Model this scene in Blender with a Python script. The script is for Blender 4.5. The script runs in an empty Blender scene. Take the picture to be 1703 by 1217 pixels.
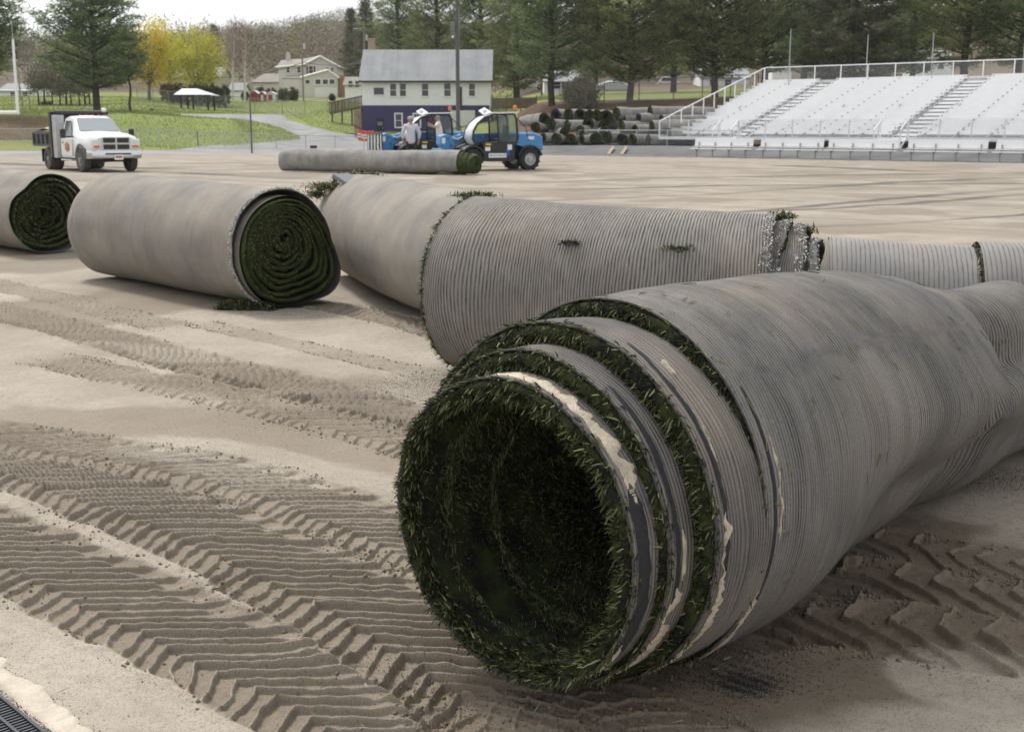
import bpy, math, random
import numpy as np
from mathutils import Vector, Matrix
D = bpy.data; S = bpy.context.scene; C = S.collection
R = math.radians; PI = math.pi

# ------------------------------------------------------------------ camera, sky, sun, exposure
H0 = 1.6; F = 2000.0; PITCH = math.atan(395.5/F); CP, SP = math.cos(PITCH), math.sin(PITCH)
cam = D.cameras.new('camera'); camo = D.objects.new('camera', cam); C.objects.link(camo)
camo.location = (0, 0, H0); camo.rotation_euler = (PI/2-PITCH, 0, 0)
cam.sensor_width = 36; cam.lens = 36*F/1703; cam.clip_start = .1; cam.clip_end = 4000
cam.dof.use_dof = True; cam.dof.focus_distance = 3.9; cam.dof.aperture_fstop = 9.0
S.camera = camo
W = D.worlds.new('World'); S.world = W; W.use_nodes = True
nt = W.node_tree; bg = nt.nodes['Background']; sky = nt.nodes.new('ShaderNodeTexSky')
SUN_EL, SUN_AZ = R(52), R(-38)      # azimuth from +Y (away from camera) towards +X
sky.sky_type = 'NISHITA'; sky.sun_disc = False; sky.sun_elevation = SUN_EL; sky.sun_rotation = SUN_AZ
sky.air_density = 1.0; sky.dust_density = 5.0; sky.ozone_density = 1.0
hs = nt.nodes.new('ShaderNodeHueSaturation'); hs.inputs['Saturation'].default_value = .22
nt.links.new(sky.outputs[0], hs.inputs['Color'])
cm = nt.nodes.new('ShaderNodeMix'); cm.data_type = 'RGBA'; cm.inputs[0].default_value = .62   # thick even cloud over the sky
cm.inputs[7].default_value = (6.6, 6.8, 7.0, 1)
nt.links.new(hs.outputs[0], cm.inputs[6])
nt.links.new(cm.outputs[2], bg.inputs['Color']); bg.inputs['Strength'].default_value = .10
sl = D.lights.new('sun', 'SUN'); sl.energy = 1.5; sl.angle = R(10); sl.color = (1, .96, .9)
so = D.objects.new('sun', sl); C.objects.link(so)
dv = Vector((math.sin(SUN_AZ)*math.cos(SUN_EL), math.cos(SUN_AZ)*math.cos(SUN_EL), math.sin(SUN_EL)))
so.rotation_euler = dv.to_track_quat('Z', 'Y').to_euler(); so.location = (0, 0, 50)
S.view_settings.view_transform = 'Standard'; S.view_settings.look = 'None'
S.view_settings.exposure = 0.92; S.view_settings.gamma = 1
S.render.engine = 'CYCLES'

# ------------------------------------------------------------------ helpers
def P(u, v, Y=None, z=None):
    """point in the world seen at photo pixel (u,v), at world depth Y or height z"""
    dx = (u-851.5)/F; dy = -(v-608.5)/F
    r = (dx, CP+dy*SP, -SP+dy*CP)
    t = Y/r[1] if Y is not None else ((z or 0)-H0)/r[2]
    return Vector((r[0]*t, r[1]*t, H0+r[2]*t))
def proj(x, y, z):
    z = z-H0; d = y*CP-z*SP; up = y*SP+z*CP
    d = np.where(d < .05, .05, d)
    return 851.5+F*x/d, 608.5-F*up/d

rng = np.random.default_rng(7)
_perm = rng.permutation(4096)
def _h(ix, iy, k=0):
    return _perm[(ix*73+_perm[(iy+k*131) & 4095]) & 4095]/4095.0
def vnoise(x, y, k=0):
    x = np.asarray(x, float); y = np.asarray(y, float)
    ix = np.floor(x).astype(np.int64); iy = np.floor(y).astype(np.int64)
    fx = x-ix; fy = y-iy; fx = fx*fx*(3-2*fx); fy = fy*fy*(3-2*fy)
    a = _h(ix, iy, k); b = _h(ix+1, iy, k); c = _h(ix, iy+1, k); d = _h(ix+1, iy+1, k)
    return (a*(1-fx)+b*fx)*(1-fy)+(c*(1-fx)+d*fx)*fy
def fbm(x, y, o=4, k=0):
    s = 0; a = .5; t = 0
    for i in range(o):
        s = s+a*vnoise(np.asarray(x)*2**i, np.asarray(y)*2**i, k+i); t += a; a *= .5
    return s/t
def sst(a, b, x):
    t = np.clip((x-a)/(b-a), 0, 1); return t*t*(3-2*t)

def link(o, parent=None, label=None, cat=None, group=None, kind=None):
    C.objects.link(o)
    if parent is not None: o.parent = parent
    if label: o['label'] = label
    if cat: o['category'] = cat
    if group: o['group'] = group
    if kind: o['kind'] = kind
    return o
def thing(name, label, cat, loc=(0, 0, 0), rz=0, group=None, rx=0, ry=0):
    o = D.objects.new(name, None); o.empty_display_size = .2
    o.location = loc; o.rotation_euler = (rx, ry, rz)
    return link(o, None, label, cat, group)
def mesh(name, V, Fc, mat, parent=None, uv=None, attrs=None, smooth=False, **kw):
    V = np.asarray(V, float).reshape(-1, 3)
    me = D.meshes.new(name)
    if isinstance(Fc, np.ndarray):
        n, k = Fc.shape
        me.vertices.add(len(V)); me.vertices.foreach_set('co', V.ravel())
        me.loops.add(n*k); me.loops.foreach_set('vertex_index', Fc.ravel().astype(np.int32))
        me.polygons.add(n); me.polygons.foreach_set('loop_start', np.arange(0, n*k, k, dtype=np.int32))
        me.polygons.foreach_set('loop_total', np.full(n, k, dtype=np.int32)); me.update(calc_edges=True)
    else:
        me.from_pydata([tuple(p) for p in V], [], [tuple(f) for f in Fc]); me.update()
    if uv is not None:
        l = me.uv_layers.new(name='UVMap'); vi = np.empty(len(me.loops), dtype=np.int32)
        me.loops.foreach_get('vertex_index', vi)
        l.data.foreach_set('uv', np.asarray(uv, float)[vi].ravel())
    if attrs:
        for a, val in attrs.items():
            at = me.attributes.new(a, 'FLOAT', 'POINT'); at.data.foreach_set('value', np.asarray(val, np.float32).ravel())
    if smooth: me.polygons.foreach_set('use_smooth', np.ones(len(me.polygons), dtype=bool))
    if mat is not None: me.materials.append(mat)
    o = D.objects.new(name, me)
    return link(o, parent, **kw)
def grid_faces(n, m, closed=False):
    """n rows x m columns of verts; closed wraps columns"""
    i = np.arange(n-1)[:, None]; j = np.arange(m if closed else m-1)[None, :]
    j2 = (j+1) % m
    a = i*m+j; b = i*m+j2; c = (i+1)*m+j2; d = (i+1)*m+j
    return np.stack([a, b, c, d], -1).reshape(-1, 4)

class MB:
    """collects simple solids into one mesh"""
    def __init__(s): s.v = []; s.f = []
    def add(s, V, Fc):
        n = len(s.v); s.v += [tuple(p) for p in V]; s.f += [tuple(i+n for i in f) for f in Fc]; return s
    def box(s, c, d, rz=0, ch=0, rx=0, ry=0):
        x, y, z = d[0]/2, d[1]/2, d[2]/2
        m = Matrix.Translation(c) @ Matrix.Rotation(rz, 4, 'Z') @ Matrix.Rotation(ry, 4, 'Y') @ Matrix.Rotation(rx, 4, 'X')
        if ch <= 0:
            V = [m @ Vector((a*x, b*y, e*z)) for e in (-1, 1) for a, b in ((-1, -1), (1, -1), (1, 1), (-1, 1))]
            return s.add(V, [(3, 2, 1, 0), (4, 5, 6, 7), (0, 1, 5, 4), (1, 2, 6, 5), (2, 3, 7, 6), (3, 0, 4, 7)])
        k = ch; V = []; pts = [(-x+k, -y), (x-k, -y), (x, -y+k), (x, y-k), (x-k, y), (-x+k, y), (-x, y-k), (-x, -y+k)]
        sx = (x-k)/x; sy = (y-k)/y
        for e, q in ((-z, 1), (-z+k, 0), (z-k, 0), (z, 1)):
            for a, b in pts: V.append(m @ Vector((a*(sx if q else 1), b*(sy if q else 1), e)))
        Fc = [tuple(range(7, -1, -1)), tuple(range(24, 32))]
        for r in range(3):
            for i in range(8): j = (i+1) % 8; Fc.append((r*8+i, r*8+j, r*8+8+j, r*8+8+i))
        return s.add(V, Fc)
    def prism(s, pts, y0, y1, ax='y', inset=0):
        """pts polygon in (x,z) extruded along y (ax='y'), or in (y,z) along x, or (x,y) along z; ends optionally inset"""
        n = len(pts); cx = sum(p[0] for p in pts)/n; cz = sum(p[1] for p in pts)/n
        V = []
        def mk(a, b, t): return (a, t, b) if ax == 'y' else ((t, a, b) if ax == 'x' else (a, b, t))
        lay = [(y0, 0), (y1, 0)]
        if inset:
            g = inset if y1 > y0 else -inset
            lay = [(y0, 1), (y0+g, 0), (y1-g, 0), (y1, 1)]
        for t, q in lay:
            for a, b in pts:
                if q:
                    dx, dz = cx-a, cz-b; L = math.hypot(dx, dz) or 1; a += dx/L*inset; b += dz/L*inset
                V.append(mk(a, b, t))
        k = len(lay); Fc = [tuple(range(n)), tuple(range(n*k-1, n*(k-1)-1, -1))]
        for r in range(k-1):
            for i in range(n): j = (i+1) % n; Fc.append((r*n+i, r*n+n+i, r*n+n+j, r*n+j))
        return s.add(V, Fc)
    def tube(s, pts, r, n=8, caps=True):
        pts = [Vector(p) for p in pts]; k = len(pts)
        rr = r if isinstance(r, (list, tuple)) else [r]*k
        V = []; up = None
        for i in range(k):
            t = (pts[min(i+1, k-1)]-pts[max(i-1, 0)]).normalized()
            if up is None: up = Vector((0, 0, 1)) if abs(t.z) < .9 else Vector((1, 0, 0))
            a = t.cross(up)
            if a.length < 1e-4: a = t.orthogonal()
            a.normalize(); b = a.cross(t).normalized(); up = b
            for j in range(n):
                th = 2*PI*j/n; V.append(pts[i]+a*math.cos(th)*rr[i]+b*math.sin(th)*rr[i])
        Fc = []
        for i in range(k-1):
            for j in range(n): q = (j+1) % n; Fc.append((i*n+j, i*n+q, i*n+n+q, i*n+n+j))
        if caps: Fc += [tuple(range(n-1, -1, -1)), tuple(range((k-1)*n, k*n))]
        return s.add(V, Fc)
    def lathe(s, prof, c=(0, 0, 0), axis='z', n=24, caps=True):
        """prof list of (r, h) along axis"""
        V = []
        for r, h in prof:
            for j in range(n):
                th = 2*PI*j/n; a, b = r*math.cos(th), r*math.sin(th)
                p = {'z': (a, b, h), 'y': (a, h, b), 'x': (h, a, b)}[axis]
                V.append((p[0]+c[0], p[1]+c[1], p[2]+c[2]))
        k = len(prof); Fc = []
        for i in range(k-1):
            for j in range(n): q = (j+1) % n; Fc.append((i*n+j, i*n+q, i*n+n+q, i*n+n+j))
        if caps: Fc += [tuple(range(n-1, -1, -1)), tuple(range((k-1)*n, k*n))]
        return s.add(V, Fc)
    def quad(s, a, b, c, d): return s.add([a, b, c, d], [(0, 1, 2, 3)])
    def slab(s, corners, t):
        """a thin solid: quad corners thickened by t along its normal"""
        q = [Vector(p) for p in corners]; nrm = (q[1]-q[0]).cross(q[2]-q[0]).normalized()*t
        V = q+[p-nrm for p in q]; n = len(q)
        Fc = [tuple(range(n)), tuple(range(2*n-1, n-1, -1))]
        for i in range(n): j = (i+1) % n; Fc.append((i, n+i, n+j, j))
        return s.add(V, Fc)
    def build(s, name, mat, parent=None, smooth=False, **kw):
        o = mesh(name, s.v, s.f, mat, parent, **kw)
        if smooth:
            me = o.data; me.polygons.foreach_set('use_smooth', np.ones(len(me.polygons), dtype=bool))
            try: me.set_sharp_from_angle(angle=R(38))
            except Exception: pass
        return o
def copy_tree(o, parent=None):
    c = o.copy(); C.objects.link(c); c.parent = parent
    for ch in list(o.children): copy_tree(ch, c)
    return c

# ------------------------------------------------------------------ materials
class NT:
    def __init__(s, name):
        s.m = D.materials.new(name); s.m.use_nodes = True; s.t = s.m.node_tree; s.b = s.t.nodes['Principled BSDF']
        s.b.inputs['Specular IOR Level'].default_value = .3
    def n(s, typ, **kw):
        o = s.t.nodes.new(typ)
        for k, v in kw.items(): setattr(o, k, v)
        return o
    def l(s, a, b): s.t.links.new(a, b)
    def setv(s, sock, v):
        if isinstance(v, (int, float)): sock.default_value = v
        elif isinstance(v, tuple): sock.default_value = v if len(v) != 3 or sock.type == 'VECTOR' else (*v, 1)
        else: s.l(v, sock)
    def math(s, op, a, b=0, c=0, clamp=False):
        o = s.n('ShaderNodeMath', operation=op, use_clamp=clamp)
        s.setv(o.inputs[0], a); s.setv(o.inputs[1], b); s.setv(o.inputs[2], c); return o.outputs[0]
    def mix(s, f, a, b, mode='MIX'):
        o = s.n('ShaderNodeMix', data_type='RGBA', blend_type=mode)
        s.setv(o.inputs[0], f); s.setv(o.inputs[6], a); s.setv(o.inputs[7], b); return o.outputs[2]
    def noise(s, scale, detail=4, vec=None, rough=.55, dist=0, dim='3D'):
        o = s.n('ShaderNodeTexNoise', noise_dimensions=dim); s.setv(o.inputs['Scale'], scale); o.inputs['Detail'].default_value = detail
        o.inputs['Roughness'].default_value = rough; o.inputs['Distortion'].default_value = dist
        if vec is not None: s.l(vec, o.inputs['Vector'])
        return o.outputs['Fac']
    def ramp(s, f, *st):
        o = s.n('ShaderNodeValToRGB'); s.l(f, o.inputs[0]); e = o.color_ramp.elements
        while len(e) < len(st): e.new(.5)
        for i, (p, c) in enumerate(st):
            e[i].position = p; e[i].color = (c, c, c, 1) if isinstance(c, (int, float)) else (*c, 1)
        return o.outputs[0]
    def obj(s): return s.n('ShaderNodeTexCoord').outputs['Object']
    def attr(s, name): return s.n('ShaderNodeAttribute', attribute_name=name).outputs['Fac']
    def uvxy(s, sx=1, sy=1, swap=False):
        t = s.n('ShaderNodeUVMap'); t.uv_map = 'UVMap'; m = s.n('ShaderNodeSeparateXYZ'); s.l(t.outputs[0], m.inputs[0]); return m.outputs[0], m.outputs[1]
    def vec(s, x, y, z=0):
        o = s.n('ShaderNodeCombineXYZ'); s.setv(o.inputs[0], x); s.setv(o.inputs[1], y); s.setv(o.inputs[2], z); return o.outputs[0]
    def bump(s, h, strength=.3, dist=.02, nrm=None):
        o = s.n('ShaderNodeBump'); s.setv(o.inputs['Height'], h); o.inputs['Strength'].default_value = strength; o.inputs['Distance'].default_value = dist
        if nrm is not None: s.l(nrm, o.inputs['Normal'])
        return o.outputs[0]
    def out(s, col, rough=.8, nrm=None, metal=0, spec=None):
        s.setv(s.b.inputs['Base Color'], col); s.setv(s.b.inputs['Roughness'], rough); s.b.inputs['Metallic'].default_value = metal
        if nrm is not None: s.l(nrm, s.b.inputs['Normal'])
        if spec is not None: s.b.inputs['Specular IOR Level'].default_value = spec
        return s.m
_mc = {}
def plain(name, col, rough=.6, metal=0, var=.18, sc=6, bump=.0, spec=None):
    """slightly mottled procedural material"""
    if name in _mc: return _mc[name]
    t = NT(name); n = t.noise(sc, 5, t.obj())
    n2 = t.noise(sc*7, 3, t.obj())
    f = t.ramp(t.math('ADD', t.math('MULTIPLY', n, .7), t.math('MULTIPLY', n2, .3)), (.3, 0.0), (.7, 1.0))
    c = t.mix(f, tuple(x*(1-var) for x in col), tuple(min(1, x*(1+var*.6)) for x in col))
    nr = t.bump(n2, bump, .01) if bump else None
    _mc[name] = t.out(c, rough, nr, metal, spec); return _mc[name]
def attrmat(name, stops, rough=.85, attr='rnd', trans=0, noise=0):
    t = NT(name); a = t.attr(attr)
    c = t.ramp(a, *stops)
    if noise: c = t.mix(noise, c, t.ramp(t.noise(.35, 3, t.obj()), (.3, stops[0][1]), (.7, stops[-1][1])))
    m = t.out(c, rough, spec=.15)
    if trans:
        tr = t.n('ShaderNodeBsdfTranslucent'); t.l(c, tr.inputs[0]); mx = t.n('ShaderNodeMixShader'); mx.inputs[0].default_value = trans
        t.l(t.b.outputs[0], mx.inputs[1]); t.l(tr.outputs[0], mx.inputs[2]); t.l(mx.outputs[0], t.t.nodes['Material Output'].inputs[0])
    return m
def glassy(name, col=(.25, .3, .33), rough=.06):
    t = NT(name); return t.out(col, rough, spec=.8)

def backing(name, pitch=.0105, c0=(.36, .335, .30), c1=(.24, .235, .235), groove=.55, depth=.5, bluish=.5, fade=.35, width=.32):
    """carpet backing: ribs run round the roll; UV x = metres along the roll, y = metres round it"""
    t = NT(name); u, v = t.uvxy()
    w = t.noise(3, 3, t.vec(t.math('MULTIPLY', u, 2), t.math('MULTIPLY', v, .8)))
    uu = t.math('ADD', u, t.math('MULTIPLY', w, .03))
    fr = t.math('FRACT', t.math('DIVIDE', uu, pitch))
    tri = t.math('ABSOLUTE', t.math('SUBTRACT', fr, .5))            # .5 in the groove, 0 on the rib
    g = t.ramp(tri, (.5-width, 0.0), (.5, 1.0))
    band = t.ramp(t.noise(1, 3, t.vec(t.math('MULTIPLY', u, 9), t.math('MULTIPLY', v, .35))), (.35, fade), (.6, 1.0))
    wob = t.ramp(t.noise(1, 4, t.vec(t.math('MULTIPLY', u, 60), t.math('MULTIPLY', v, 9))), (.25, .35), (.65, 1.0))
    gg = t.math('MULTIPLY', t.math('MULTIPLY', g, band), wob)
    st = t.noise(1, 6, t.vec(t.math('MULTIPLY', u, 2.6), t.math('MULTIPLY', v, 2.0)), rough=.66)
    base = t.mix(t.ramp(st, (.28, 0.0), (.66, 1.0)), c1, c0)
    st2 = t.ramp(t.noise(1, 5, t.vec(t.math('MULTIPLY', u, 2.4), t.math('MULTIPLY', v, 1.6), 7.7)), (.48, 0.0), (.72, .9))
    base = t.mix(t.math('MULTIPLY', st2, bluish), base, (.15, .16, .185))
    st3 = t.ramp(t.noise(1, 5, t.vec(t.math('MULTIPLY', u, 3), t.math('MULTIPLY', v, 2), 3.3)), (.55, 0.0), (.75, 1.0))
    base = t.mix(t.math('MULTIPLY', st3, .32), base, (.30, .215, .165))
    sp = t.noise(1, 3, t.vec(t.math('MULTIPLY', u, 260), t.math('MULTIPLY', v, 260)), rough=.7)
    base = t.mix(t.ramp(sp, (.35, .55), (.5, 0.0)), base, (.06, .058, .055))
    base = t.mix(t.ramp(sp, (.62, 0.0), (.78, .5)), base, (.62, .58, .52))
    col = t.mix(t.math('MULTIPLY', gg, groove), base, (.035, .034, .034))
    dirt = t.ramp(t.noise(1, 5, t.vec(t.math('MULTIPLY', u, 1.2), t.math('MULTIPLY', v, 1.6), 1.3)), (.5, 0.0), (.75, .35))
    col = t.mix(dirt, col, (.40, .35, .28))
    h = t.math('SUBTRACT', t.math('MULTIPLY', sp, .35), gg)
    return t.out(col, .92, t.bump(h, depth, .006), spec=.12)

MAT_BACK = backing('carpet_backing_fine_ribs', .0128, c0=(.29, .27, .247), c1=(.155, .15, .145), groove=1.0, fade=.5, width=.42, depth=1.0)
MAT_BAND = backing('carpet_backing_edge_band', .0135, c0=(.25, .22, .198), c1=(.13, .12, .118), groove=.95, bluish=.35, fade=.8, depth=.8)
MAT_RIB = backing('carpet_backing_wide_ribs', .0182, c0=(.345, .32, .285), c1=(.24, .22, .20), groove=1.0, fade=.9, bluish=.4, width=.36, depth=1.0)
MAT_SMOOTH = backing('carpet_backing_smooth', .0125, c0=(.34, .31, .27), c1=(.245, .225, .20), groove=.45, fade=.2, bluish=.5, depth=.4)
MAT_FAR = backing('carpet_backing_far', .05, c0=(.40, .385, .36), c1=(.24, .235, .225), groove=.12, fade=0, bluish=.2, depth=.1)
MAT_BLADE = attrmat('turf_blades', ((0, (.014, .017, .009)), (.35, (.038, .047, .019)), (.65, (.085, .098, .038)), (.87, (.19, .205, .09)), (1, (.38, .38, .24))), .7, trans=.15)
MAT_INNER = attrmat('turf_blades_inside_lightened', ((0, (.04, .047, .026)), (.6, (.115, .13, .06)), (1, (.24, .25, .13))), .85)  # paler than the outer blades: light inside the roll put into the colour
def turf_ground():
    t = NT('turf_pile_with_crumb_rubber'); o = t.obj()
    n = t.noise(160, 3, o, .7); m = t.noise(12, 4, o)
    c = t.mix(t.ramp(m, (.4, 0.0), (.62, 1.0)), (.020, .020, .018), (.048, .058, .022))
    c = t.mix(t.ramp(n, (.6, 0.0), (.75, .6)), c, (.14, .14, .13))
    return t.out(c, .9, t.bump(n, .8, .01), spec=.1)
MAT_TURF = turf_ground()
MAT_RIM = plain('cut_backing_rim', (.10, .095, .09), .9, var=.5, sc=40, bump=.4)
MAT_GLUE = plain('cream_seam_glue', (.56, .48, .37), .9, var=.42, sc=22, bump=.8)
MAT_BLACKSTRIP = plain('black_seam_strip', (.028, .029, .032), .8, var=.4, sc=60, bump=.3)
MAT_FRINGE = attrmat('white_torn_fringe', ((0, (.18, .18, .17)), (.5, (.48, .47, .45)), (1, (.70, .69, .66))), .9)
# ------------------------------------------------------------------ ground
UX, UY = .779, -.627; VX, VY = .627, .779      # along / behind the right-hand edge of the field
EX, EY = 1.76, 73.58
def table(u, r):
    us = [-600, 0, 200, 380, 430, 500, 540, 590, 605, 700, 830]
    rs = [79, 86, 100, 120, 150, 180, 215, 300, 480, 700, 1500]
    Z = [[0, .6, 2.7, 3.3, 4.5, 5.75, 6.5, 12, 22, 35, 36],
         [0, .6, 2.7, 3.3, 4.5, 5.75, 6.5, 12, 22, 35, 36],
         [0, .5, 2.6, 3.2, 4.5, 5.75, 6.5, 12, 22, 35, 36],
         [0, .2, 2.2, 2.8, 3.4, 5.2, 6.6, 12, 26, 46, 48],
         [0, .1, .9, 2.0, 3.2, 5.0, 6.7, 12, 28, 49, 50],
         [0, .05, .25, .9, 2.8, 4.8, 6.8, 13, 30, 52, 53],
         [0, 0, .2, 1.3, 3.3, 4.8, 6.8, 13, 32, 55, 56],
         [0, 0, .2, .9, 3.2, 4.8, 6.8, 14, 33, 57, 58],
         [0, 0, .2, .62, 2.6, 4.8, 6.8, 14, 34, 58, 60],
         [0, 0, .2, .62, 2.6, 4.8, 6.8, 14, 34, 60, 62],
         [0, 0, .3, 1.8, 3.6, 4.9, 6.4, 14, 36, 60, 62]]
    Z = np.array(Z); u = np.clip(u, us[0], us[-1]); r = np.clip(r, rs[0], rs[-1])
    i = np.clip(np.searchsorted(us, u, 'right')-1, 0, len(us)-2); j = np.clip(np.searchsorted(rs, r, 'right')-1, 0, len(rs)-2)
    ua = np.array(us, float); ra = np.array(rs, float)
    a = (u-ua[i])/(ua[i+1]-ua[i]); b = (r-ra[j])/(ra[j+1]-ra[j]); a = a*a*(3-2*a)
    return (Z[i, j]*(1-a)+Z[i+1, j]*a)*(1-b)+(Z[i, j+1]*(1-a)+Z[i+1, j+1]*a)*b
def terrain(x, y):
    x = np.asarray(x, float); y = np.asarray(y, float)
    r = np.hypot(x, y); ys = np.maximum(y, r*.35+1e-6); u = 851.5+2039*x/ys
    zl = table(u, r)
    q = (x-EX)*VX+(y-EY)*VY
    zr = sst(1.5, 8, q)*.5+sst(17, 34, q)*3.3+np.clip((q-32)/48, 0, 1)*2.6+np.maximum(0, q-85)*.085
    zr = np.minimum(zr, 55)
    w = sst(815, 905, u)
    z = zl*(1-w)+zr*w
    front = sst(-.1, .35, y/np.maximum(r, 1e-6))
    z = z*front
    z = z+(fbm(x/14, y/14, 3, 5)-.5)*np.clip((r-85)/60, 0, 1)*.5
    return z
def tz(x, y): return float(terrain(np.array([x]), np.array([y]))[0])

def lines_px(pts): return [P(u, v, z=0) for u, v in pts]
# tyre tracks: centre line in photo pixels on the level field, half width (m), lug pitch, depth, knee side, strength
TR = [
 ([(-320, 790), (0, 905), (170, 985), (330, 1060), (480, 1130), (640, 1225), (800, 1360)], .25, .088, .020, 1, 1.0),
 ([(-320, 690), (0, 765), (180, 822), (350, 880), (520, 962), (680, 1050), (830, 1150), (950, 1290)], .29, .092, .022, 1, 1.0),
 ([(-200, 690), (0, 727), (150, 752), (300, 775), (440, 808), (560, 850), (690, 905), (800, 960)], .24, .088, .018, 1, .95),
 ([(-200, 470), (0, 520), (160, 560), (300, 598), (430, 630), (560, 663), (700, 705), (900, 770)], .25, .10, .026, 1, 1.0),
 ([(70, 596), (150, 612), (300, 645), (450, 680), (560, 708), (690, 742), (820, 790)], .20, .10, .017, 1, .85),
 ([(-150, 440), (0, 476), (110, 500), (210, 528), (290, 548)], .20, .12, .018, 1, .7),
 ([(490, 505), (560, 512), (640, 528), (760, 560)], .22, .12, .020, 1, .8),
 ([(330, 540), (430, 560), (520, 580), (600, 598), (700, 622)], .13, .12, .012, 1, .5),
 ([(1180, 1040), (1300, 1030), (1450, 1040), (1600, 1062), (1760, 1090), (2000, 1140)], .22, .135, .022, -1, 1.15),
 ([(1230, 985), (1330, 965), (1430, 958), (1560, 975), (1703, 1000), (1900, 1030)], .20, .135, .020, -1, 1.1),
 ([(1250, 930), (1380, 900), (1500, 905), (1620, 930), (1750, 950), (1950, 985)], .18, .13, .016, -1, .8),
 ([(760, 1260), (860, 1200), (980, 1180), (1120, 1215), (1220, 1260)], .16, .11, .014, 1, .5),
]
def tracks(x, y):
    z = np.zeros_like(x); damp = np.zeros_like(x)
    for pts, hw, pitch, dep, side, st in TR:
        W2 = [P(u, v, z=0) for u, v in pts]
        # smooth the line
        pl = []
        for i in range(len(W2)-1):
            a = W2[max(i-1, 0)]; b = W2[i]; c = W2[i+1]; d = W2[min(i+2, len(W2)-1)]
            for k in range(5):
                t = k/5; pl.append(.5*((2*b)+(-a+c)*t+(2*a-5*b+4*c-d)*t*t+(-a+3*b-3*c+d)*t**3))
        pl.append(W2[-1]); pl = np.array([[p.x, p.y] for p in pl])
        lo = pl.min(0)-hw*2; hi = pl.max(0)+hw*2
        m = np.where((x > lo[0]) & (x < hi[0]) & (y > lo[1]) & (y < hi[1]))[0]
        if not len(m): continue
        px, py = x[m], y[m]; best = np.full(len(m), 9.); S_ = np.zeros(len(m)); T_ = np.zeros(len(m)); s0 = 0
        for a, b in zip(pl[:-1], pl[1:]):
            d = b-a; L = np.hypot(*d); d = d/max(L, 1e-9)
            s = np.clip((px-a[0])*d[0]+(py-a[1])*d[1], 0, L)
            ex = px-(a[0]+d[0]*s); ey = py-(a[1]+d[1]*s); dist = np.hypot(ex, ey)
            t = ex*(-d[1])+ey*d[0]
            k = dist < best; best[k] = dist[k]; S_[k] = s0+s[k]; T_[k] = np.where(np.abs(t[k]) > 1e-9, np.sign(t[k]), 1)*dist[k]; s0 += L
        tot = s0
        wob = (fbm(px*5, py*5, 3, 11)-.5)
        t = T_/hw*side+wob*.25                      # -1..1 across
        ins = sst(1.08, .92, np.abs(t)); ends = sst(0, .25, S_)*sst(tot, tot-.25, S_)
        # knee-shaped lugs: a short steep leg near one edge, then a long slanting bar
        k1, k2, kn = (.8, 1.08, -.42) if side > 0 else (.25, .95, -.30)
        g = np.where(t < kn, (kn-t)*k1, (t-kn)*k2)*hw/pitch
        ph = S_/pitch-g+wob*.6+17
        alt = np.floor(ph); fr = ph-alt
        # every other bar stops short
        cut = np.where(alt % 2 == 0, 1.0, sst(.80, .6, t)*.9)
        ridge = np.clip(1-np.abs(fr-.5)/(.0155/pitch), 0, 1); ridge = ridge*ridge*(3-2*ridge)
        rough = fbm(px*16, py*16, 3, 31)
        keep = .25+.75*sst(.24, .42, fbm(px*2.6, py*2.6, 4, 17)+.10*st)
        al = _h((alt+200).astype(np.int64), np.zeros(len(alt), np.int64)+int(hw*1000))
        hgt = ridge*cut*(.55+.5*rough+.5*al)*keep+(fbm(px*30, py*30, 3, 37)-.5)*.30
        berm = np.exp(-((np.abs(t)-1.07)/.14)**2)*(.2+1.3*fbm(px*7, py*7, 4, 3)**1.5)
        crumb = np.clip(rough-.62, 0, 1)*2.2*np.exp(-((np.abs(t)-1.0)/.28)**2)
        dz = ins*(-.62*dep+hgt*dep*1.2)+berm*dep*.75+crumb*dep*.5
        z[m] = z[m]*(1-.75*ins*ends)+dz*ends*st
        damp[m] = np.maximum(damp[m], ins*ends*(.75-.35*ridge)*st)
    return z, damp

# sheet laid out as a fan round the viewpoint, finest where it is nearest
az = np.concatenate([np.linspace(-180, -40, 60, endpoint=False), np.linspace(-40, -26, 50, endpoint=False),
                     np.linspace(-26, 26, 1150), np.linspace(26, 40, 50)[1:], np.linspace(40, 180, 61)[1:-1]])
az = np.radians(az)
r1 = 1/np.linspace(1/2.8, 1/62., 1550)
rr = np.concatenate([np.linspace(.35, 2.8, 30, endpoint=False), r1, 62*np.exp(np.linspace(0, math.log(330/62.), 210))[1:], 330*np.exp(np.linspace(0, math.log(2600/330.), 50))[1:]])
A, RR = np.meshgrid(az, rr); X = (RR*np.sin(A)).ravel(); Yy = (RR*np.cos(A)).ravel()
Z = terrain(X, Yy)
near = (RR.ravel() < 90)
tzv = np.zeros_like(X); damp = np.zeros_like(X)
idx = np.where((RR.ravel() < 17) & (np.abs(np.arctan2(X, Yy)) < 1.0))[0]
a_, b_ = tracks(X[idx], Yy[idx]); tzv[idx] = a_; damp[idx] = b_
x_, y_ = X, Yy; rn = RR.ravel()
und = (fbm(x_*.9, y_*.9, 3, 2)-.5)*.035+(fbm(x_*4, y_*4, 3, 8)-.5)*.008*(rn < 30)+(fbm(x_*24, y_*24, 3, 9)-.5)*.0035*(rn < 14)
# fine grading lines left by the drag, and far wheel ruts
gl = np.sin((x_*.62+y_*.78)*2*PI/.045+fbm(x_*2, y_*2, 2, 4)*5)*.0009*(rn < 9)
rut = np.zeros_like(X)
m = (rn > 14) & (rn < 90)
rv = fbm((x_[m]*.779-y_[m]*.627)*.06, (x_[m]*.627+y_[m]*.779)*1.4, 4, 21)
rut[m] = (rv-.5)*.035
Z = Z+(und+gl+rut)*np.clip((82-rn)/6, 0, 1)+tzv
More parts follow.
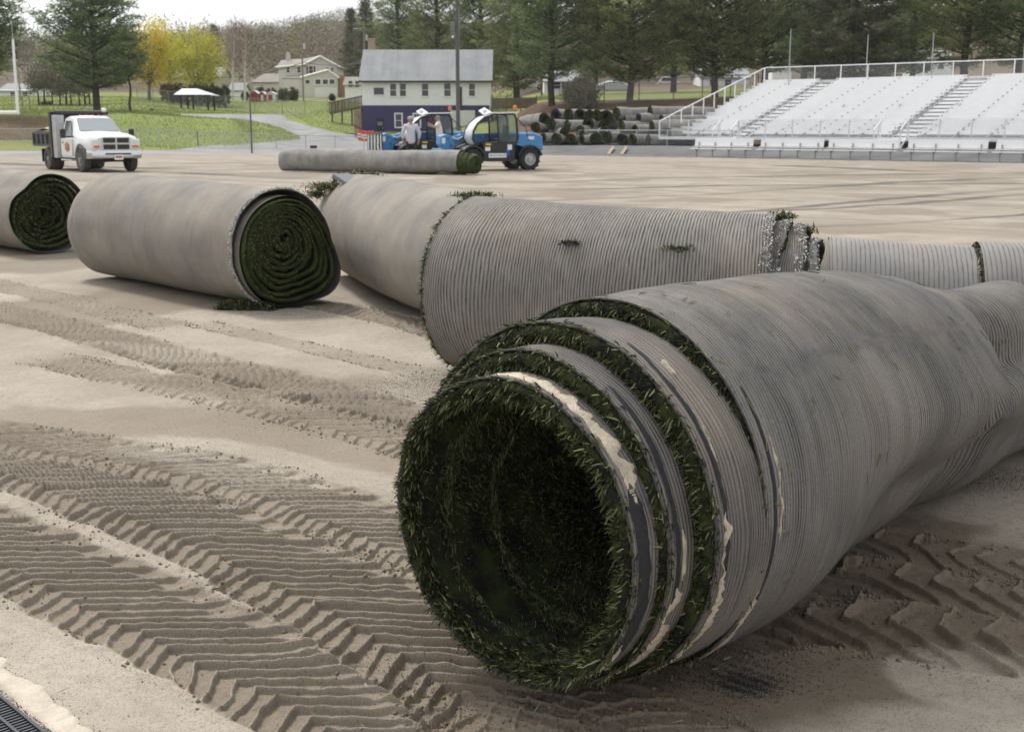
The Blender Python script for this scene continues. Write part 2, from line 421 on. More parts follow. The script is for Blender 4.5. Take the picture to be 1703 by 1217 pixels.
# dampness of the sand, and shade painted in at the lower right
wet_shade = np.clip(damp*.9, 0, 1)
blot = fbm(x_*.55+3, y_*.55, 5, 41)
wet_shade = np.maximum(wet_shade, sst(.50, .62, blot)*.55*(rn < 60))
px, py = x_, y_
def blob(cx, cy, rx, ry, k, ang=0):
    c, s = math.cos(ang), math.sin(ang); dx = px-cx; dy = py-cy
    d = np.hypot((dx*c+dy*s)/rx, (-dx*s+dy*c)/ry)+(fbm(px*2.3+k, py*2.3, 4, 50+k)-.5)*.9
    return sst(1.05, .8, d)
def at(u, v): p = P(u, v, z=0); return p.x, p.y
wet_shade = np.maximum(wet_shade, blob(*at(1260, 1080), .75, .62, 1)*.95)          # shade beside the roll and towards the corner, painted into the sand colour
wet_shade = np.maximum(wet_shade, blob(*at(1500, 960), .95, .75, 2)*.9)
wet_shade = np.maximum(wet_shade, blob(*at(1640, 1000), .8, .6, 6)*.75)
wet_shade = np.maximum(wet_shade, blob(*at(1000, 1180), .5, .3, 3)*.85)
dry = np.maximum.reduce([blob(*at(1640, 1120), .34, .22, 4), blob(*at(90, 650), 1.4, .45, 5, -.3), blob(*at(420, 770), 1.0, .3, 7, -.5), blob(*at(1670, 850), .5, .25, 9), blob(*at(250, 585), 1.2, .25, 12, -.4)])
wet_shade = wet_shade*(1-dry*.9)
# dark seam lines on the far field
dark = np.zeros_like(X)
for pts in ([(820, 368), (1000, 362), (1250, 352), (1500, 340), (1760, 318)], [(1330, 378), (1500, 372), (1703, 357), (1900, 340)],
            [(900, 303), (1100, 296), (1350, 292), (1703, 288)], [(880, 318), (1200, 309), (1703, 305)], [(1240, 352), (1480, 331), (1760, 309)], [(860, 335), (1150, 325), (1500, 303), (1703, 296)],
            [(250, 285), (450, 296), (700, 300)], [(0, 272), (120, 277), (300, 281)], [(1300, 276), (1500, 284), (1703, 290)]):
    pl = np.array([at(*q) for q in pts])
    m = np.where((rn > 12) & (rn < 90))[0]; best = np.full(len(m), 99.)
    for a, b in zip(pl[:-1], pl[1:]):
        d = b-a; L = np.hypot(*d); d = d/L; s = np.clip((X[m]-a[0])*d[0]+(Yy[m]-a[1])*d[1], 0, L)
        best = np.minimum(best, np.hypot(X[m]-a[0]-d[0]*s, Yy[m]-a[1]-d[1]*s))
    wv = .02+rn[m]**2*.00022
    k = sst(wv*1.5, wv*.5, best)*np.clip(sst(.2, .6, vnoise(X[m]*.3, Yy[m]*.3, 77)), .45, 1)*.85
    dark[m] = np.maximum(dark[m], k)
# regions
Uv, Vv = proj(X, Yy, Z); qv = (X-EX)*VX+(Yy-EY)*VY
def inpoly(u, v, poly):
    c = np.zeros(len(u), bool); n = len(poly)
    for i in range(n):
        x1, y1 = poly[i]; x2, y2 = poly[(i+1) % n]
        k = ((y1 > v) != (y2 > v)) & (u < (x2-x1)*(v-y1)/((y2-y1) if y2 != y1 else 1e-9)+x1); c ^= k
    return c
nR, nA = RR.shape
G = lambda a: a.reshape(nR, nA)
j2 = (np.arange(nA)+1) % nA
def fc(a):
    a = G(a); return ((a[:-1]+a[1:]+a[:-1][:, j2]+a[1:][:, j2])/4).ravel()
fu, fv, fq, fr_, fx, fy = fc(Uv), fc(Vv), fc(qv), fc(rn), fc(X), fc(Yy)
reg = np.zeros(len(fu), int)      # 0 sand 1 asphalt 2 grass 3 soil 4 hills
fwd = fy > .3*fr_
left = fu < 860
edge_r = 79-.4*np.sin(fu/70)*0
L = left & (fr_ > edge_r) & fwd
reg[L] = 2
lot = inpoly(fu, fv, [(640, 262), (-50, 262), (-50, 251.5), (200, 251), (290, 250), (335, 243), (395, 241), (500, 232), (497, 226), (470, 214), (440, 205), (405, 199), (345, 195.5), (300, 193), (300, 190.5), (420, 190.5), (470, 191), (478, 199), (520, 212), (560, 221), (620, 226), (905, 226), (905, 262)])
reg[L & lot] = 1
reg[L & inpoly(fu, fv, [(-400, 233), (-400, 196), (95, 193), (88, 212), (70, 222), (60, 233)])] = 3
reg[L & inpoly(fu, fv, [(588, 229), (588, 180), (640, 170), (640, 229)])] = 3
reg[(fr_ > 235) & fwd & left] = 4
Rr = (~left) & fwd & (fr_ > 40)
reg[Rr & (fq > 0)] = 1; reg[Rr & (fq > 15)] = 3; reg[Rr & (fq > 38)] = 2; reg[Rr & (fq > 78)] = 4
reg[(fr_ > 235) & fwd] = 4
reg[(~fwd) & (fr_ > 79)] = 2
faces = grid_faces(nR, nA, True)

def sand_mat():
    t = NT('graded_sandy_stone_dust'); o = t.obj()
    w = t.attr('wet_shade'); n = t.noise(1.1, 6, o); n2 = t.noise(14, 5, o, .65); n3 = t.noise(140, 4, o, .75); n4 = t.noise(420, 2, o, .7)
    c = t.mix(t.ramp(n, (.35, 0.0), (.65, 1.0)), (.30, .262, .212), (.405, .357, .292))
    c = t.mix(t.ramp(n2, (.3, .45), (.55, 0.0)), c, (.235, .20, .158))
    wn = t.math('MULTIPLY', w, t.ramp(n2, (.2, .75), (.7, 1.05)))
    c = t.mix(wn, c, (.145, .110, .076))  # damp tracks and the painted shade share this dark brown
    c = t.mix(t.ramp(n3, (.38, .7), (.48, 0.0)), c, (.12, .105, .09))
    c = t.mix(t.ramp(n4, (.60, 0.0), (.72, .55)), c, (.66, .60, .52))
    sep = t.n('ShaderNodeSeparateXYZ'); t.l(o, sep.inputs[0])
    a = t.math('ADD', t.math('MULTIPLY', sep.outputs[0], .627), t.math('MULTIPLY', sep.outputs[1], .779))
    b = t.math('SUBTRACT', t.math('MULTIPLY', sep.outputs[0], .779), t.math('MULTIPLY', sep.outputs[1], .627))
    far = t.ramp(t.math('DIVIDE', sep.outputs[1], 60), (.2, 0.0), (.32, 1.0))
    stv = t.noise(1, 5, t.vec(t.math('MULTIPLY', b, .07), t.math('MULTIPLY', a, 1.1)), .6)
    c = t.mix(t.math('MULTIPLY', far, t.ramp(stv, (.44, 0.0), (.62, .85))), c, (.235, .205, .17))
    c = t.mix(t.attr('dark'), c, (.10, .09, .08))
    h = t.math('ADD', t.math('MULTIPLY', n3, .6), t.math('MULTIPLY', n2, .6))
    return t.out(c, .95, t.bump(h, .35, .008), spec=.15)
def asphalt_mat():
    t = NT('worn_asphalt'); o = t.obj(); n = t.noise(.4, 5, o); n2 = t.noise(30, 4, o)
    c = t.mix(t.ramp(n, (.35, 0.0), (.65, 1.0)), (.10, .10, .103), (.17, .168, .165))
    c = t.mix(t.ramp(n2, (.4, .4), (.6, 0.0)), c, (.06, .06, .06))
    return t.out(c, .9, t.bump(n2, .3, .01))
def lot_mat():
    t = NT('pale_worn_asphalt'); o = t.obj(); n = t.noise(.25, 5, o); n2 = t.noise(30, 4, o)
    c = t.mix(t.ramp(n, (.35, 0.0), (.65, 1.0)), (.20, .20, .20), (.29, .285, .28))
    return t.out(c, .9, t.bump(n2, .3, .01))
def grass_mat():
    t = NT('spring_lawn'); o = t.obj(); n = t.noise(.12, 5, o); n2 = t.noise(3, 5, o, .7); n3 = t.noise(.05, 3, o)
    c = t.mix(t.ramp(n, (.35, 0.0), (.65, 1.0)), (.165, .205, .06), (.225, .27, .08))
    c = t.mix(t.ramp(n2, (.35, .5), (.6, 0.0)), c, (.16, .18, .07))
    c = t.mix(t.ramp(n3, (.5, 0.0), (.7, .6)), c, (.27, .24, .12))
    return t.out(c, .95, t.bump(n2, .8, .1), spec=.1)
def soil_mat(name, a, b):
    t = NT(name); o = t.obj(); n = t.noise(.3, 5, o); n2 = t.noise(4, 5, o, .7)
    c = t.mix(t.ramp(n, (.35, 0.0), (.65, 1.0)), a, b); c = t.mix(t.ramp(n2, (.35, .5), (.6, 0.0)), c, (.05, .04, .03))
    return t.out(c, .95, t.bump(n2, .8, .1), spec=.1)
MAT_SAND = sand_mat(); MAT_ASPH = asphalt_mat(); MAT_LOT = lot_mat()
def region(name, sel, mat, sm=True):
    f = faces[sel]; 
    if not len(f): return
    use, inv = np.unique(f.ravel(), return_inverse=True)
    mesh(name, np.stack([X[use], Yy[use], Z[use]], -1), inv.reshape(-1, 4)[:, ::-1].copy(), mat, attrs={'wet_shade': wet_shade[use], 'dark': dark[use]}, smooth=sm, kind='structure')
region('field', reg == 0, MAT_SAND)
region('road', (reg == 1) & (fu < 860), MAT_LOT)
region('running_track', (reg == 1) & (fu >= 860), MAT_ASPH)
region('lawn', reg == 2, grass_mat())
region('dirt_bank', reg == 3, soil_mat('needle_litter_soil', (.10, .065, .045), (.19, .125, .085)))
region('hills', reg == 4, soil_mat('leafless_hillside', (.16, .125, .09), (.22, .18, .12)))
GZ = Z
# ------------------------------------------------------------------ turf rolls
def cat(pts, step=.03):
    pts = [np.array(p, float) for p in pts]; out = []
    for i in range(len(pts)-1):
        a = pts[max(i-1, 0)]; b = pts[i]; c = pts[i+1]; d = pts[min(i+2, len(pts)-1)]
        if i == 0: a = 2*b-c
        if i == len(pts)-2: d = 2*c-b
        n = max(2, int(np.hypot(*(c-b)[:2])/step))
        for k in range(n):
            t = k/n; out.append(.5*((2*b)+(-a+c)*t+(2*a-5*b+4*c-d)*t*t+(-a+3*b-3*c+d)*t**3))
    out.append(pts[-1]); return np.array(out)
class Tube:
    """pts rows: x, y, rb, rz (half width, half height); rests at zb"""
    def __init__(s, pts, m=160, step=.03, zb=0., shape=None, disp=None, floor=0.004, base=0.):
        q = cat(pts, step); s.n = len(q); s.m = m+1
        xy = q[:, :2]; tg = np.gradient(xy, axis=0); tg /= np.linalg.norm(tg, axis=1)[:, None]
        s.s = np.concatenate([[0], np.cumsum(np.linalg.norm(np.diff(xy, axis=0), axis=1))])
        s.tg = tg; s.b = np.stack([tg[:, 1], -tg[:, 0]], -1); s.xy = xy; s.rb, s.rz = q[:, 2], q[:, 3]
        th = np.linspace(-PI/2, 1.5*PI, s.m); s.th = th
        TH, SS = np.meshgrid(th, s.s)
        sh = np.ones_like(TH) if shape is None else shape(TH, SS)
        lat = s.rb[:, None]*np.cos(TH)*sh; zz = s.rz[:, None]+s.rz[:, None]*np.sin(TH)*sh
        ax = np.zeros_like(TH)
        if disp is not None:
            dr, dl, dz, ax = disp(TH, SS); lat = lat+dr*np.cos(TH)+dl; zz = zz+dr*np.sin(TH)+dz
        zb_ = q[:, 4][:, None] if q.shape[1] > 4 else zb
        zz = zz+zb_; k = .03
        zz = floor+base+k*np.logaddexp(0, np.clip((zz-floor-base)/k, -40, 40)) if base > -1 else zz
        s.V = np.stack([xy[:, 0:1]+s.b[:, 0:1]*lat+tg[:, 0:1]*ax, xy[:, 1:2]+s.b[:, 1:2]*lat+tg[:, 1:2]*ax, zz], -1)
        s.cz = zb_+s.rz if np.isscalar(zb_) else zb_[:, 0]+s.rz
        v = np.cumsum(np.concatenate([[0], np.linalg.norm(np.diff(s.V[s.n//3], axis=0), axis=1)]))
        s.uv = np.stack([np.repeat(s.s, s.m), np.tile(v, s.n)], -1)
    def build(s, name, mat, parent=None, u0=0, **kw):
        return mesh(name, s.V.reshape(-1, 3), grid_faces(s.n, s.m)[:, ::-1].copy(), mat, parent, uv=s.uv+np.array([u0, 0]), smooth=True, **kw)
    def ring(s, i): return s.V[i], np.array([s.xy[i][0], s.xy[i][1], s.cz[i]]), np.array([s.tg[i][0], s.tg[i][1], 0.])
    def radius_in(s, d, i):          # ring i shrunk towards its centre by d metres
        r, c, t = s.ring(i); w = r-c; L = np.linalg.norm(w, axis=1)[:, None]; return c+w*(L-d)/L, -w/L

def blade_arrays(Pt, Dr, Ln, Wd, bend=.4, drop=.3):
    """numpy grass blades: base points, directions, lengths, widths -> verts, tris, rnd"""
    n = len(Pt); Dr = Dr/np.linalg.norm(Dr, axis=1)[:, None]
    sd = np.cross(Dr, rng.normal(size=(n, 3))); sd /= np.linalg.norm(sd, axis=1)[:, None]
    bd = np.cross(sd, Dr)*rng.uniform(-bend, bend, (n, 1)); bd[:, 2] -= drop
    L = Ln[:, None]; Wd = Wd[:, None]
    m1 = Pt+Dr*L*.55+bd*L*.12; tp = Pt+Dr*L+bd*L*.5
    V = np.stack([Pt-sd*Wd*.5, Pt+sd*Wd*.5, m1-sd*Wd*.5, m1+sd*Wd*.5, tp-sd*Wd*.18, tp+sd*Wd*.18], 1).reshape(-1, 3)
    b = np.arange(n)[:, None]*6
    Fq = np.concatenate([b+np.array([[0, 1, 3, 2]]), b+np.array([[2, 3, 5, 4]])], 0)
    return V, Fq, np.repeat(rng.uniform(0, 1, n)**1.3, 6)
def build_blades(name, parts, mat, parent, **kw):
    Vs, Fs, Rs = [], [], []; o = 0
    for V, Fc, r in parts: Vs.append(V); Fs.append(Fc+o); Rs.append(r); o += len(V)
    return mesh(name, np.concatenate(Vs), np.concatenate(Fs), mat, parent, attrs={'rnd': np.concatenate(Rs)}, **kw)
def fringe(ring, cen, out, n, t0, t1, ln=(.02, .045), wd=(.0035, .0065), lean=.8, inward=.6, sel=None, clump=.5, zmin=.005):
    """blades along a cut edge: ring of points, roll centre, outward axis direction, pile from depth t0 to t1 inside the ring"""
    m = len(ring); f = rng.uniform(0, m-1, n*2)
    keep = vnoise(f*.35, f*0+cen[0]*9, 5) > clump*rng.uniform(0, 1, n*2); f = f[keep][:n]
    if sel is not None: f = f[sel(f/(m-1))]
    i = f.astype(int); a = (f-i)[:, None]; p = ring[i]*(1-a)+ring[np.minimum(i+1, m-1)]*a
    w = p-cen; w[:, :] = w-out*(w@out)[:, None]; Lw = np.linalg.norm(w, axis=1)[:, None]; w /= Lw
    k = len(f); p = p-w*rng.uniform(t0, t1, (k, 1))-out*rng.uniform(-.002, .02, (k, 1))
    tgn = np.cross(out, w)
    d = out*rng.uniform(.2, 1, (k, 1))*lean-w*rng.uniform(.1, 1, (k, 1))*inward+tgn*rng.normal(0, .55, (k, 1))
    low = np.clip((.08-p[:, 2])/.08, 0, 1)[:, None]; d[:, 2] += low[:, 0]*1.0
    p[:, 2] = np.maximum(p[:, 2], zmin)
    return blade_arrays(p, d, rng.uniform(ln[0], ln[1], k), rng.uniform(wd[0], wd[1], k))
def turf_ring(T, i, out, name, parent, d0=.008, d1=.055, deep=.10, mat=None, rough=.008):
    """end face of one layer's pile: a rough annulus just inside the backing, running deeper along the roll"""
    V = []; s = 9
    prof = [(d0, -.002), (d0+.004, .004), ((d0+d1)/2, .012), (d1-.006, .004), (d1, -.015), (d1, -.05), (d1+.002, -deep)]
    for d, a in prof:
        r, w = T.radius_in(d, i); m = len(r)
        nz = (vnoise(np.arange(m)*.7, np.full(m, d*400), 9)-.5)*2*rough
        V.append(r+out*(a+nz)[:, None])
    V = np.array(V); V[:, -1] = V[:, 0]; V[..., 2] = np.maximum(V[..., 2], .004)
    return mesh(name, V.reshape(-1, 3), grid_faces(len(prof), V.shape[1]), mat or MAT_TURF, parent, smooth=True)
def rim_ring(T, i, out, name, parent, d=.0055, mat=None, col=None, jag=.003):
    r0, _ = T.radius_in(0, i); r1_, w = T.radius_in(d, i); m = len(r0)
    j = ((vnoise(np.arange(m)*1.7, np.zeros(m), 14)-.5)*2*jag)[:, None]*out
    V = np.array([r0+out*-.001, r0-w*.0015+out*.004+j, r1_+out*.004+j, r1_-out*.08]); V[:, -1] = V[:, 0]
    V[..., 2] = np.maximum(V[..., 2], .002)
    return mesh(name, V.reshape(-1, 3), grid_faces(4, m), mat or MAT_RIM, parent)

# ---- foreground roll, its four loose outer layers telescoped towards us
big = thing('turf_roll', 'largest turf roll, in the foreground, open end with four stepped green-edged layers', 'turf roll', (0, 0, 0))
O = np.array([.29, 3.43]); ax2 = np.array([math.sin(R(45)), math.cos(R(45))]); b2 = np.array([ax2[1], -ax2[0]])
out1 = np.array([-ax2[0], -ax2[1], 0.])
def ap(t, l=0): q = O+ax2*t+b2*l; return [q[0], q[1]]
ctrl = [(0, 0, .543, .560), (.3, 0, .546, .562), (.7, 0, .55, .56), (1.1, 0, .548, .552), (1.5, -.01, .535, .527), (2.0, -.05, .50, .482), (2.8, -.14, .46, .385), (3.6, -.1, .44, .37), (5.2, .2, .44, .37)]
def disp_big(TH, SS):
    # fold on the near right side: the wall caves in and tucks under itself
    c = np.cos(TH); s_ = np.sin(TH)
    right = np.clip(c, 0, 1)**.8
    pull = .24*sst(.3, 1.4, SS)*right*sst(.35, -.45, s_)
    t0 = 1.36+.40*np.clip(s_, 0, 1)-.05*np.clip(s_, -1, 0)+.12*np.clip(s_, 0, 1)**2       # the fold leans back towards the top
    k = sst(t0-.01, t0+.05, SS); kk = sst(t0, t0+.55, SS)
    amt = right*.40*k*sst(1.0, .5, s_)+pull*(1-.6*sst(t0+.1, t0+.7, SS))
    rec = sst(t0+.16, t0+.60, SS)*.35*right
    bulge = .045*np.exp(-((SS-(t0-.16))/.14)**2)*right*sst(.9, .2, s_)
    sag = (fbm(SS*1.6+3, TH*1.1+9, 3, 61)-.5)*.028*sst(.1, .6, SS)
    wr = np.sin((SS-.9*s_)*9+TH*2)*.010*sst(.7, 1.3, SS)*sst(3, 2, SS)*np.clip(c+.5, 0, 1)
    wav = (fbm(SS*4, TH*2.2, 3, 63)-.5)*.010
    dr = -amt+rec+bulge+sag+wr+wav
    ax = .26*np.exp(-((SS-t0+.005)/.075)**2)*right*sst(.7, -.1, s_)
    return dr, 0, -.02*kk*right*0, ax
Tb = Tube([[*ap(t, l), rb, rz] for t, l, rb, rz in ctrl], m=300, step=.012, disp=disp_big)
Tb.build('backing', MAT_BACK, big)
shells = [(.432, 0., .452, .424, .100, .47, MAT_BAND), (.325, 0, .474, .473, .068, .40, MAT_BAND), (.222, -.008, .552, .513, .046, .34, MAT_BAND)]
tubes = []
for k, (a, l, rb, rz, zb, ln, mt) in enumerate(shells):
    sag = [.0, .01, .006][k]
    def dsp(TH, SS, k=k):
        return (fbm(TH*1.3+k*7, SS*2, 3, 70+k)-.5)*.022, 0, 0, (fbm(TH*1.1+k*3, SS*0, 3, 80+k)-.5)*.035
    T = Tube([[*ap(-a, l), rb, rz, zb], [*ap(-a+.1, l), rb+.002, rz+.002, zb-.004], [*ap(-a+ln*.5, l), rb+.002, rz+.001, zb-.008], [*ap(-a+ln, l*0), rb-.01, rz-.01, zb]], m=300, step=.008, disp=dsp)
    ly = T.build('loose_layer', mt, big, u0=k*1.3)
    rim_ring(T, 0, out1, 'cut_edge', ly); turf_ring(T, 0, out1, 'turf_pile', ly, .009, .058 if k else .04, .16)
    r, c, t = T.ring(0)
    build_blades('turf_blade_edge', [fringe(r, c, out1, 5600, .008, .056, (.014, .042), (.0028, .0058)), fringe(r, c, out1, 1500, -.002, .02, (.014, .036), (.0028, .005), lean=.9, inward=-.5),
                 fringe(r, c, out1, 3600 if k else 1800, .02, .06 if k else .04, (.014, .034) if k else (.010, .024), (.0026, .005), lean=.5, inward=.8)], MAT_BLADE, ly)
    tubes.append((T, ly))
e = rim_ring(Tb, 0, out1, 'cut_edge', big); turf_ring(Tb, 0, out1, 'turf_pile', big, .009, .06, .2)
r, c, t = Tb.ring(0)
build_blades('turf_blade_edge', [fringe(r, c, out1, 6500, .010, .056, (.018, .046), (.003, .006)), fringe(r, c, out1, 2400, .03, .06, (.02, .05), (.003, .006), lean=.5, inward=1.0), fringe(r, c, out1, 900, .0, .02, (.012, .03), (.0028, .005), lean=.9, inward=-.3)], MAT_BLADE, big)
# inside: second thin layer and the dark hollow
T0 = tubes[0][0]
def dsp_in(TH, SS): return (fbm(TH*2.2, SS*2.2, 3, 91)-.5)*.035+.010*np.sin(SS*13+TH*1.0), 0, 0, .03*np.sin(TH+.5)
Ti = Tube([[*ap(-.41), .424, .396, .122], [*ap(-.3), .418, .39, .122], [*ap(.2), .37, .35, .145], [*ap(.8), .35, .33, .14], [*ap(1.3), .28, .26, .18], [*ap(1.42), .05, .05, .35]], m=220, step=.02, disp=dsp_in)
inn = Ti.build('inner_turf_lining', MAT_TURF, big); 
r, c, t = Ti.ring(0); rr_, ww = T0.radius_in(.038, 0)
V = np.array([T0.radius_in(.038, 0)[0][np.linspace(0, 300, 221).astype(int)]-out1*.02, r+out1*.010, r-out1*.05]); V[1] = V[1]*.5+V[0]*.5+out1*.012
mesh('turf_lip', V.reshape(-1, 3), grid_faces(3, 221), MAT_TURF, inn, smooth=True)
def wall_blades(T, n, smax, ln, wd, mat, parent, name='lining_blades'):
    i = rng.integers(0, int(smax*T.n), n); j = rng.integers(0, T.m-1, n); a = rng.uniform(0, 1, (n, 1))
    p = T.V[i, j]*(1-a)+T.V[i, j+1]*a; c = np.stack([T.xy[i, 0], T.xy[i, 1], T.cz[i]], -1); w = c-p; w /= np.linalg.norm(w, axis=1)[:, None]
    p = p-w*.004+out1*rng.uniform(-.01, .01, (n, 1))
    d = w*rng.uniform(.35, 1, (n, 1))+out1*rng.uniform(-.1, .9, (n, 1))+rng.normal(0, .45, (n, 3))
    return build_blades(name, [blade_arrays(p, d, rng.uniform(*ln, n), rng.uniform(*wd, n), drop=.15)], mat, parent)
wall_blades(Ti, 60000, .62, (.012, .03), (.0018, .0034), MAT_INNER, inn)
build_blades('lip_blade_edge', [fringe(V[0], c, out1, 1800, .0, .03, (.010, .024), (.002, .004), lean=.5, inward=.6, clump=.3)], MAT_BLADE, inn)
# spiral ridges inside: the ends of inner layers that did not slide out
for kk, (aa, d) in enumerate([(-.30, .02), (-.12, .03)]):
    i = int(np.argmin(abs(Ti.s-(aa+.41)))); rg, w = Ti.radius_in(d, i); cc = Ti.ring(i)[1]
    build_blades('lining_ridge', [fringe(rg, cc, out1, 2200, -.01, .018, (.014, .03), (.002, .0036), lean=.6, inward=.7)], MAT_INNER, inn)
# seam glue and black seam strips on the loose layers
def strip(T, a0, a1, th0, th1, name, mat, parent, lift=.002, seed=1, rag=.6, n=160):
    """a ragged thin patch lying on tube T from axial a0..a1 (metres from its edge), angle th0..th1"""
    th = np.linspace(th0, th1, n); V = []
    e0 = a0+(a1-a0)*rag*.5*(fbm(th*16, th*0+seed, 5, seed))*1.0; e1 = a1-(a1-a0)*rag*(1.5*fbm(th*13+5, th*0+seed, 5, seed+3)-.25)
    tap = np.clip(np.minimum((th-th0), (th1-th))/(abs(th1-th0)*.12), 0, 1)**.6; mid = (e0+e1)/2; e0 = mid+(e0-mid)*tap; e1 = mid+(e1-mid)*tap
    for k in range(7):
        f = k/6; a = e0*(1-f)+e1*f
        fi = np.clip(np.interp(a, T.s, np.arange(T.n)), 0, T.n-1.001); ii = fi.astype(int); fi = (fi-ii)[:, None]
        jf = (th+PI/2)/(2*PI)*(T.m-1); jj = np.clip(jf.astype(int), 0, T.m-2); jf = (jf-jj)[:, None]
        q = (T.V[ii, jj]*(1-jf)+T.V[ii, jj+1]*jf)*(1-fi)+(T.V[ii+1, jj]*(1-jf)+T.V[ii+1, jj+1]*jf)*fi
        c = np.stack([T.xy[ii, 0], T.xy[ii, 1], np.asarray(T.cz)[ii]], -1); w = q-c; w /= np.linalg.norm(w, axis=1)[:, None]
        V.append(q+w*(lift if 0 < k < 6 else -.002))
    return mesh(name, np.array(V).reshape(-1, 3), grid_faces(7, n), mat, parent, smooth=True)
Q = lambda d: R(d)
strip(T0, .004, .095, Q(22), Q(102), 'glue_strip', MAT_GLUE, tubes[0][1], seed=3, rag=.55)
strip(T0, .006, .070, Q(-42), Q(30), 'black_seam_strip', MAT_BLACKSTRIP, tubes[0][1], seed=5, rag=.15)
strip(T0, .008, .055, Q(-66), Q(-30), 'glue_strip', MAT_GLUE, tubes[0][1], seed=8, lift=.004)
T1, T2 = tubes[1][0], tubes[2][0]
strip(T1, .020, .050, Q(-20), Q(60), 'black_seam_strip', MAT_BLACKSTRIP, tubes[1][1], seed=11, rag=.3)
strip(T1, .010, .080, Q(-64), Q(-10), 'glue_strip', MAT_GLUE, tubes[1][1], seed=12, lift=.0035, rag=.8)
strip(T1, .045, .070, Q(-8), Q(8), 'glue_strip', MAT_GLUE, tubes[1][1], seed=13, lift=.0035, rag=.8)
strip(T2, .030, .058, Q(-25), Q(68), 'black_seam_strip', MAT_BLACKSTRIP, tubes[2][1], seed=15, rag=.4)
strip(T2, .014, .080, Q(-60), Q(10), 'glue_strip', MAT_GLUE, tubes[2][1], seed=16, lift=.0035, rag=1.0)
strip(T2, .05, .068, Q(24), Q(40), 'glue_strip', MAT_GLUE, tubes[2][1], seed=17, lift=.0035, rag=1.0)
strip(Tb, .030, .055, Q(-45), Q(40), 'black_seam_strip', MAT_BLACKSTRIP, big, seed=19, rag=.4)
strip(Tb, .008, .065, Q(-62), Q(-20), 'glue_strip', MAT_GLUE, big, seed=21, lift=.0035, rag=.8)
strip(Tb, .060, .082, Q(-5), Q(24), 'glue_strip', MAT_GLUE, big, seed=22, lift=.0035, rag=1.3)
strip(T2, .075, .105, Q(52), Q(58), 'loose_glue_flake', MAT_GLUE, tubes[2][1], seed=23, lift=.006, rag=.5, n=20)
# single blades scattered on the backing
n = 130; i = (rng.uniform(0, 1, n)**1.6*Tb.n*.36).astype(int); j = rng.integers(70, 250, n)
p = Tb.V[i, j]; c = np.stack([Tb.xy[i, 0], Tb.xy[i, 1], Tb.cz[i]], -1); w = p-c; w /= np.linalg.norm(w, axis=1)[:, None]
d = np.cross(w, rng.normal(size=(n, 3))); sd = np.cross(d, w)
Va, Fa, _ = blade_arrays(p+w*.004, d, rng.uniform(.02, .055, n), rng.uniform(.0025, .005, n), bend=.15, drop=0)
mesh('stray_blade', Va, Fa, MAT_BLADE, big, attrs={'rnd': np.repeat(rng.uniform(.6, .97, n), 6)}, kind='stuff')

# ---- spiral end faces
def shape_fn(bumps):
    def f(th):
        r = np.ones_like(th)
        for a, wd, k in bumps:
            d = (th-a+PI) % (2*PI)-PI; r = r+k*np.exp(-(d/wd)**2)
        return r
    return f
def spiral_face(cen, nrm, rx, rz, turns, parent, name='spiral_end', sh=None, off=(0, 0), amp=1., nth=120, zmin=.006, blades=0, bl=(.01, .025), bw=(.003, .005), wb=.12, mat=None, cap=None, hole=.05, cone=.0):
    """rolled-up end: one spiral layer, pile bulging out between thin backing lines"""
    nrm = np.array([nrm[0], nrm[1], 0.]); nrm /= np.linalg.norm(nrm); rgt = np.array([-nrm[1], nrm[0], 0.])  # right as seen by someone facing the end
    N = int(turns*nth); th = np.linspace(0, turns*2*PI, N)
    ws = np.array([0, .04, wb, wb+.03, .35, .6, .82, .92, 1.0]); dp = np.array([-.06, -.03, -.02, -.03, .008, .016, .006, -.03, -.06])*amp
    V = []; att = []
    for w_, d_ in zip(ws, dp):
        q = th/(2*PI)+w_; rho = np.clip(1-q/(turns+1)*(1-hole), hole, 1)
        jit = (fbm(th*1.3, th*0+2.5, 3, 44)-.5)*1.3/(turns+1)*np.clip(q, 0, 1); rho = np.clip(rho+jit, 0.01, 1)
        s_ = sh(th) if sh else np.ones_like(th); s_ = 1+(s_-1)*np.clip(rho, 0, 1)**.8
        ce = 1-rho
        x = rx*rho*np.cos(th)*s_+off[0]*ce; z = rz*rho*np.sin(th)*s_+off[1]*ce
        dd = d_+(vnoise(th*6, th*0+w_*9, 7)-.5)*.012*amp+cone*(1-rho)
        p = np.array(cen)[None]+rgt[None]*x[:, None]+nrm[None]*dd[:, None]; p[:, 2] += z
        p[:, 2] = np.maximum(p[:, 2], zmin); V.append(p); att.append(np.full(N, 1. if (w_ <= wb or w_ >= .9) else 0.))
    V = np.array(V); V[0] -= 0; o = mesh(name, V.reshape(-1, 3), grid_faces(len(ws), N), mat or MAT_SPIRAL, parent, attrs={'edge': np.array(att).ravel()}, smooth=True)
    if blades:
        k = rng.integers(4, 6, blades); i = (rng.uniform(0, 1, blades)**.8*N).astype(int).clip(0, N-1); i = (N-1-i) if False else i
        p = V[k, i]+rng.normal(0, .004, (blades, 3)); rad = p-np.array(cen); rad /= np.linalg.norm(rad, axis=1)[:, None]
        d = nrm*rng.uniform(.3, 1, (blades, 1))+rng.normal(0, .45, (blades, 3))-rad*.5
        build_blades('end_blades', [blade_arrays(p, d, rng.uniform(*bl, blades), rng.uniform(*bw, blades))], MAT_BLADE, o)
    return o
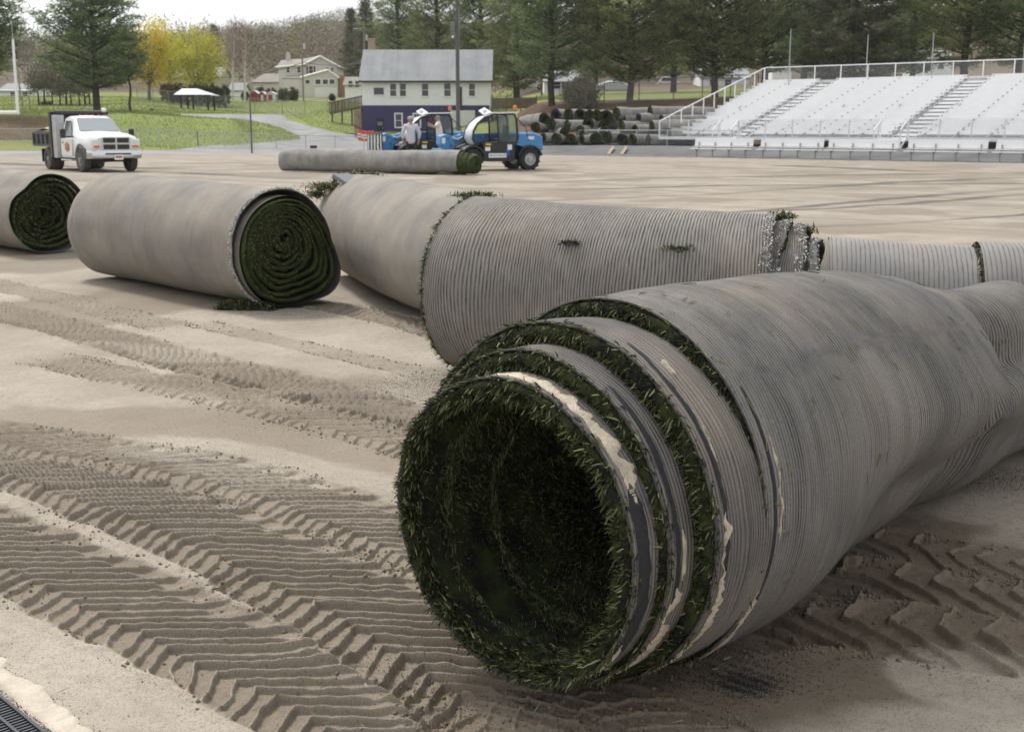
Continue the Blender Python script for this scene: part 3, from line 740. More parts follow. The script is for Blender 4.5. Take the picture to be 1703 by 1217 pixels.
def spiral_mat():
    t = NT('rolled_turf_end'); o = t.obj(); n = t.noise(60, 4, o, .7); m = t.noise(5, 4, o)
    c = t.mix(t.ramp(m, (.35, 0.0), (.65, 1.0)), (.036, .048, .018), (.066, .082, .030))
    c = t.mix(t.ramp(n, (.55, 0.0), (.75, .5)), c, (.13, .15, .06))
    e = t.mix(t.ramp(n, (.35, 0.0), (.65, 1.0)), (.008, .009, .007), (.03, .032, .026))
    c = t.mix(t.attr('edge'), c, e)
    return t.out(c, .92, t.bump(n, .8, .012), spec=.1)
MAT_SPIRAL = spiral_mat()

# ---- roll at the middle left, teardrop end towards us
mid = thing('turf_roll', 'smooth turf roll with a teardrop-shaped green spiral end and white torn edge', 'turf roll')
E2 = np.array([-2.02, 10.80]); F2 = np.array([-4.38, 13.22]); d2 = (E2-F2)/np.linalg.norm(E2-F2); n2 = np.array([d2[0], d2[1], 0.])
sh2 = shape_fn([(R(-30), R(26), .30), (R(35), R(30), -.06), (R(200), R(40), .03)])
def sh_tube(TH, SS): # tube angle 0 = right of travel = viewer's left when it faces us
    return shape_fn([(PI-R(-32), R(34), .10)])(TH)
def dsp2(TH, SS): return (fbm(SS*.9, TH*1.2, 3, 101)-.5)*.03, 0, 0, 0
pt = lambda t, rb, rz: [*(F2+d2*t), rb, rz]
Lr = np.linalg.norm(E2-F2)
T = Tube([pt(0, .50, .545), pt(.25, .535, .56), pt(1.2, .545, .55), pt(2.2, .54, .54), pt(Lr-.07, .53, .53)], m=200, step=.03, shape=sh_tube, disp=dsp2)
oo = T.build('backing', MAT_SMOOTH, mid); rim_ring(T, T.n-1, n2, 'cut_edge', oo, jag=.008)
r, c, t = T.ring(T.n-1)
def white_fringe(ring, cen, out, n, parent, sel=None, ln=(.008, .028), spread=.035, name='torn_white_edge'):
    n = int(n*1.8)
    m = len(ring); f = rng.uniform(0, m-1, n)
    if sel is not None: f = f[sel(f/(m-1))]
    i = f.astype(int); a = (f-i)[:, None]; p = ring[i]*(1-a)+ring[np.minimum(i+1, m-1)]*a; k = len(f)
    w = p-cen; w /= np.linalg.norm(w, axis=1)[:, None]
    p = p+w*.004+out*rng.uniform(-spread, .01, (k, 1)); d = w*rng.uniform(0, .8, (k, 1))+out*rng.normal(0, .6, (k, 1))+np.cross(out, w)*rng.normal(0, 1, (k, 1))
    V_, F_, _ = blade_arrays(p, d, rng.uniform(*ln, k)*.7, rng.uniform(.004, .010, k), drop=.0, bend=.08)
    return mesh(name, V_, F_, MAT_FRINGE, parent, attrs={'rnd': np.repeat(rng.uniform(0, 1, k), 6)})
white_fringe(r, c, n2, 1500, oo, sel=lambda f: (f > .02) & (f < .56), ln=(.012, .04))
T = Tube([pt(Lr-.5, .50, .50, ), pt(Lr-.2, .50, .505), pt(Lr, .495, .505)], m=160, step=.03, zb=.0, shape=lambda a, b: shape_fn([(PI-R(-30), R(26), .30), (PI-R(35), R(30), -.06)])(a))
oo = T.build('inner_layer', MAT_BAND, mid)
sp = spiral_face((*(E2+d2*.01), .50), d2, .485, .495, 10, mid, sh=sh2, off=(-.06, .15), blades=12000, bl=(.008, .018), bw=(.003, .005), name='spiral_end')
# short turf tongue on the ground below the end
def turf_flap(name, cx, cy, L_, W_, ang, h, parent, n=2500, bl=(.02, .04), top=None, base=0):
    u = np.linspace(-1, 1, 26); v = np.linspace(-1, 1, 14); U, Vv_ = np.meshgrid(u, v)
    e = np.clip(1-np.maximum(np.abs(U)**4, np.abs(Vv_)**4), 0, 1)**.4
    x = U*L_/2*(1+.1*(fbm(Vv_*2+cx, U*0, 2, 3)-.5)); y = Vv_*W_/2*(1+.5*(fbm(U*2+cx*3, U*0+1, 3, 4)-.5)); z = base+.004+h*e*(.6+.8*fbm(U*2+cy, Vv_*2, 3, 6))
    c, s_ = math.cos(ang), math.sin(ang); p = np.stack([cx+x*c-y*s_, cy+x*s_+y*c, z], -1)
    o = mesh(name, p.reshape(-1, 3), grid_faces(14, 26), MAT_TURF, parent, smooth=True)
    i = rng.integers(0, 14, n); j = rng.integers(0, 26, n); q = p[i, j]+np.stack([rng.normal(0, L_/60, n), rng.normal(0, W_/34, n), np.zeros(n)], -1)
    build_blades('turf_blades', [blade_arrays(q, np.stack([rng.normal(0, .5, n), rng.normal(0, .5, n), np.full(n, .8)], -1), rng.uniform(*bl, n), rng.uniform(.004, .008, n))], MAT_BLADE, o)
    return o
q = P(405, 516, z=0); turf_flap('turf_flap', q.x+.02, q.y+.12, .55, .26, -.2, .05, mid)

# ---- roll at the far left edge
lef = thing('turf_roll', 'turf roll cut off by the left photo edge, with a dark dented end', 'turf roll')
E0 = np.array([-5.95, 15.55]); d0 = np.array([.70, -.71]); d0 /= np.linalg.norm(d0); F0 = E0-d0*4.2
sh0 = shape_fn([(R(128), R(20), -.13), (R(60), R(40), .08), (R(-30), R(30), .06), (R(215), R(30), .1)])
T = Tube([[*F0, .52, .52], [*(F0+d0*2), .53, .53], [*E0, .52, .50]], m=140, step=.06, shape=lambda a, b: shape_fn([(PI-R(128), R(20), -.10), (PI-R(60), R(40), .06)])(a), disp=lambda a, b: ((fbm(b*.9, a*1.2, 3, 103)-.5)*.03, 0, 0, 0))
oo = T.build('backing', MAT_SMOOTH, lef); rim_ring(T, T.n-1, np.array([*d0, 0.]), 'cut_edge', oo)
spiral_face((*(E0-d0*.03), .50), d0, .485, .47, 7, lef, sh=sh0, off=(-.03, .03), blades=7000, bl=(.015, .035), bw=(.005, .008), cone=-.12)
white_fringe(*(lambda r, c, t: (r*.86+c*.14, c, np.array([*d0, 0.])))(*T.ring(T.n-1)), 160, lef, sel=lambda f: (f > .5) & (f < .78), name='torn_white_edge')

# ---- long roll in the middle: smooth stretch from behind, then a ribbed outer layer bending to the right
smr = thing('turf_roll', 'smooth grey turf roll running back behind the left end of the ribbed one', 'turf roll')
sm = [[-1.66, 13.3, .50, .55], [-1.42, 12.6, .535, .555], [-.92, 11.2, .55, .555], [-.36, 9.95, .545, .545], [.25, 9.1, .53, .52], [.9, 8.55, .52, .50], [1.7, 8.25, .45, .45]]
T = Tube(sm, m=200, step=.03, disp=lambda a, b: ((fbm(b*.8, a*1.2, 3, 111)-.5)*.035, 0, 0, 0))
oo = T.build('smooth_backing', MAT_SMOOTH, smr)
r, c, t = T.ring(0); turf_ring(T, 0, -np.array([t[0], t[1], 0]), 'far_end_turf', oo)
build_blades('far_end_blades', [fringe(r, c, -t, 1600, -.03, .02, (.03, .09), (.006, .012), lean=.6, inward=-.6, sel=lambda f: (f > .40) & (f < .72))], MAT_BLADE, oo)
def tuft(pos, rad, n, parent, name='turf_tuft', ln=(.02, .05), up=(0, 0, 1), flat=.35, mat=None, lo=0):
    pos = np.array(pos); up = np.array(up, float); up /= np.linalg.norm(up)
    q = rng.normal(0, 1, (n, 3)); q -= up*(q@up)[:, None]*(1-flat); q = pos+q*np.array(rad)*.5
    V_, F_, r_ = blade_arrays(q, up*rng.uniform(.3, 1, (n, 1))+rng.normal(0, .5, (n, 3)), rng.uniform(*ln, n), rng.uniform(.005, .010, n))
    return mesh(name, V_, F_, mat or MAT_BLADE, parent, attrs={'rnd': lo+(1-lo)*r_})
a_ = P(553, 312, Y=12.9); tuft(a_, (.24, .1, .10), 1100, smr, ln=(.03, .07), lo=.35)
a_ = P(528, 325, Y=13.0); tuft(a_, (.10, .1, .10), 300, smr, ln=(.03, .07))
a_ = P(790, 326, Y=9.6); tuft(a_, (.14, .1, .035), 500, smr, ln=(.02, .05), lo=.0)
a_ = P(578, 299, Y=12.8); MB().box((a_.x, a_.y, a_.z), (.22, .28, .045), rz=-.5, ch=.008, ry=.45).box((a_.x+.12, a_.y+.02, a_.z-.03), (.26, .2, .03), rz=-.3, ch=.008, ry=.12).build('backing_scrap', plain('grey_backing_scrap', (.22, .225, .24), .9, sc=30), smr)
lng = thing('turf_roll', 'long wide-ribbed turf roll with torn white-fringed layers at its right end', 'turf roll')
rbp = [[-.235, 7.92, .575, .580], [.02, 7.74, .575, .578], [.38, 7.58, .565, .565], [.9, 7.36, .56, .56], [1.30, 7.24, .555, .555], [1.56, 7.17, .55, .55]]
T = Tube(rbp, m=240, step=.02, disp=lambda a, b: ((fbm(b*1.1, a*1.3, 3, 113)-.5)*.03, 0, 0, 0))
rw = T.build('ribbed_backing', MAT_RIB, lng)
r, c, t = T.ring(0); rim_ring(T, 0, -t, 'cut_edge', rw); turf_ring(T, 0, -t, 'turf_pile', rw, .008, .05)
build_blades('turf_blade_edge', [fringe(r, c, -t, 2600, -.005, .03, (.015, .045), (.003, .006), lean=.8, inward=-.5, clump=.8)], MAT_BLADE, rw)
# the right end: torn layers stepping out
r, c, t = T.ring(T.n-1); te = np.array([t[0], t[1], 0.])
rim_ring(T, T.n-1, te, 'cut_edge', rw, jag=.01); white_fringe(r, c, te, 900, rw, sel=lambda f: (f > .2) & (f < .8), spread=.05)
ce = np.array(rbp[-1][:2]); tt = te[:2]
for k, (a0, a1, rad) in enumerate([(-.2, .08, .53), (-.1, .20, .505), (0, .27, .455)]):
    T3 = Tube([[*(ce+tt*a0), rad, rad, .01*k], [*(ce+tt*(a0+a1)/2), rad, rad, .012*k], [*(ce+tt*a1), rad-.005, rad, .02*k]], m=160, step=.02, disp=lambda a, b: ((fbm(b*3, a*2, 3, 115+k)-.5)*.03, 0, 0, (fbm(a*1.5, b*0, 3, 120+k)-.5)*.09))
    l3 = T3.build('torn_layer', MAT_BAND if k < 2 else MAT_FAR, lng); r, c, t = T3.ring(T3.n-1); t = te
    rim_ring(T3, T3.n-1, te, 'cut_edge', l3, jag=.01); turf_ring(T3, T3.n-1, te, 'turf_pile', l3, .008, .045)
    white_fringe(r, c, te, 650, l3, sel=lambda f: (f > .2) & (f < .8), spread=.05)
a_ = P(1301, 361, Y=7.2); tuft(a_, (.07, .06, .06), 200, lng, ln=(.02, .045), lo=.2)
a_ = P(1336, 388, Y=7.15); tuft(a_, (.07, .06, .08), 320, lng, ln=(.02, .045), lo=.2)
a_ = P(1322, 415, Y=7.0); tuft(a_, (.06, .06, .12), 320, lng, ln=(.02, .045), lo=.2)
spiral_face((*(ce+tt*.24), .47), tt, .43, .43, 6, lng, blades=0)
MAT_RUB = attrmat('black_rubber_crumb_blades', ((0, (.02, .02, .02)), (1, (.12, .12, .11))), .9)
for (u, v, Y, lo, mt, w_) in ((957, 404, 6.83, 0, MAT_RUB, .10), (1137, 415, 6.75, .3, MAT_BLADE, .12)):
    a_ = P(u, v, Y=Y)
    # find the surface point of the ribbed sleeve nearest that sight line
    uu, vv = proj(T.V[..., 0], T.V[..., 1], T.V[..., 2]); dd = (uu-u)**2+(vv-v)**2+1e5*(T.V[..., 1] > T.xy[:, 1][:, None]); k = np.unravel_index(np.argmin(dd), dd.shape)
    tuft(T.V[k], (w_, .03, .02), 160, lng, ln=(.01, .03), up=(0, -.5, .8), mat=mt, lo=lo)

# ---- roll at the right edge behind the foreground roll
rgt = thing('turf_roll', 'pale ribbed turf roll at the right edge of the photo, behind the foreground roll', 'turf roll')
T = Tube([[1.2, 8.35, .42, .43], [2.0, 8.12, .43, .435], [2.55, 8.0, .42, .42], [3.0, 7.9, .41, .41], [4.5, 7.6, .40, .41]], m=160, step=.04, disp=lambda a, b: ((fbm(b*1.1, a*1.3, 3, 131)-.5)*.02, 0, 0, 0))
T.build('smooth_backing', MAT_SMOOTH, rgt)
T = Tube([[2.13, 8.09, .438, .441], [2.6, 7.99, .426, .426], [3.04, 7.893, .417, .417]], m=160, step=.03, disp=lambda a, b: ((fbm(b*1.1, a*1.3, 3, 132)-.5)*.012, 0, 0, 0))
MAT_RIB2 = backing('carpet_backing_pale_ribs', .030, c0=(.33, .315, .30), c1=(.25, .24, .235), groove=.7, fade=.9, bluish=.25, width=.2)
l4 = T.build('ribbed_layer', MAT_RIB2, rgt); r, c, t = T.ring(T.n-1); te = np.array([t[0], t[1], 0.]); rim_ring(T, T.n-1, te, 'cut_edge', l4)
build_blades('turf_blade_edge', [fringe(r, c, te, 1500, -.012, .03, (.015, .045), (.003, .007), lean=.6, inward=-.5)], MAT_BLADE, l4)
T = Tube([[3.05, 7.89, .425, .435], [3.6, 7.78, .425, .43], [4.6, 7.57, .42, .42]], m=160, step=.03, disp=lambda a, b: ((fbm(b*1.1, a*1.3, 3, 133)-.5)*.012, 0, 0, 0))
T.build('ribbed_layer', MAT_RIB2, rgt)

# ---- roll lying across the field in the distance
far = thing('turf_roll', 'slim long turf roll lying sideways in front of the telehandlers', 'turf roll')
a = P(474, 286, z=0); b = P(778, 291.5, z=0); A1 = np.array([a.x, a.y+.35]); B1 = np.array([b.x, b.y+.35]); dd = (B1-A1)/np.linalg.norm(B1-A1)
Lf = np.linalg.norm(B1-A1)
T = Tube([[*A1, .36, .40], [*(A1+dd*.15), .41, .42], [*(A1+dd*Lf*.4), .43, .425], [*(A1+dd*Lf*.47), .41, .405], [*(A1+dd*Lf*.75), .425, .42], [*(A1+dd*(Lf-.25)), .42, .42]], m=72, step=.12, disp=lambda a, b: ((fbm(b*.7, a*1.2, 3, 141)-.5)*.05, 0, 0, 0))
MAT_FARROLL = backing('carpet_backing_dirty', .05, c0=(.36, .345, .32), c1=(.20, .19, .18), groove=0, fade=0, bluish=.5, depth=.1)
T.build('backing', MAT_FARROLL, far)
dt = dd
for k, (a0, a1, rad) in enumerate([(-.5, -.1, .40), (-.3, .06, .37), (-.2, .22, .335)]):
    T3 = Tube([[*(B1+dt*a0), rad, rad, .01*k], [*(B1+dt*(a0+a1)/2), rad, rad, .01*k], [*(B1+dt*a1), rad-.01, rad-.01, .01*k]], m=48, step=.1)
    l3 = T3.build('green_layer', MAT_SPIRAL, far); turf_ring(T3, T3.n-1, np.array([*dt, 0.]), 'turf_pile', l3, .0, .05, .05, mat=MAT_SPIRAL)
fn = np.array([.80, -.60]); 
T3 = Tube([[*(B1), .34, .34, .01], [*(B1+dt*.2), .33, .33, .01], [*(B1+dt*.2+fn*.1), .32, .32, .02]], m=48, step=.05); T3.build('green_layer', MAT_SPIRAL, far)
spiral_face((*(B1+dt*.2+fn*.12), .345), fn, .32, .325, 4, far, amp=1.0, nth=40, cone=.0)
def wavy(name, p0, p1, w_, h, mat, waves=4, **kw):
    p0 = np.array(p0); p1 = np.array(p1); n = 60; t = np.linspace(0, 1, n); L = np.linalg.norm(p1-p0); d = (p1-p0)/L; nn = np.array([-d[1], d[0]])
    rows = []
    for s_ in np.linspace(-1, 1, 9):
        k = p0[None]+d[None]*(t*L)[:, None]+nn[None]*(s_*w_/2+.12*np.sin(t*waves*PI+1))[:, None]
        z = .01+h*(np.sin(t*waves*2*PI+s_*.8)*.5+.5)*np.clip(1-abs(s_)**3, 0, 1)*(.4+.6*vnoise(t*9, t*0, 2))+.02*(1-abs(s_))
        rows.append(np.stack([k[:, 0], k[:, 1], z], -1))
    return mesh(name, np.array(rows).reshape(-1, 3), grid_faces(9, n), mat, None, smooth=True, **kw)
a = P(632, 287.5, z=0); b = P(768, 291, z=0)
MAT_GREENSTRIP = plain('green_turf_strip', (.085, .11, .045), .95, var=.5, sc=12, bump=.5)
wavy('turf_strip', (a.x, a.y-.1), (b.x, b.y-.1), .35, .16, MAT_GREENSTRIP, label='crumpled strip of green turf on the ground along the distant roll', cat='turf strip')
ORD = ('first', 'second', 'third', 'fourth', 'fifth', 'sixth', 'seventh', 'eighth', 'ninth')
# ------------------------------------------------------------------ trees
def tri_cloud(cen, rad, n, size, aspect=.3, flat=1., seed=None, vert=None):
    """n slim triangles scattered round each centre: leaves or needle sprays"""
    cen = np.asarray(cen, float); k = len(cen); rad = np.asarray(rad, float).reshape(-1, 1)
    c = np.repeat(cen, n, 0); r = np.repeat(np.broadcast_to(rad, (k, 1)), n, 0)
    q = rng.normal(0, .5, (k*n, 3)); q[:, 2] *= flat; p = c+q*r
    d = rng.normal(0, 1, (k*n, 3)); 
    if vert is not None: d[:, 2] = d[:, 2]*.5+vert
    d += q*1.2; d /= np.linalg.norm(d, axis=1)[:, None]
    s = np.cross(d, rng.normal(0, 1, (k*n, 3))); s /= np.linalg.norm(s, axis=1)[:, None]
    L = rng.uniform(.6, 1.3, (k*n, 1))*size
    V = np.stack([p-s*L*aspect, p+s*L*aspect, p+d*L], 1).reshape(-1, 3)
    Fc = np.arange(k*n*3).reshape(-1, 3)
    return V, Fc, q
def M_(t): return np.array(t)
def needle_mat(name, a, b, c):
    return attrmat(name, ((0, a), (.5, b), (1, c)), .8, trans=.42)
MAT_TWIG = attrmat('bare_twigs', ((0, (.16, .12, .10)), (1, (.34, .28, .24))), .95)
MAT_BARK = plain('dark_bark', (.075, .058, .045), .95, var=.4, sc=3, bump=.5)
MAT_BARKG = plain('grey_bark', (.19, .17, .15), .95, var=.3, sc=3)
MAT_BIRCH = plain('birch_bark', (.62, .60, .56), .9, var=.3, sc=3)
MAT_PINE = needle_mat('pine_needles', (.068, .096, .055), (.165, .21, .10), (.33, .385, .17))
MAT_PINE2 = needle_mat('pine_needles_yellower', (.08, .105, .05), (.20, .225, .095), (.38, .39, .17))
MAT_SPRUCE = needle_mat('spruce_needles', (.055, .068, .044), (.125, .135, .075), (.25, .24, .13))
def pine_mesh(parent, H, Rc, base=.16, seed=1, mat=None, droop=0, limbs=8, lean=0, size=.42, peak=.28, dens=1., tip=.2):
    rs = np.random.default_rng(seed); b = MB(); k = 9
    tr = [(lean*H*(i/k)**2+.12*math.sin(i*1.3+seed), .1*math.cos(i*1.7+seed), H*i/k) for i in range(k+1)]
    b.tube(tr, [max(.03, H*.019*(1-i/k)**.8) for i in range(k+1)], 9)
    def tp(h):
        f = h/H*k; i = min(int(f), k-1); a = f-i; return np.array(tr[i])*(1-a)+np.array(tr[i+1])*a
    cen = []; rad = []; lim = MB()
    h = base*H
    while h < H*.985:
        f = (h-base*H)/(H*(1-base))
        prof = (min(1, (f+.12)/peak)**.6 if f < peak else ((1-f)/(1-peak))**.75)
        n = rs.integers(max(3, limbs-3), limbs+1)
        a0 = rs.uniform(0, 2*PI)
        for j in range(n):
            L = Rc*max(prof, .08)*rs.uniform(.6, 1.15); a = a0+2*PI*j/n+rs.uniform(-.35, .35)
            up = (.18+.5*f) if not droop else (-.1+.35*f)
            up += rs.uniform(-.12, .12); p0 = tp(h+rs.uniform(-.2, .2)); pts = []
            for t in np.linspace(0, 1, 5):
                pts.append(p0+np.array([math.cos(a)*L*t, math.sin(a)*L*t, L*(up*t+(.22*t*t if not droop else -.18*math.sin(t*PI)))]))
            if L > .8: lim.tube(pts, [max(.012, .018*L*(1-t)+.008) for t in np.linspace(0, 1, 5)], 4, caps=False)
            m = max(2, int(L*2.3*dens))
            for q in range(m):
                t = .30+.72*(q+rs.uniform(0, 1))/m; i = min(int(t*4), 3); aa = t*4-i
                c = pts[i]*(1-aa)+pts[i+1]*aa; sp = .16*L*(1.15-t)+.12
                c = c+np.array([-math.sin(a), math.cos(a), 0])*rs.normal(0, sp)*1.5+np.array([0, 0, rs.normal(0.08, .1)])
                cen.append(c); rad.append(.30+.14*L*(1.1-t)+rs.uniform(0, .22))
        h += max(.45, H*.046)*rs.uniform(.75, 1.2)*(1-.35*f)
    V, Fc, q = tri_cloud(cen, rad, int(26*dens), size, .12, .34, vert=.30)
    n = int(26*dens); shade = np.repeat(rs.uniform(.12, .78, len(cen)), n*3)+np.repeat(rng.normal(0, .10, len(cen)*n), 3)+np.repeat(np.clip(q[:, 2], -.5, .6)*.3, 3)  # random clump tone, plus lighter tops that paint light from above
    t_ = b.build('trunk', MAT_BARK, parent, smooth=True); lim.build('limbs', MAT_BARK, t_)
    mesh('crown', V, Fc, mat or MAT_PINE, parent, attrs={'rnd': np.clip(shade, 0, 1)})
def leafy_mesh(parent, H, Rc, base, seed, mat, twigmat=MAT_BARKG, clumps=260, per=40, size=.3, rad=.8, trunks=1, top=None, aspect=.35):
    rs = np.random.default_rng(seed); b = MB(); li = MB(); cen = []
    for t in range(trunks):
        ox = rs.normal(0, .25)*(trunks > 1)
        hb = base*H; b.tube([(ox, 0, -.2), (ox*1.2, .05, hb*.6), (ox*1.4+.05, 0, hb*1.2)], [H*.028, H*.022, H*.016], 8)
    cz = (base*H+H)/2; hz = (H-base*H)/2
    for i in range(clumps):
        d = rs.normal(size=3); d /= np.linalg.norm(d); r = rs.uniform(.25, 1)**.5
        lump = 1+.18*math.sin(d[0]*5+seed)+.15*math.sin(d[2]*6+d[1]*4+seed*2)
        c = np.array([d[0]*Rc*r*lump, d[1]*Rc*r*lump, cz+d[2]*hz*r*lump]); cen.append(c)
        if i % 6 == 0:
            s_ = np.array([0, 0, base*H*1.1+rs.uniform(0, hz*.5)]); m = (s_+c)/2+np.array([0, 0, -.2])
            li.tube([s_, m, c], [H*.008, H*.005, .015], 4, caps=False)
    V, Fc, q = tri_cloud(cen, np.full(len(cen), rad), per, size, aspect, .8)
    sh = np.repeat(rs.uniform(.1, .85, len(cen)), per*3)+np.repeat(rng.normal(0, .15, len(cen)*per), 3)
    t_ = b.build('trunk', twigmat, parent, smooth=True); li.build('branches', twigmat, t_)
    mesh('crown', V, Fc, mat, parent, attrs={'rnd': np.clip(sh, 0, 1)})
def bare_mesh(parent, H, seed, mat, spread=.35, n=9, twigs=None, twigcol=None, lean=0):
    rs = np.random.default_rng(seed); b = MB(); li = MB(); ends = []
    b.tube([(0, 0, -.2), (lean*.3, 0, H*.35), (lean, .1, H*.7), (lean*1.3, 0, H)], [H*.016, H*.012, H*.007, .01], 7)
    for i in range(n*3):
        h = H*rs.uniform(.3, .95); a = rs.uniform(0, 2*PI); L = H*spread*(1.1-h/H)*rs.uniform(.5, 1.1)
        p0 = np.array([lean*h/H, 0, h]); e = p0+np.array([math.cos(a)*L, math.sin(a)*L, L*rs.uniform(.7, 1.5)])
        m = (p0+e)/2+np.array([math.cos(a)*L*.12, 0, -.05*L]); li.tube([p0, m, e], [H*.005, H*.003, .008], 4, caps=False)
        for t in (.4, .6, .8, 1): ends.append(p0*(1-t)+e*t)
    t_ = b.build('trunk', mat, parent, smooth=True); li.build('branches', mat, t_)
    V, Fc, q = tri_cloud(ends, np.full(len(ends), H*.08), 13, H*.06, .03, 1, vert=.6)
    mesh('twigs', V, Fc, twigcol or MAT_TWIG, parent, attrs={'rnd': np.repeat(rng.uniform(0, 1, len(ends)*13), 3)})
#MAT_TWIG = attrmat('bare_twigs', ((0, (.16, .12, .10)), (1, (.34, .28, .24))), .95)
MAT_YEL = attrmat('yellow_spring_leaves', ((0, (.40, .30, .02)), (.5, (.60, .47, .05)), (1, (.70, .60, .13))), .8, trans=.3)
MAT_LIME = attrmat('lime_spring_leaves', ((0, (.32, .31, .04)), (.5, (.52, .49, .06)), (1, (.66, .61, .16))), .8, trans=.3)
MAT_HEDGE = needle_mat('cedar_hedge', (.04, .05, .018), (.085, .095, .03), (.15, .15, .05))
MAT_REDHEDGE = attrmat('red_brown_shrub', ((0, (.07, .045, .035)), (1, (.19, .12, .09))), .9)
MAT_GREYBUD = attrmat('grey_green_buds', ((0, (.13, .125, .09)), (1, (.29, .27, .20))), .9)

def tree_at(kind, name, u, Y, label, cat='tree', group=None, v=None, **kw):
    x = (u-851.5)*Y/2039; z = tz(x, Y); p = P(u, 190, Y=Y)
    o = thing(name, label, cat, (p.x, Y, z-.05), rng.uniform(0, 6), group)
    kind(o, **kw); return o
def hz(u, v, Y):      # height above ground of the point seen at (u,v) at depth Y
    p = P(u, v, Y=Y); return p.z-tz(p.x, p.y)

tree_at(pine_mesh, 'pine_tree', 163, 112, 'tall broad white pine standing alone behind the white dump truck', H=17.5, Rc=4.9, base=.12, seed=3, peak=.22, limbs=9, dens=1.1)
tree_at(pine_mesh, 'pine_tree', 218, 108, 'slender small pine with a thin bare stem, just right of the lone broad pine', H=6.6, Rc=2.0, base=.42, seed=5, limbs=5, dens=.8, peak=.4)
tree_at(pine_mesh, 'pine_tree', -14, 96, 'dark pine cut off by the left edge of the photo beside the goalpost', H=13, Rc=2.9, base=.22, seed=6, peak=.3)
# the row behind the pile and the bleachers
pg = 'white pines in a row behind the bleachers'
for i, (u, Y, Hh, Rc, base, sd, m, lb, kw) in enumerate([
    (665, 165, 24, 4.6, .08, 11, MAT_PINE, 'dark dense pine behind the left end of the purple and white building', dict(peak=.25)),
    (728, 158, 24, 5.0, .10, 12, MAT_PINE2, 'yellow-green pine rising over the middle of the grey building roof', dict(peak=.3)),
    (800, 150, 23, 4.8, .14, 13, MAT_PINE, 'dark pine rising over the right end of the grey building roof', dict(peak=.3)),
    (917, 112, 17, 4.5, .13, 14, MAT_PINE, 'pine with a straight bare trunk behind the left end of the turf pile', dict(peak=.25)),
    (1048, 110, 17, 5.8, .10, 15, MAT_PINE2, 'broad pine with a forked stout trunk behind the middle of the turf pile', dict(peak=.3, limbs=9)),
    (1186, 112, 17.5, 6.0, .10, 16, MAT_PINE2, 'broad yellowish pine behind the left stair rail of the bleachers', dict(peak=.32, limbs=9)),
    (1268, 118, 18, 5.0, .12, 17, MAT_PINE, 'pine standing behind the top left corner of the bleachers', dict(peak=.3)),
    (1412, 108, 19, 5.6, .10, 18, MAT_SPRUCE, 'dark drooping spruce behind the middle of the bleachers', dict(droop=1, peak=.22, limbs=10)),
    (1600, 104, 18, 5.6, .12, 19, MAT_PINE2, 'yellowish pine with open boughs behind the right part of the bleachers', dict(peak=.35)),
    (1690, 100, 18, 5.2, .12, 20, MAT_PINE, 'dark pine at the far right behind the bleachers', dict(peak=.35)),
    (1335, 128, 19, 4.4, .1, 21, MAT_PINE, 'shaded pine between the corner pine and the drooping spruce', dict(peak=.3)),
    (1512, 126, 16, 3.8, .1, 22, MAT_PINE, 'shaded pine just right of the drooping spruce', dict(peak=.3)),
    (990, 155, 17, 4.2, .1, 23, MAT_PINE, 'hazy farther pine seen between the two pines behind the turf pile', dict(peak=.3)),
    (1118, 145, 20, 4.0, .1, 24, MAT_PINE, 'farther pine filling the gap left of the yellowish pine', dict(peak=.3)),
    (858, 140, 21, 4.4, .1, 25, MAT_PINE2, 'farther pine just right of the building gable', dict(peak=.3)),
    (612, 205, 17, 3.4, .05, 26, MAT_SPRUCE, 'narrow dark conifer behind the chimney of the building', dict(droop=1, peak=.2)),
    (588, 235, 15, 3.0, .05, 27, MAT_SPRUCE, 'dark conifer behind the right end of the tan house', dict(droop=1, peak=.2)),
    (362, 290, 13, 3.2, .1, 28, MAT_PINE, 'small far conifer between the lime tree and the two birches', dict(peak=.25)),
    ]):
    tree_at(pine_mesh, 'pine_tree', u, Y, lb, group=pg if 3 <= i <= 14 else None, H=Hh, Rc=Rc, base=base, seed=sd, mat=m, **kw)
tree_at(leafy_mesh, 'maple_tree', 250, 165, 'golden yellow spring maple beside the lone pine', H=10.4, Rc=3.4, base=.15, seed=31, mat=MAT_YEL, clumps=250, per=30, size=.26, rad=1.0)
tree_at(leafy_mesh, 'maple_tree', 285, 176, 'olive-yellow spring tree between the golden maple and the lime tree', H=10.2, Rc=3.2, base=.2, seed=32, mat=MAT_LIME, clumps=200, per=26, size=.26, rad=1.0)
tree_at(leafy_mesh, 'maple_tree', 333, 165, 'lime-yellow round spring tree above the cedar hedge', H=10.2, Rc=3.9, base=.12, seed=33, mat=MAT_LIME, clumps=280, per=30, size=.26, rad=1.0)
MAT_REDTWIG = attrmat('reddish_twigs', ((0, (.21, .13, .11)), (1, (.36, .25, .22))), .95)
tree_at(bare_mesh, 'birch_tree', 388, 185, 'thin bare birch, the left of the two white-stemmed ones', H=11.8, seed=41, mat=MAT_BIRCH, spread=.22, twigcol=MAT_REDTWIG, lean=-.6)
tree_at(bare_mesh, 'birch_tree', 408, 185, 'thin bare birch, the right of the two white-stemmed ones', H=12.3, seed=42, mat=MAT_BIRCH, spread=.22, twigcol=MAT_REDTWIG, lean=.5)
# small grey-green budding trees in a row at the left
for i, u in enumerate((66, 76, 88, 101, 112, 119, 134, 143, 150)):
    tree_at(leafy_mesh, 'budding_tree', u, 128+3*(i % 3), 'small grey-green budding tree, '+ORD[i]+' from left in the row beside the lone pine', group='small budding trees left of the lone pine', H=3.9+.5*math.sin(i*2), Rc=1.25, base=.3, seed=50+i, mat=MAT_GREYBUD, twigmat=MAT_BARK, clumps=60, per=26, size=.2, rad=.5)
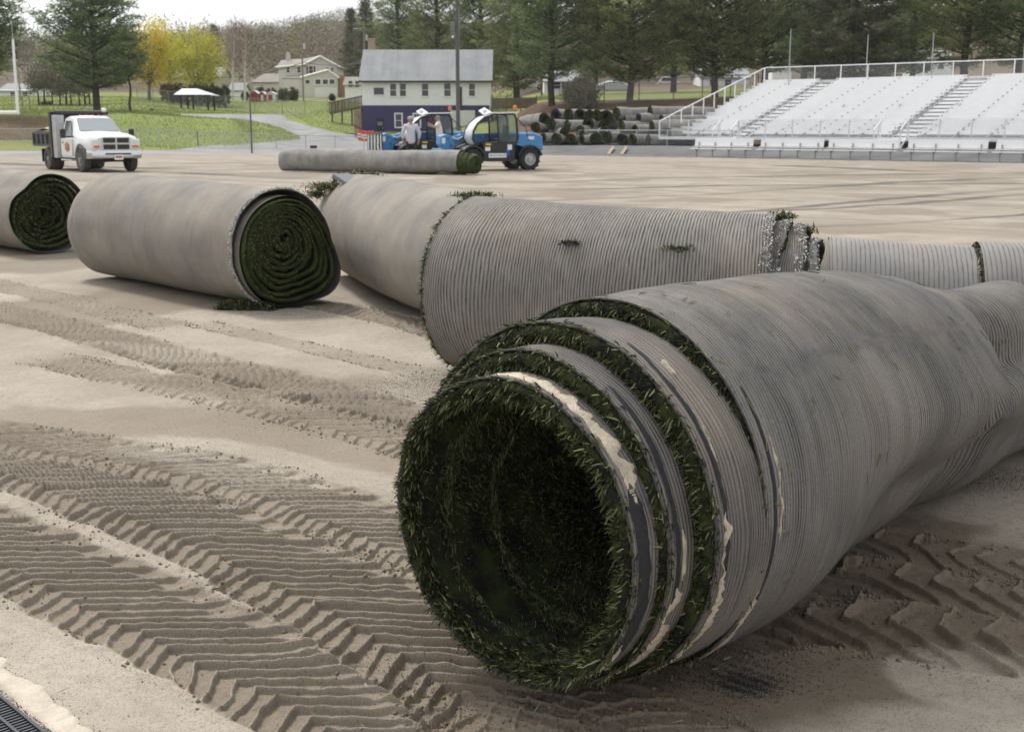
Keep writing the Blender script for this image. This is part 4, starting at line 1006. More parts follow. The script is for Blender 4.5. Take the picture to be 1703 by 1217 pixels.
# hedges and shrubs
def shrub(o, H, Rc, seed, mat, sq=1, clumps=60, per=60, size=.2, ry=None):
    rs = np.random.default_rng(seed); c = []
    for i in range(clumps):
        d = rs.normal(size=3); d /= np.linalg.norm(d); r = rs.uniform(.3, 1)**.5
        c.append((d[0]*Rc*r, d[1]*(ry or Rc)*r, H*.5+d[2]*H*.5*r*sq))
    V, Fc, q = tri_cloud(c, np.full(clumps, min(Rc, H)*.28), per, size, .3, 1); V[:, 2] = np.maximum(V[:, 2], -.1)
    mesh('foliage', V, Fc, mat, o, attrs={'rnd': np.clip(np.repeat(rs.uniform(.1, .85, clumps), per*3)+np.repeat(rng.normal(0, .12, clumps*per), 3), 0, 1)})
    MB().tube([(0, 0, -.1), (0.02, 0, H*.6)], [.06, .03], 5).build('stem', MAT_BARK, o)
for i, u in enumerate((327, 336, 346, 356, 366, 377)):
    tree_at(shrub, 'cedar_shrub', u, 158, 'narrow upright green cedar, '+ORD[i]+' from left in the hedge behind the shelter', 'shrub', 'cedars in the hedge behind the shelter', H=2.9+.15*math.sin(i*3), Rc=.55, seed=60+i, mat=MAT_HEDGE, clumps=50, per=50, size=.16)
for i, u in enumerate((279, 290, 302, 314)):
    tree_at(shrub, 'brown_shrub', u, 156, 'reddish brown leafless shrub, '+ORD[i]+' from left, beside the cedar hedge', 'shrub', 'reddish shrubs beside the cedar hedge', H=2.7, Rc=.75, seed=70+i, mat=MAT_REDHEDGE, clumps=40, per=50, size=.18)
for u, Hh, Rc, Y, lb in ((409, 1.4, .55, 190, 'small dark round bush left of the red shed'), (436, 2.0, .9, 196, 'rounded bush directly behind the white shed'), (452, 1.9, .8, 194, 'rounded bush between the white shed and the big domed bush'),
                         (474, 2.1, 1.0, 190, 'big olive domed bush in front of the tan house'), (489, 2.2, .75, 193, 'dark green bush at the corner of the tan house'), (553, 1.2, .45, 196, 'small pointed evergreen by the white porch')):
    tree_at(shrub, 'round_bush', u, Y, lb, 'bush', H=Hh, Rc=Rc, seed=int(u), mat=MAT_HEDGE if u != 452 else MAT_REDHEDGE, clumps=60, per=50, size=.16)
o = tree_at(shrub, 'bare_shrub', 966, 108, 'broad olive-brown leafless shrub behind the left part of the turf pile', 'shrub', H=2.6, Rc=1.7, seed=88, mat=MAT_GREYBUD, clumps=150, per=60, size=.16)

# far wood on the hills: one mass
cen = []; kinds = []
for i in range(2000):
    if rng.uniform() < .55: u = rng.uniform(-350, 700)
    else: u = rng.uniform(700, 2000)
    Y = rng.uniform(235, 640) if u < 640 else rng.uniform(190, 420)
    x = (u-851.5)*Y/2039; cen.append((x, Y, tz(x, Y))); kinds.append(rng.uniform())
V, Fs, Rn = [], [], []; o_ = 0
for (x, y, z), kk in zip(cen, kinds):
    ever = kk > .93; Hh = rng.uniform(8, 13); m = 7
    d = rng.normal(size=(m, 3)); d /= np.linalg.norm(d, axis=1)[:, None]; c = np.array([x, y, z+Hh*.58])+d*np.array([2.6, 2.6, Hh*.32])*(.6 if ever else 1)
    v, f_, q = tri_cloud(c, np.full(m, 2.3), 40, .8, .20 if ever else .13, 1.1, vert=.3)
    V.append(v); Fs.append(f_+o_); o_ += len(v)
    base = .97 if ever else (.80+rng.uniform(-.04, .04) if kk > .68 else (.12+.5*kk/.68))
    Rn.append(np.clip(np.repeat(base+rng.normal(0, .035, m*40), 3), 0, 1))
MAT_WOOD = attrmat('far_leafless_wood', ((0, (.165, .135, .11)), (.3, (.22, .185, .15)), (.45, (.27, .21, .175)), (.6, (.25, .23, .16)), (.75, (.25, .27, .12)), (.88, (.33, .35, .14)), (.93, (.07, .09, .05)), (1, (.06, .08, .05))), .95)
MAT_WOOD.node_tree.nodes['Color Ramp'].color_ramp.interpolation = 'LINEAR'
mesh('distant_wood', np.concatenate(V), np.concatenate(Fs), MAT_WOOD, None, attrs={'rnd': np.concatenate(Rn)}, label='leafless brown and pale green spring wood covering the far hills', cat='wood', kind='stuff')
# rough grass on the lawns and banks
n = 70000; rs = rng.uniform(80, 190, n*2)**1; uu = rng.uniform(-150, 860, n*2); xx = (uu-851.5)*rs/2039
i = np.arange(n*2)
Ug, Vg = proj(xx, rs, terrain(xx, rs)); ok = ~inpoly(Ug, Vg, [(640, 262), (-50, 262), (-50, 251.5), (290, 250), (335, 243), (395, 241), (500, 232), (497, 226), (470, 214), (440, 205), (405, 199), (345, 196), (300, 193), (300, 189.5), (480, 189.5), (520, 211), (560, 220), (620, 225), (905, 225), (905, 262)]) & (Ug < 830)
ok &= ~((Ug > 590) & (rs < 145)); xx = xx[ok][:n]; yy = rs[ok][:n]; zz = terrain(xx, yy); n = len(xx)
d = np.stack([rng.normal(0, .4, n), rng.normal(0, .4, n), np.ones(n)], -1)
V_, F_, R_ = blade_arrays(np.stack([xx, yy, zz], -1), d, rng.uniform(.05, .14, n), rng.uniform(.02, .05, n), drop=.1)
MAT_GRASSB = attrmat('lawn_grass_tufts', ((0, (.17, .21, .06)), (.6, (.23, .275, .085)), (1, (.30, .31, .13))), .9, trans=.2)
mesh('grass_tufts', V_, F_, MAT_GRASSB, None, attrs={'rnd': R_}, label='short spring grass on the mounds beyond the fence', cat='grass', kind='stuff')

# ------------------------------------------------------------------ buildings
WHITE = plain('white_siding', (.74, .73, .71), .7, var=.05); TAN = plain('tan_siding', (.56, .50, .45), .75, var=.06); PURPLE = None
def block_mat():
    t = NT('purple_painted_block'); o = t.obj(); b = t.n('ShaderNodeTexBrick'); b.inputs['Scale'].default_value = 1; b.inputs['Brick Width'].default_value = .4; b.inputs['Row Height'].default_value = .2
    b.inputs['Mortar Size'].default_value = .008; s = t.n('ShaderNodeSeparateXYZ'); t.l(o, s.inputs[0]); t.l(t.vec(t.math('ADD', s.outputs[0], s.outputs[1]), s.outputs[2]), b.inputs['Vector'])
    b.inputs['Color1'].default_value = (.055, .045, .13, 1); b.inputs['Color2'].default_value = (.062, .052, .145, 1); b.inputs['Mortar'].default_value = (.04, .035, .10, 1)
    return t.out(b.outputs[0], .6, t.bump(b.outputs[1], -.4, .01))
PURPLE = block_mat()
def siding_mat(name, col, step=.12):
    t = NT(name); o = t.obj(); s = t.n('ShaderNodeSeparateXYZ'); t.l(o, s.inputs[0]); fr = t.math('FRACT', t.math('DIVIDE', s.outputs[2], step))
    k = t.ramp(fr, (0, 1.0), (.12, 0.0)); n = t.noise(.8, 4, o)
    c = t.mix(t.ramp(n, (.3, 0.0), (.7, 1.0)), tuple(x*.95 for x in col), col); c = t.mix(t.math('MULTIPLY', k, .25), c, tuple(x*.55 for x in col))
    return t.out(c, .7, t.bump(fr, .3, .01))
SID_W = siding_mat('white_lap_siding', (.88, .88, .87)); SID_T = siding_mat('tan_lap_siding', (.68, .63, .58)); SID_Y = siding_mat('cream_lap_siding', (.42, .38, .28))
def shingle_mat(name, a, b):
    t = NT(name); o = t.obj(); n = t.noise(.5, 5, o); n2 = t.noise(9, 4, o, .7); s = t.n('ShaderNodeSeparateXYZ'); t.l(o, s.inputs[0])
    st = t.noise(1, 4, t.vec(t.math('MULTIPLY', s.outputs[0], 1.3), t.math('MULTIPLY', s.outputs[2], .2)))
    c = t.mix(t.ramp(t.math('ADD', t.math('MULTIPLY', n, .5), t.math('MULTIPLY', st, .5)), (.35, 0.0), (.65, 1.0)), a, b); c = t.mix(t.ramp(n2, (.3, .35), (.6, 0.0)), c, tuple(x*.6 for x in a))
    return t.out(c, .9, t.bump(n2, .3, .01))
ROOF_G = shingle_mat('grey_shingles', (.25, .26, .265), (.36, .365, .37)); ROOF_T = shingle_mat('tan_grey_shingles', (.25, .22, .195), (.33, .30, .27))
GLASS = glassy('dark_window_glass', (.035, .04, .045), .12); TRIM = plain('white_trim', (.84, .83, .81), .6, var=.04); DARKT = plain('dark_trim', (.06, .055, .05), .6)
def window(parent, x, z, w, h, y, frame=TRIM, fw=.09, mid=True, face='y', name='window', label=None):
    """frame with panes proud of the wall plane y (wall faces -y); face 'x' puts it on a wall facing +x"""
    f = MB(); g = MB()
    def bx(m, cx, cz, sx, sz, d, off):
        if face == 'y': m.box((cx, y-off, cz), (sx, d, sz))
        else: m.box((y+off, cx, cz), (d, sx, sz))
    bx(f, x-w/2-fw/2, z, fw, h+2*fw, .07, .02); bx(f, x+w/2+fw/2, z, fw, h+2*fw, .07, .02)
    bx(f, x, z+h/2+fw/2, w-.002, fw, .064, .02); bx(f, x, z-h/2-fw/2, w+fw*1.0, fw, .10, .045)
    if mid: bx(f, x, z, w-.002, .05, .05, .02)
    o = f.build(name, frame, parent); bx(g, x, z, w-.002, h-.002, .02, .003); g.build('pane', GLASS, o)
    if label: o['label'] = label
    return o
# purple and white field house
bz = .60; p0 = P(604, 228, Y=129); p1 = P(814.5, 228, Y=129); Wd = p1.x-p0.x
bld = thing('field_house', 'white and purple two-storey field house with a grey shingle roof behind the machines', 'building', (p0.x, 129, bz))
zt = lambda v, Y=129: P(700, v, Y=Y).z-bz
h1 = zt(175.5); h2 = zt(131.5); hr = P(700, 83, Y=133.2).z-bz; Dp = 8.4
MB().box((Wd/2, Dp/2, h1/2), (Wd, Dp, h1)).build('lower_wall', PURPLE, bld)
MB().box((Wd/2, Dp/2, (h1+h2)/2), (Wd+.04, Dp+.04, h2-h1-.004)).build('upper_wall', SID_W, bld)
MB().prism([(.05, h2-.002), (Dp-.05, h2-.002), (Dp/2, hr-.12)], .05, .0501+Wd-.1, 'x').build('gable_wall', SID_W, bld)
rf = MB(); 
for sgn in (0, 1):
    ya, yb = (-.45, Dp/2) if sgn == 0 else (Dp+.45, Dp/2); za = h2-.22
    q = [(-.3, ya, za), (Wd+.3, ya, za), (Wd+.3, yb, hr), (-.3, yb, hr)]
    rf.slab(q if sgn == 0 else q[::-1], .14)
ro = rf.build('roof', ROOF_G, bld); MB().box((Wd/2, -.47, h2-.30), (Wd+.6, .08, .2)).build('fascia', DARKT, ro)
ch = MB().box((.45, Dp/2+1.6, hr+.1), (.75, .75, 2.1), ch=.02).box((.45, Dp/2+1.6, hr+1.2), (.85, .85, .12)).build('chimney', plain('brick_chimney', (.42, .30, .24), .9, var=.25), ro)
ux = lambda u: P(u, 150, Y=129).x-p0.x
for u, va, vb, w in ((654, 139, 161, .62), (670, 139, 161, .62), (707, 139, 161, .66), (744, 138, 161, .66), (785, 139, 161, .6)):
    window(bld, ux(u), (zt(va)+zt(vb))/2, w, zt(va)-zt(vb)-.1, -.02, fw=.12)
window(bld, ux(630), (zt(146)+zt(158))/2, 1.05, .72, -.02, fw=.1, mid=False, label='wide single-pane window')
for u in (662, 692.5): window(bld, ux(u), (zt(189.5)+zt(212))/2, .62, zt(189.5)-zt(212)-.1, 0, fw=.14)
dr = MB().box((ux(631), -.03, zt(213)), (.78, .08, 2.0), ch=.01).build('door', plain('dark_door', (.03, .03, .035), .5), bld)
MB().box((ux(631)+.28, -.09, 1.0), (.05, .05, .12)).build('handle', plain('steel', (.5, .5, .5), .3, 1), dr); MB().box((ux(631), -.072, zt(206)), (.5, .012, .35)).build('door_sign', plain('grey_sign', (.25, .25, .26), .6), dr)
MB().box((ux(769), -.03, (zt(184)+0)/2), (2.6, .10, zt(184)), ch=.01).build('garage_door', siding_mat('white_garage_door', (.74, .74, .72), .5), bld)
MB().box((ux(765), -.04, zt(162)), (.42, .06, 2.1)).build('dark_upper_door', DARKT, bld)
MB().box((ux(724), -.06, zt(156)), (.3, .12, .28)).build('wall_lamp', TRIM, bld)
MB().tube([(Wd+.02, -.05, .1), (Wd+.02, -.05, h2-.3)], .05, 6).build('downpipe', TRIM, bld)
# ramp with railing up to the upper floor
ra = thing('wooden_ramp', 'weathered wooden walkway with railings leading to the left end of the field house', 'walkway', (0, 0, 0))
RAILW = plain('weathered_wood', (.17, .135, .10), .9, var=.3, sc=3)
A = P(548, 187, Y=132); B = P(603, 176, Y=130.5); rl = MB(); dk = MB(); 
dk.slab([(A.x, A.y, A.z), (B.x, B.y, B.z), (B.x, B.y+1.4, B.z), (A.x, A.y+1.4, A.z)], .2); dk.build('deck', RAILW, ra)
for off in (0, 1.4):
    m = MB()
    for t in np.linspace(0, 1, 26):
        q = A.lerp(B, t); m.box((q.x, q.y+off, q.z+.5), (.05, .05, 1.0) if abs(t*5-round(t*5)) > .05 else (.10, .10, 1.15))
    m.tube([(A.x, A.y+off, A.z+1.02), (B.x, B.y+off, B.z+1.02)], .045, 4); m.build('railing', RAILW, ra)
for t in (.05, .35, .65, .95):
    q = A.lerp(B, t); g = tz(q.x, q.y+.7); MB().box((q.x, q.y+.7, (q.z+g)/2-.1), (.16, .16, max(.3, q.z-g))).build('post', RAILW, ra)
# low stone wall by the barrels
q0 = P(552, 228, Y=120); q1 = P(600, 228, Y=120); g0 = .15
ws = thing('retaining_wall', 'low grey block wall beside the orange barrels', 'wall', (q0.x, 120, g0))
MB().box(((q1.x-q0.x)/2, 0, .45), (q1.x-q0.x, .4, .9), ch=.02).build('wall_body', plain('grey_block', (.20, .20, .21), .9, var=.3, sc=4), ws); MB().box(((q1.x-q0.x)/2, 0, .94), (q1.x-q0.x+.1, .46, .07)).build('coping', plain('concrete', (.33, .32, .31), .9), ws)

def house(name, label, u0, u1, Y, vbase, stories, roofm, wallm, vtop, veave, depth=8, wins=(), parts=None, rz=0, winf=TRIM, chim=None):
    a = P(u0, vbase, Y=Y); b = P(u1, vbase, Y=Y); w = b.x-a.x; gz = a.z
    o = thing(name, label, 'house', (a.x, Y, gz), rz); he = P(u0, veave, Y=Y).z-gz; ht = P(u0, vtop, Y=Y+depth/2).z-gz
    MB().box((w/2, depth/2, he/2-1), (w, depth, he+2)).build('wall', wallm, o)
    r = MB(); r.slab([(-.3, -.4, he-.15), (w+.3, -.4, he-.15), (w+.3, depth/2, ht), (-.3, depth/2, ht)], .15); r.slab([(-.3, depth/2, ht), (w+.3, depth/2, ht), (w+.3, depth+.4, he-.15), (-.3, depth+.4, he-.15)], .15)
    r = r.build('roof', roofm, o); MB().prism([(.05, he-.01), (depth-.05, he-.01), (depth/2, ht-.15)], .04, w-.04, 'x').build('gable_wall', wallm, o)
    for u, v, ww, hh in wins: p = P(u, v, Y=Y); window(o, p.x-a.x, p.z-gz, ww, hh, 0, frame=winf, fw=.08)
    if chim: c = P(chim, vtop, Y=Y); MB().box((c.x-a.x, depth/2, ht+.3), (.6, .6, 1.6), ch=.02).build('chimney', plain('pale_chimney', (.55, .52, .50), .9), r)
    return o
# tan two-storey house: low wing, tall block whose gable faces us, front porch wing
def tan_house():
    Y = 215; a = P(422, 163, Y=Y); gz = a.z; X = lambda u, Yv=Y: P(u, 150, Y=Yv).x-a.x; Zv = lambda v, Yv=Y: P(500, v, Y=Yv).z-gz
    o = thing('tan_house', 'large tan two-storey house with white porch on the slope above the road', 'house', (a.x, Y, gz))
    # low left wing, ridge along x
    w = X(470); MB().box((w/2+.5, 4, Zv(136)/2-1), (w+1, 8, Zv(136)+2)).build('wall', SID_T, o)
    r = MB(); r.slab([(-.4, -.4, Zv(137)), (w+.8, -.4, Zv(137)), (w+.8, 4, Zv(121)), (1.2, 4, Zv(121))], .15); r.slab([(1.2, 4, Zv(121)), (w+.8, 4, Zv(121)), (w+.8, 8.4, Zv(137)), (-.4, 8.4, Zv(137))], .15); r.slab([(-.4, -.4, Zv(137)), (1.2, 4, Zv(121)), (-.4, 8.4, Zv(137))], .15)
    r.build('wing_roof', ROOF_T, o)
    # main block
    x0, x1, xm = X(466), X(563), X(512); ze = Zv(112); MB().box(((x0+xm)/2, 3, ze/2-1), (xm-x0, 8, ze+2)).build('main_wall', SID_T, o)
    gx0, gx1 = xm, x1; gxm = (gx0+gx1)/2-.6
    MB().prism([(gx0, -2), (gx1, -2), (gx1, Zv(112)), (X(536), Zv(95)), (gx0, Zv(108))], -1.2, 7, 'y').build('gable_wall', SID_T, o)
    r = MB(); r.slab([(x0-.4, -1.4, Zv(113)), (gx0+.2, -1.4, Zv(108)), (X(536), -1.5, Zv(94)), (X(495), 7, Zv(94)), (x0-.2, 3, Zv(99))], .15)
    r.slab([(X(536), -1.6, Zv(94)), (x1+.5, -1.6, Zv(112)), (x1+.5, 8, Zv(112)), (X(510), 8, Zv(94))], .15); rr_ = r.build('main_roof', ROOF_T, o)
    b = MB(); b.tube([(X(536), -1.7, Zv(94.5)), (x1+.6, -1.7, Zv(112.5))], .17, 4); b.tube([(X(536), -1.7, Zv(94.5)), (gx0-.3, -1.7, Zv(108.5))], .17, 4); b.tube([(x0-.5, -1.5, Zv(113)), (gx0-.2, -1.5, Zv(108.5))], .12, 4); b.build('white_bargeboard', TRIM, rr_)
    MB().box((X(476), 3, Zv(97)), (.7, .7, 1.8)).box((X(476), 3, Zv(88.5)), (.4, .4, .8)).build('chimney', plain('pale_chimney', (.55, .52, .50), .9), rr_)
    for u, v, ww, hh, y in ((482, 117, .55, .9, -1), (500, 117, .6, .9, -1), (520, 117, .7, 1.2, -1.22), (547, 117, .5, .7, -1.22), (555, 117, .5, .7, -1.22), (482, 138, .8, .7, -1), (500, 138, .8, .7, -1)):
        window(o, X(u), Zv(v), ww, hh, y, fw=.07)
    for dx in (-.62, .62): MB().box((X(520)+dx, -1.25, Zv(117)), (.28, .04, 1.2)).build('shutter', plain('maroon_shutter', (.12, .04, .045), .7), o)
    # lower front: wall, porch gable
    MB().box((X(494), -2.2, Zv(131)/2-1), (X(510)-X(478), 2.4, Zv(131)+2)).build('front_wall', SID_T, o)
    MB().slab([(X(476), -3.5, Zv(132)), (X(512), -3.5, Zv(132)), (X(540), -1.2, Zv(121)), (X(482), -1.2, Zv(127))], .14).build('front_roof', ROOF_T, o)
    MB().prism([(X(510), -2), (X(568), -2), (X(568), Zv(131)), (X(553), Zv(120)), (X(510), Zv(130))], -4.5, -1.3, 'y').build('porch_wall', SID_T, o)
    b = MB(); b.tube([(X(553), -4.65, Zv(119)), (X(571), -4.65, Zv(132))], .2, 4); b.tube([(X(553), -4.65, Zv(119)), (X(508), -4.65, Zv(131))], .2, 4); b.build('white_bargeboard', TRIM, o)
    r = MB(); r.slab([(X(508), -4.6, Zv(130.5)), (X(553), -4.6, Zv(118.7)), (X(553), -1.2, Zv(118.7)), (X(508), -1.2, Zv(130.5))], .12); r.slab([(X(553), -4.6, Zv(118.7)), (X(571), -4.6, Zv(131.5)), (X(571), -1.2, Zv(131.5)), (X(553), -1.2, Zv(118.7))], .12); r.build('porch_roof', ROOF_T, o)
    MB().box((X(549), -4.6, Zv(154)/2+.0), (X(567)-X(531), .14, Zv(145)+.3)).build('white_skirt', TRIM, o)
    for u in (536, 548, 559): window(o, X(u), Zv(138), .85, .75, -4.5, fw=.12, mid=False)
    window(o, X(519), Zv(138), .7, .6, -4.5, fw=.06, mid=False)
    MB().box((X(573), -3, Zv(148)/2+.9), (1.0, 2, 4.0)).build('brick_chimney_stack', plain('orange_brick', (.40, .22, .15), .9, var=.2), o)
tan_house()
house('cream_house', 'cream house mostly hidden behind the yellow and lime spring trees', 288, 368, 205, 166, 2, ROOF_G, SID_Y, 112, 126, wins=((310, 130, .8, 1), (335, 130, .8, 1), (356, 127, .8, 1), (300, 152, .8, 1)))
house('white_garage', 'small white garage between the cedar hedge and the red shed', 383, 405, 200, 168, 1, ROOF_G, SID_W, 138, 149, 5)
house('white_house', 'low white house at the far left behind the white goalpost', 0, 62, 190, 170, 1, ROOF_G, SID_W, 139, 150, wins=((22, 158, .8, .8), (42, 158, .8, .8)))
house('white_house', 'white cottage between the tan house and the field house', 574, 601, 190, 164, 1, ROOF_T, SID_W, 128, 140, 6, wins=((583, 140, .6, .9), (594, 140, .6, .9)))
house('grey_house', 'pale house with a brick front glimpsed under the pines behind the turf pile', 905, 960, 175, 152, 1, ROOF_G, SID_W, 118, 134, wins=((926, 142, 1, 1), (940, 142, 1, 1)))
house('white_house', 'long white house glimpsed between pine trunks right of the turf pile', 1165, 1245, 180, 148, 1, ROOF_G, SID_W, 112, 128, wins=((1185, 138, .8, .8), (1210, 138, .8, .8)))
house('white_house', 'white gabled house glimpsed over the left half of the bleachers', 1284, 1316, 165, 135, 2, ROOF_G, SID_W, 88, 102, 6, wins=((1301, 108, .8, 1.1),))
house('white_house', 'white house glimpsed through pines over the right half of the bleachers', 1525, 1582, 165, 125, 2, ROOF_G, SID_W, 84, 96, 6, wins=((1545, 108, .8, 1.1), (1565, 108, .8, 1.1)))
def shed(u0, u1, Y, v0, v1, label, body, front):
    a = P(u0, v0, Y=Y); b = P(u1, v0, Y=Y); w = b.x-a.x; h = P(u0, v1, Y=Y).z-a.z
    o = thing('garden_shed', label, 'shed', (a.x, Y, a.z)); MB().box((w/2, 1.2, h*.36-.3), (w, 2.4, h*.72+.6)).build('wall', body, o)
    r = MB(); r.slab([(-.15, -.15, h*.68), (w/2, -.15, h), (w/2, 2.5, h), (-.15, 2.5, h*.68)], .08); r.slab([(w/2, -.15, h), (w+.15, -.15, h*.68), (w+.15, 2.5, h*.68), (w/2, 2.5, h)], .08); r.build('roof', plain('pale_roof', (.6, .6, .6), .7), o)
    MB().prism([(.03, h*.70), (w-.03, h*.70), (w/2, h-.1)], -.0, 2.3, 'y').build('gable_wall', body, o)
    MB().box((w/2, -.02, h*.33), (w*.42, .06, h*.6)).build('door', front, o)
RED = plain('red_boards', (.34, .075, .065), .8, var=.15)
shed(416, 429, 186, 169, 150, 'little red garden shed with a white roof edge', RED, plain('dark_red', (.25, .05, .045), .8)); shed(431, 441, 187, 169, 152, 'little red and white shed, middle one of the three', RED, TRIM); shed(442, 458, 188, 168, 152, 'little white shed with red doors, right of the red ones', TRIM, RED)

# picnic shelter
a = P(302, 191, Y=142); b = P(347, 191, Y=142); gz = tz((a.x+b.x)/2, 142); gz = a.z
sh_ = thing('picnic_shelter', 'open picnic shelter with pale gable roof on dark posts', 'shelter', (a.x, 142, gz)); w = b.x-a.x; hp = P(302, 158, Y=142).z-gz; ht = P(302, 147, Y=142).z-gz
for x, y in ((0, 0), (w, 0), (0, 3), (w, 3), (w*.5, -.6)): MB().box((x, y, hp/2-.4), (.17, .17, hp+.8)).build('post', MAT_BARK, sh_)
cx = w*.62
r = MB(); r.slab([(-.6, -.8, hp), (cx, -1.0, hp), (cx, -1.0, hp+.02), (w*.5, 1.5, ht), (0-.2, 1.5, ht)], .08); r.slab([(cx, -1.0, hp), (w+.5, -.3, hp), (w*.5, 1.5, ht)], .08); r.slab([(w+.5, -.3, hp), (w+.5, 3.6, hp), (-.6, 3.6, hp), (-.2, 1.5, ht), (w*.5, 1.5, ht)], .08)
r.build('roof', plain('pale_metal_roof', (.62, .63, .64), .5), sh_); MB().box((w/2-.05, -.85, hp-.12), (w+1.1, .06, .2)).build('blue_fascia', plain('navy_fascia', (.04, .05, .12), .6), sh_)

def post(name, label, cat_, u, Y, v_top, v_bot, r, mat, group=None, extra=None):
    p = P(u, v_bot, Y=Y); h = P(u, v_top, Y=Y).z-p.z
    o = thing(name, label, cat_, (p.x, Y, p.z), 0, group); MB().tube([(0, 0, -.3), (0, 0, h*.5), (0, 0, h)], [r*1.1, r, r*.8], 10).build('pole', mat, o)
    if extra: extra(o, h)
    return o
STEEL = plain('galvanised_steel', (.42, .43, .44), .45, .6, var=.12); POLE = plain('brown_steel_pole', (.13, .12, .12), .6, var=.2); WOODP = plain('grey_utility_pole', (.26, .23, .20), .9, var=.2)
def lampbox(o, h):
    Yp = 118; z0 = o.location.z; zz = lambda v: P(753, v, Y=Yp).z-z0
    MB().box((-.42, -.1, (zz(37)+zz(54))/2), (.42, .35, zz(37)-zz(54)), ch=.03).box((-.2, 0, zz(40)), (.4, .06, .06)).box((-.2, 0, zz(52)), (.4, .06, .06)).build('box', plain('grey_box', (.2, .2, .21), .6), o)
    MB().lathe([(.03, .12), (.12, .06), (.13, -.06), (.02, -.14)], (-.42, -.1, zz(62)), n=12).build('lamp', plain('white_lamp', (.85, .85, .83), .4), o)
    MB().tube([(.14, -.1, .5), (.14, -.1, h*.75)], .035, 6).build('conduit', STEEL, o)
post('light_pole', 'tall dark light pole with a grey box in front of the field house', 'light pole', 762, 118, -60, 226, .19, POLE, extra=lampbox)
post('steel_post', 'thin dark post standing at the fence left of the road', 'post', 419, 78, 158, 251, .055, POLE)
def xarm(o, h):
    MB().box((0, 0, h-.4), (1.7, .1, .1)).build('crossarm', WOODP, o); MB().lathe([(.16, 0), (.18, .05), (.18, .75), (.1, .85)], (.35, 0, h-2.6), n=12).build('transformer', plain('pale_transformer', (.55, .57, .58), .5), o)
up1 = post('utility_pole', 'utility pole with a transformer in front of the tan house', 'utility pole', 505, 190, 53, 168, .13, WOODP, extra=xarm)
def lampx(o, h):
    xarm(o, h); MB().tube([(0, 0, h-1.0), (-.5, -.2, h-.9), (-1.0, -.3, h-1.0)], .03, 6).box((-1.15, -.3, h-1.02), (.55, .25, .14), ch=.03).build('street_lamp_arm', STEEL, o)
up2 = post('utility_pole', 'utility pole with a street lamp rising behind the chimney of the field house', 'utility pole', 608, 175, 36, 165, .15, WOODP, extra=lampx)
up3 = post('utility_pole', 'brown utility pole between trunks left of the bare shrub', 'utility pole', 901, 150, 100, 160, .12, plain('red_brown_pole', (.22, .13, .09), .9))
up4 = post('utility_pole', 'thin utility pole at the far left behind the goalpost', 'utility pole', 36, 150, 118, 192, .1, WOODP)
for i, u in enumerate((1311, 1439, 1547, 1698)):
    post('stadium_pole', ('slim grey pole behind the top rail of the bleachers, '+('leftmost', 'second from left', 'third from left', 'rightmost')[i]+' of the four'), 'pole', u, 86-2*i, (48, 58, 55, 25)[i], 150, .035, STEEL, 'slim poles behind the bleachers')
post('fence_post', 'bare grey post on the lawn, left one of two beside the goalpost', 'post', 39, 105, 160, 196, .05, WOODP); post('fence_post', 'bare grey post on the lawn, right one of two beside the goalpost', 'post', 51, 105, 158, 195, .05, WOODP)
def wire(a, b, sag, label, r=.02):
    pts = [Vector(a).lerp(Vector(b), t)-Vector((0, 0, sag*4*t*(1-t))) for t in np.linspace(0, 1, 16)]
    o = MB().tube(pts, r, 4).build('overhead_wire', plain('black_cable', (.05, .05, .05), .6), None); o['label'] = label; o['category'] = 'wire'
t1 = P(505, 55, Y=190); t2 = P(608, 50, Y=175); t3 = P(608, 104, Y=175); t4 = P(320, 128, Y=190); t5 = P(505, 104, Y=190); t0 = P(0, 125, Y=170)
wire(t1, t2, .6, 'thin overhead wire joining the tops of the two utility poles'); wire(t5, t3, .4, 'thick overhead cable between the poles at roof height of the tan house', .05); wire(t4, t5, .9, 'thick overhead cable crossing in front of the bare woods left of the tan house', .05); wire(t0, t4, 1.2, 'overhead wire passing behind the lone pine', .03)
wire(P(608, 62, Y=175), P(905, 95, Y=150), .8, 'overhead wire running behind the field house roof toward the pines', .025)

# goalpost
g = thing('goalpost', 'white football goalpost cut off by the left edge of the photo', 'goalpost', (0, 0, 0)); WP = plain('white_gloss_paint', (.8, .8, .79), .4, var=.03)
a = P(29.5, 187.5, Y=62); b = P(21.5, 66, Y=62); c = P(-46, 187.5, Y=62)
MB().tube([a, b], [.075, .06], 12).build('upright', WP, g); MB().tube([b, b+Vector((-.02, 0, .9))], [.02, .012], 6).build('tip_rod', STEEL, g)
MB().tube([a+Vector((.07, 0, 0)), c], .09, 12).build('crossbar', WP, g); MB().tube([c+Vector((-.02, .02, 0)), (c.x, c.y+1.2, c.z-.3), (c.x, c.y+1.6, -.1)], .12, 12).build('base_post', WP, g)
MB().tube([c+Vector((-2, 0, 0)), c+Vector((-2.3, 0, 3.6))], .07, 10).build('upright', WP, g); MB().tube([c, c+Vector((-2, 0, 0))], .09, 12).build('crossbar', WP, g)

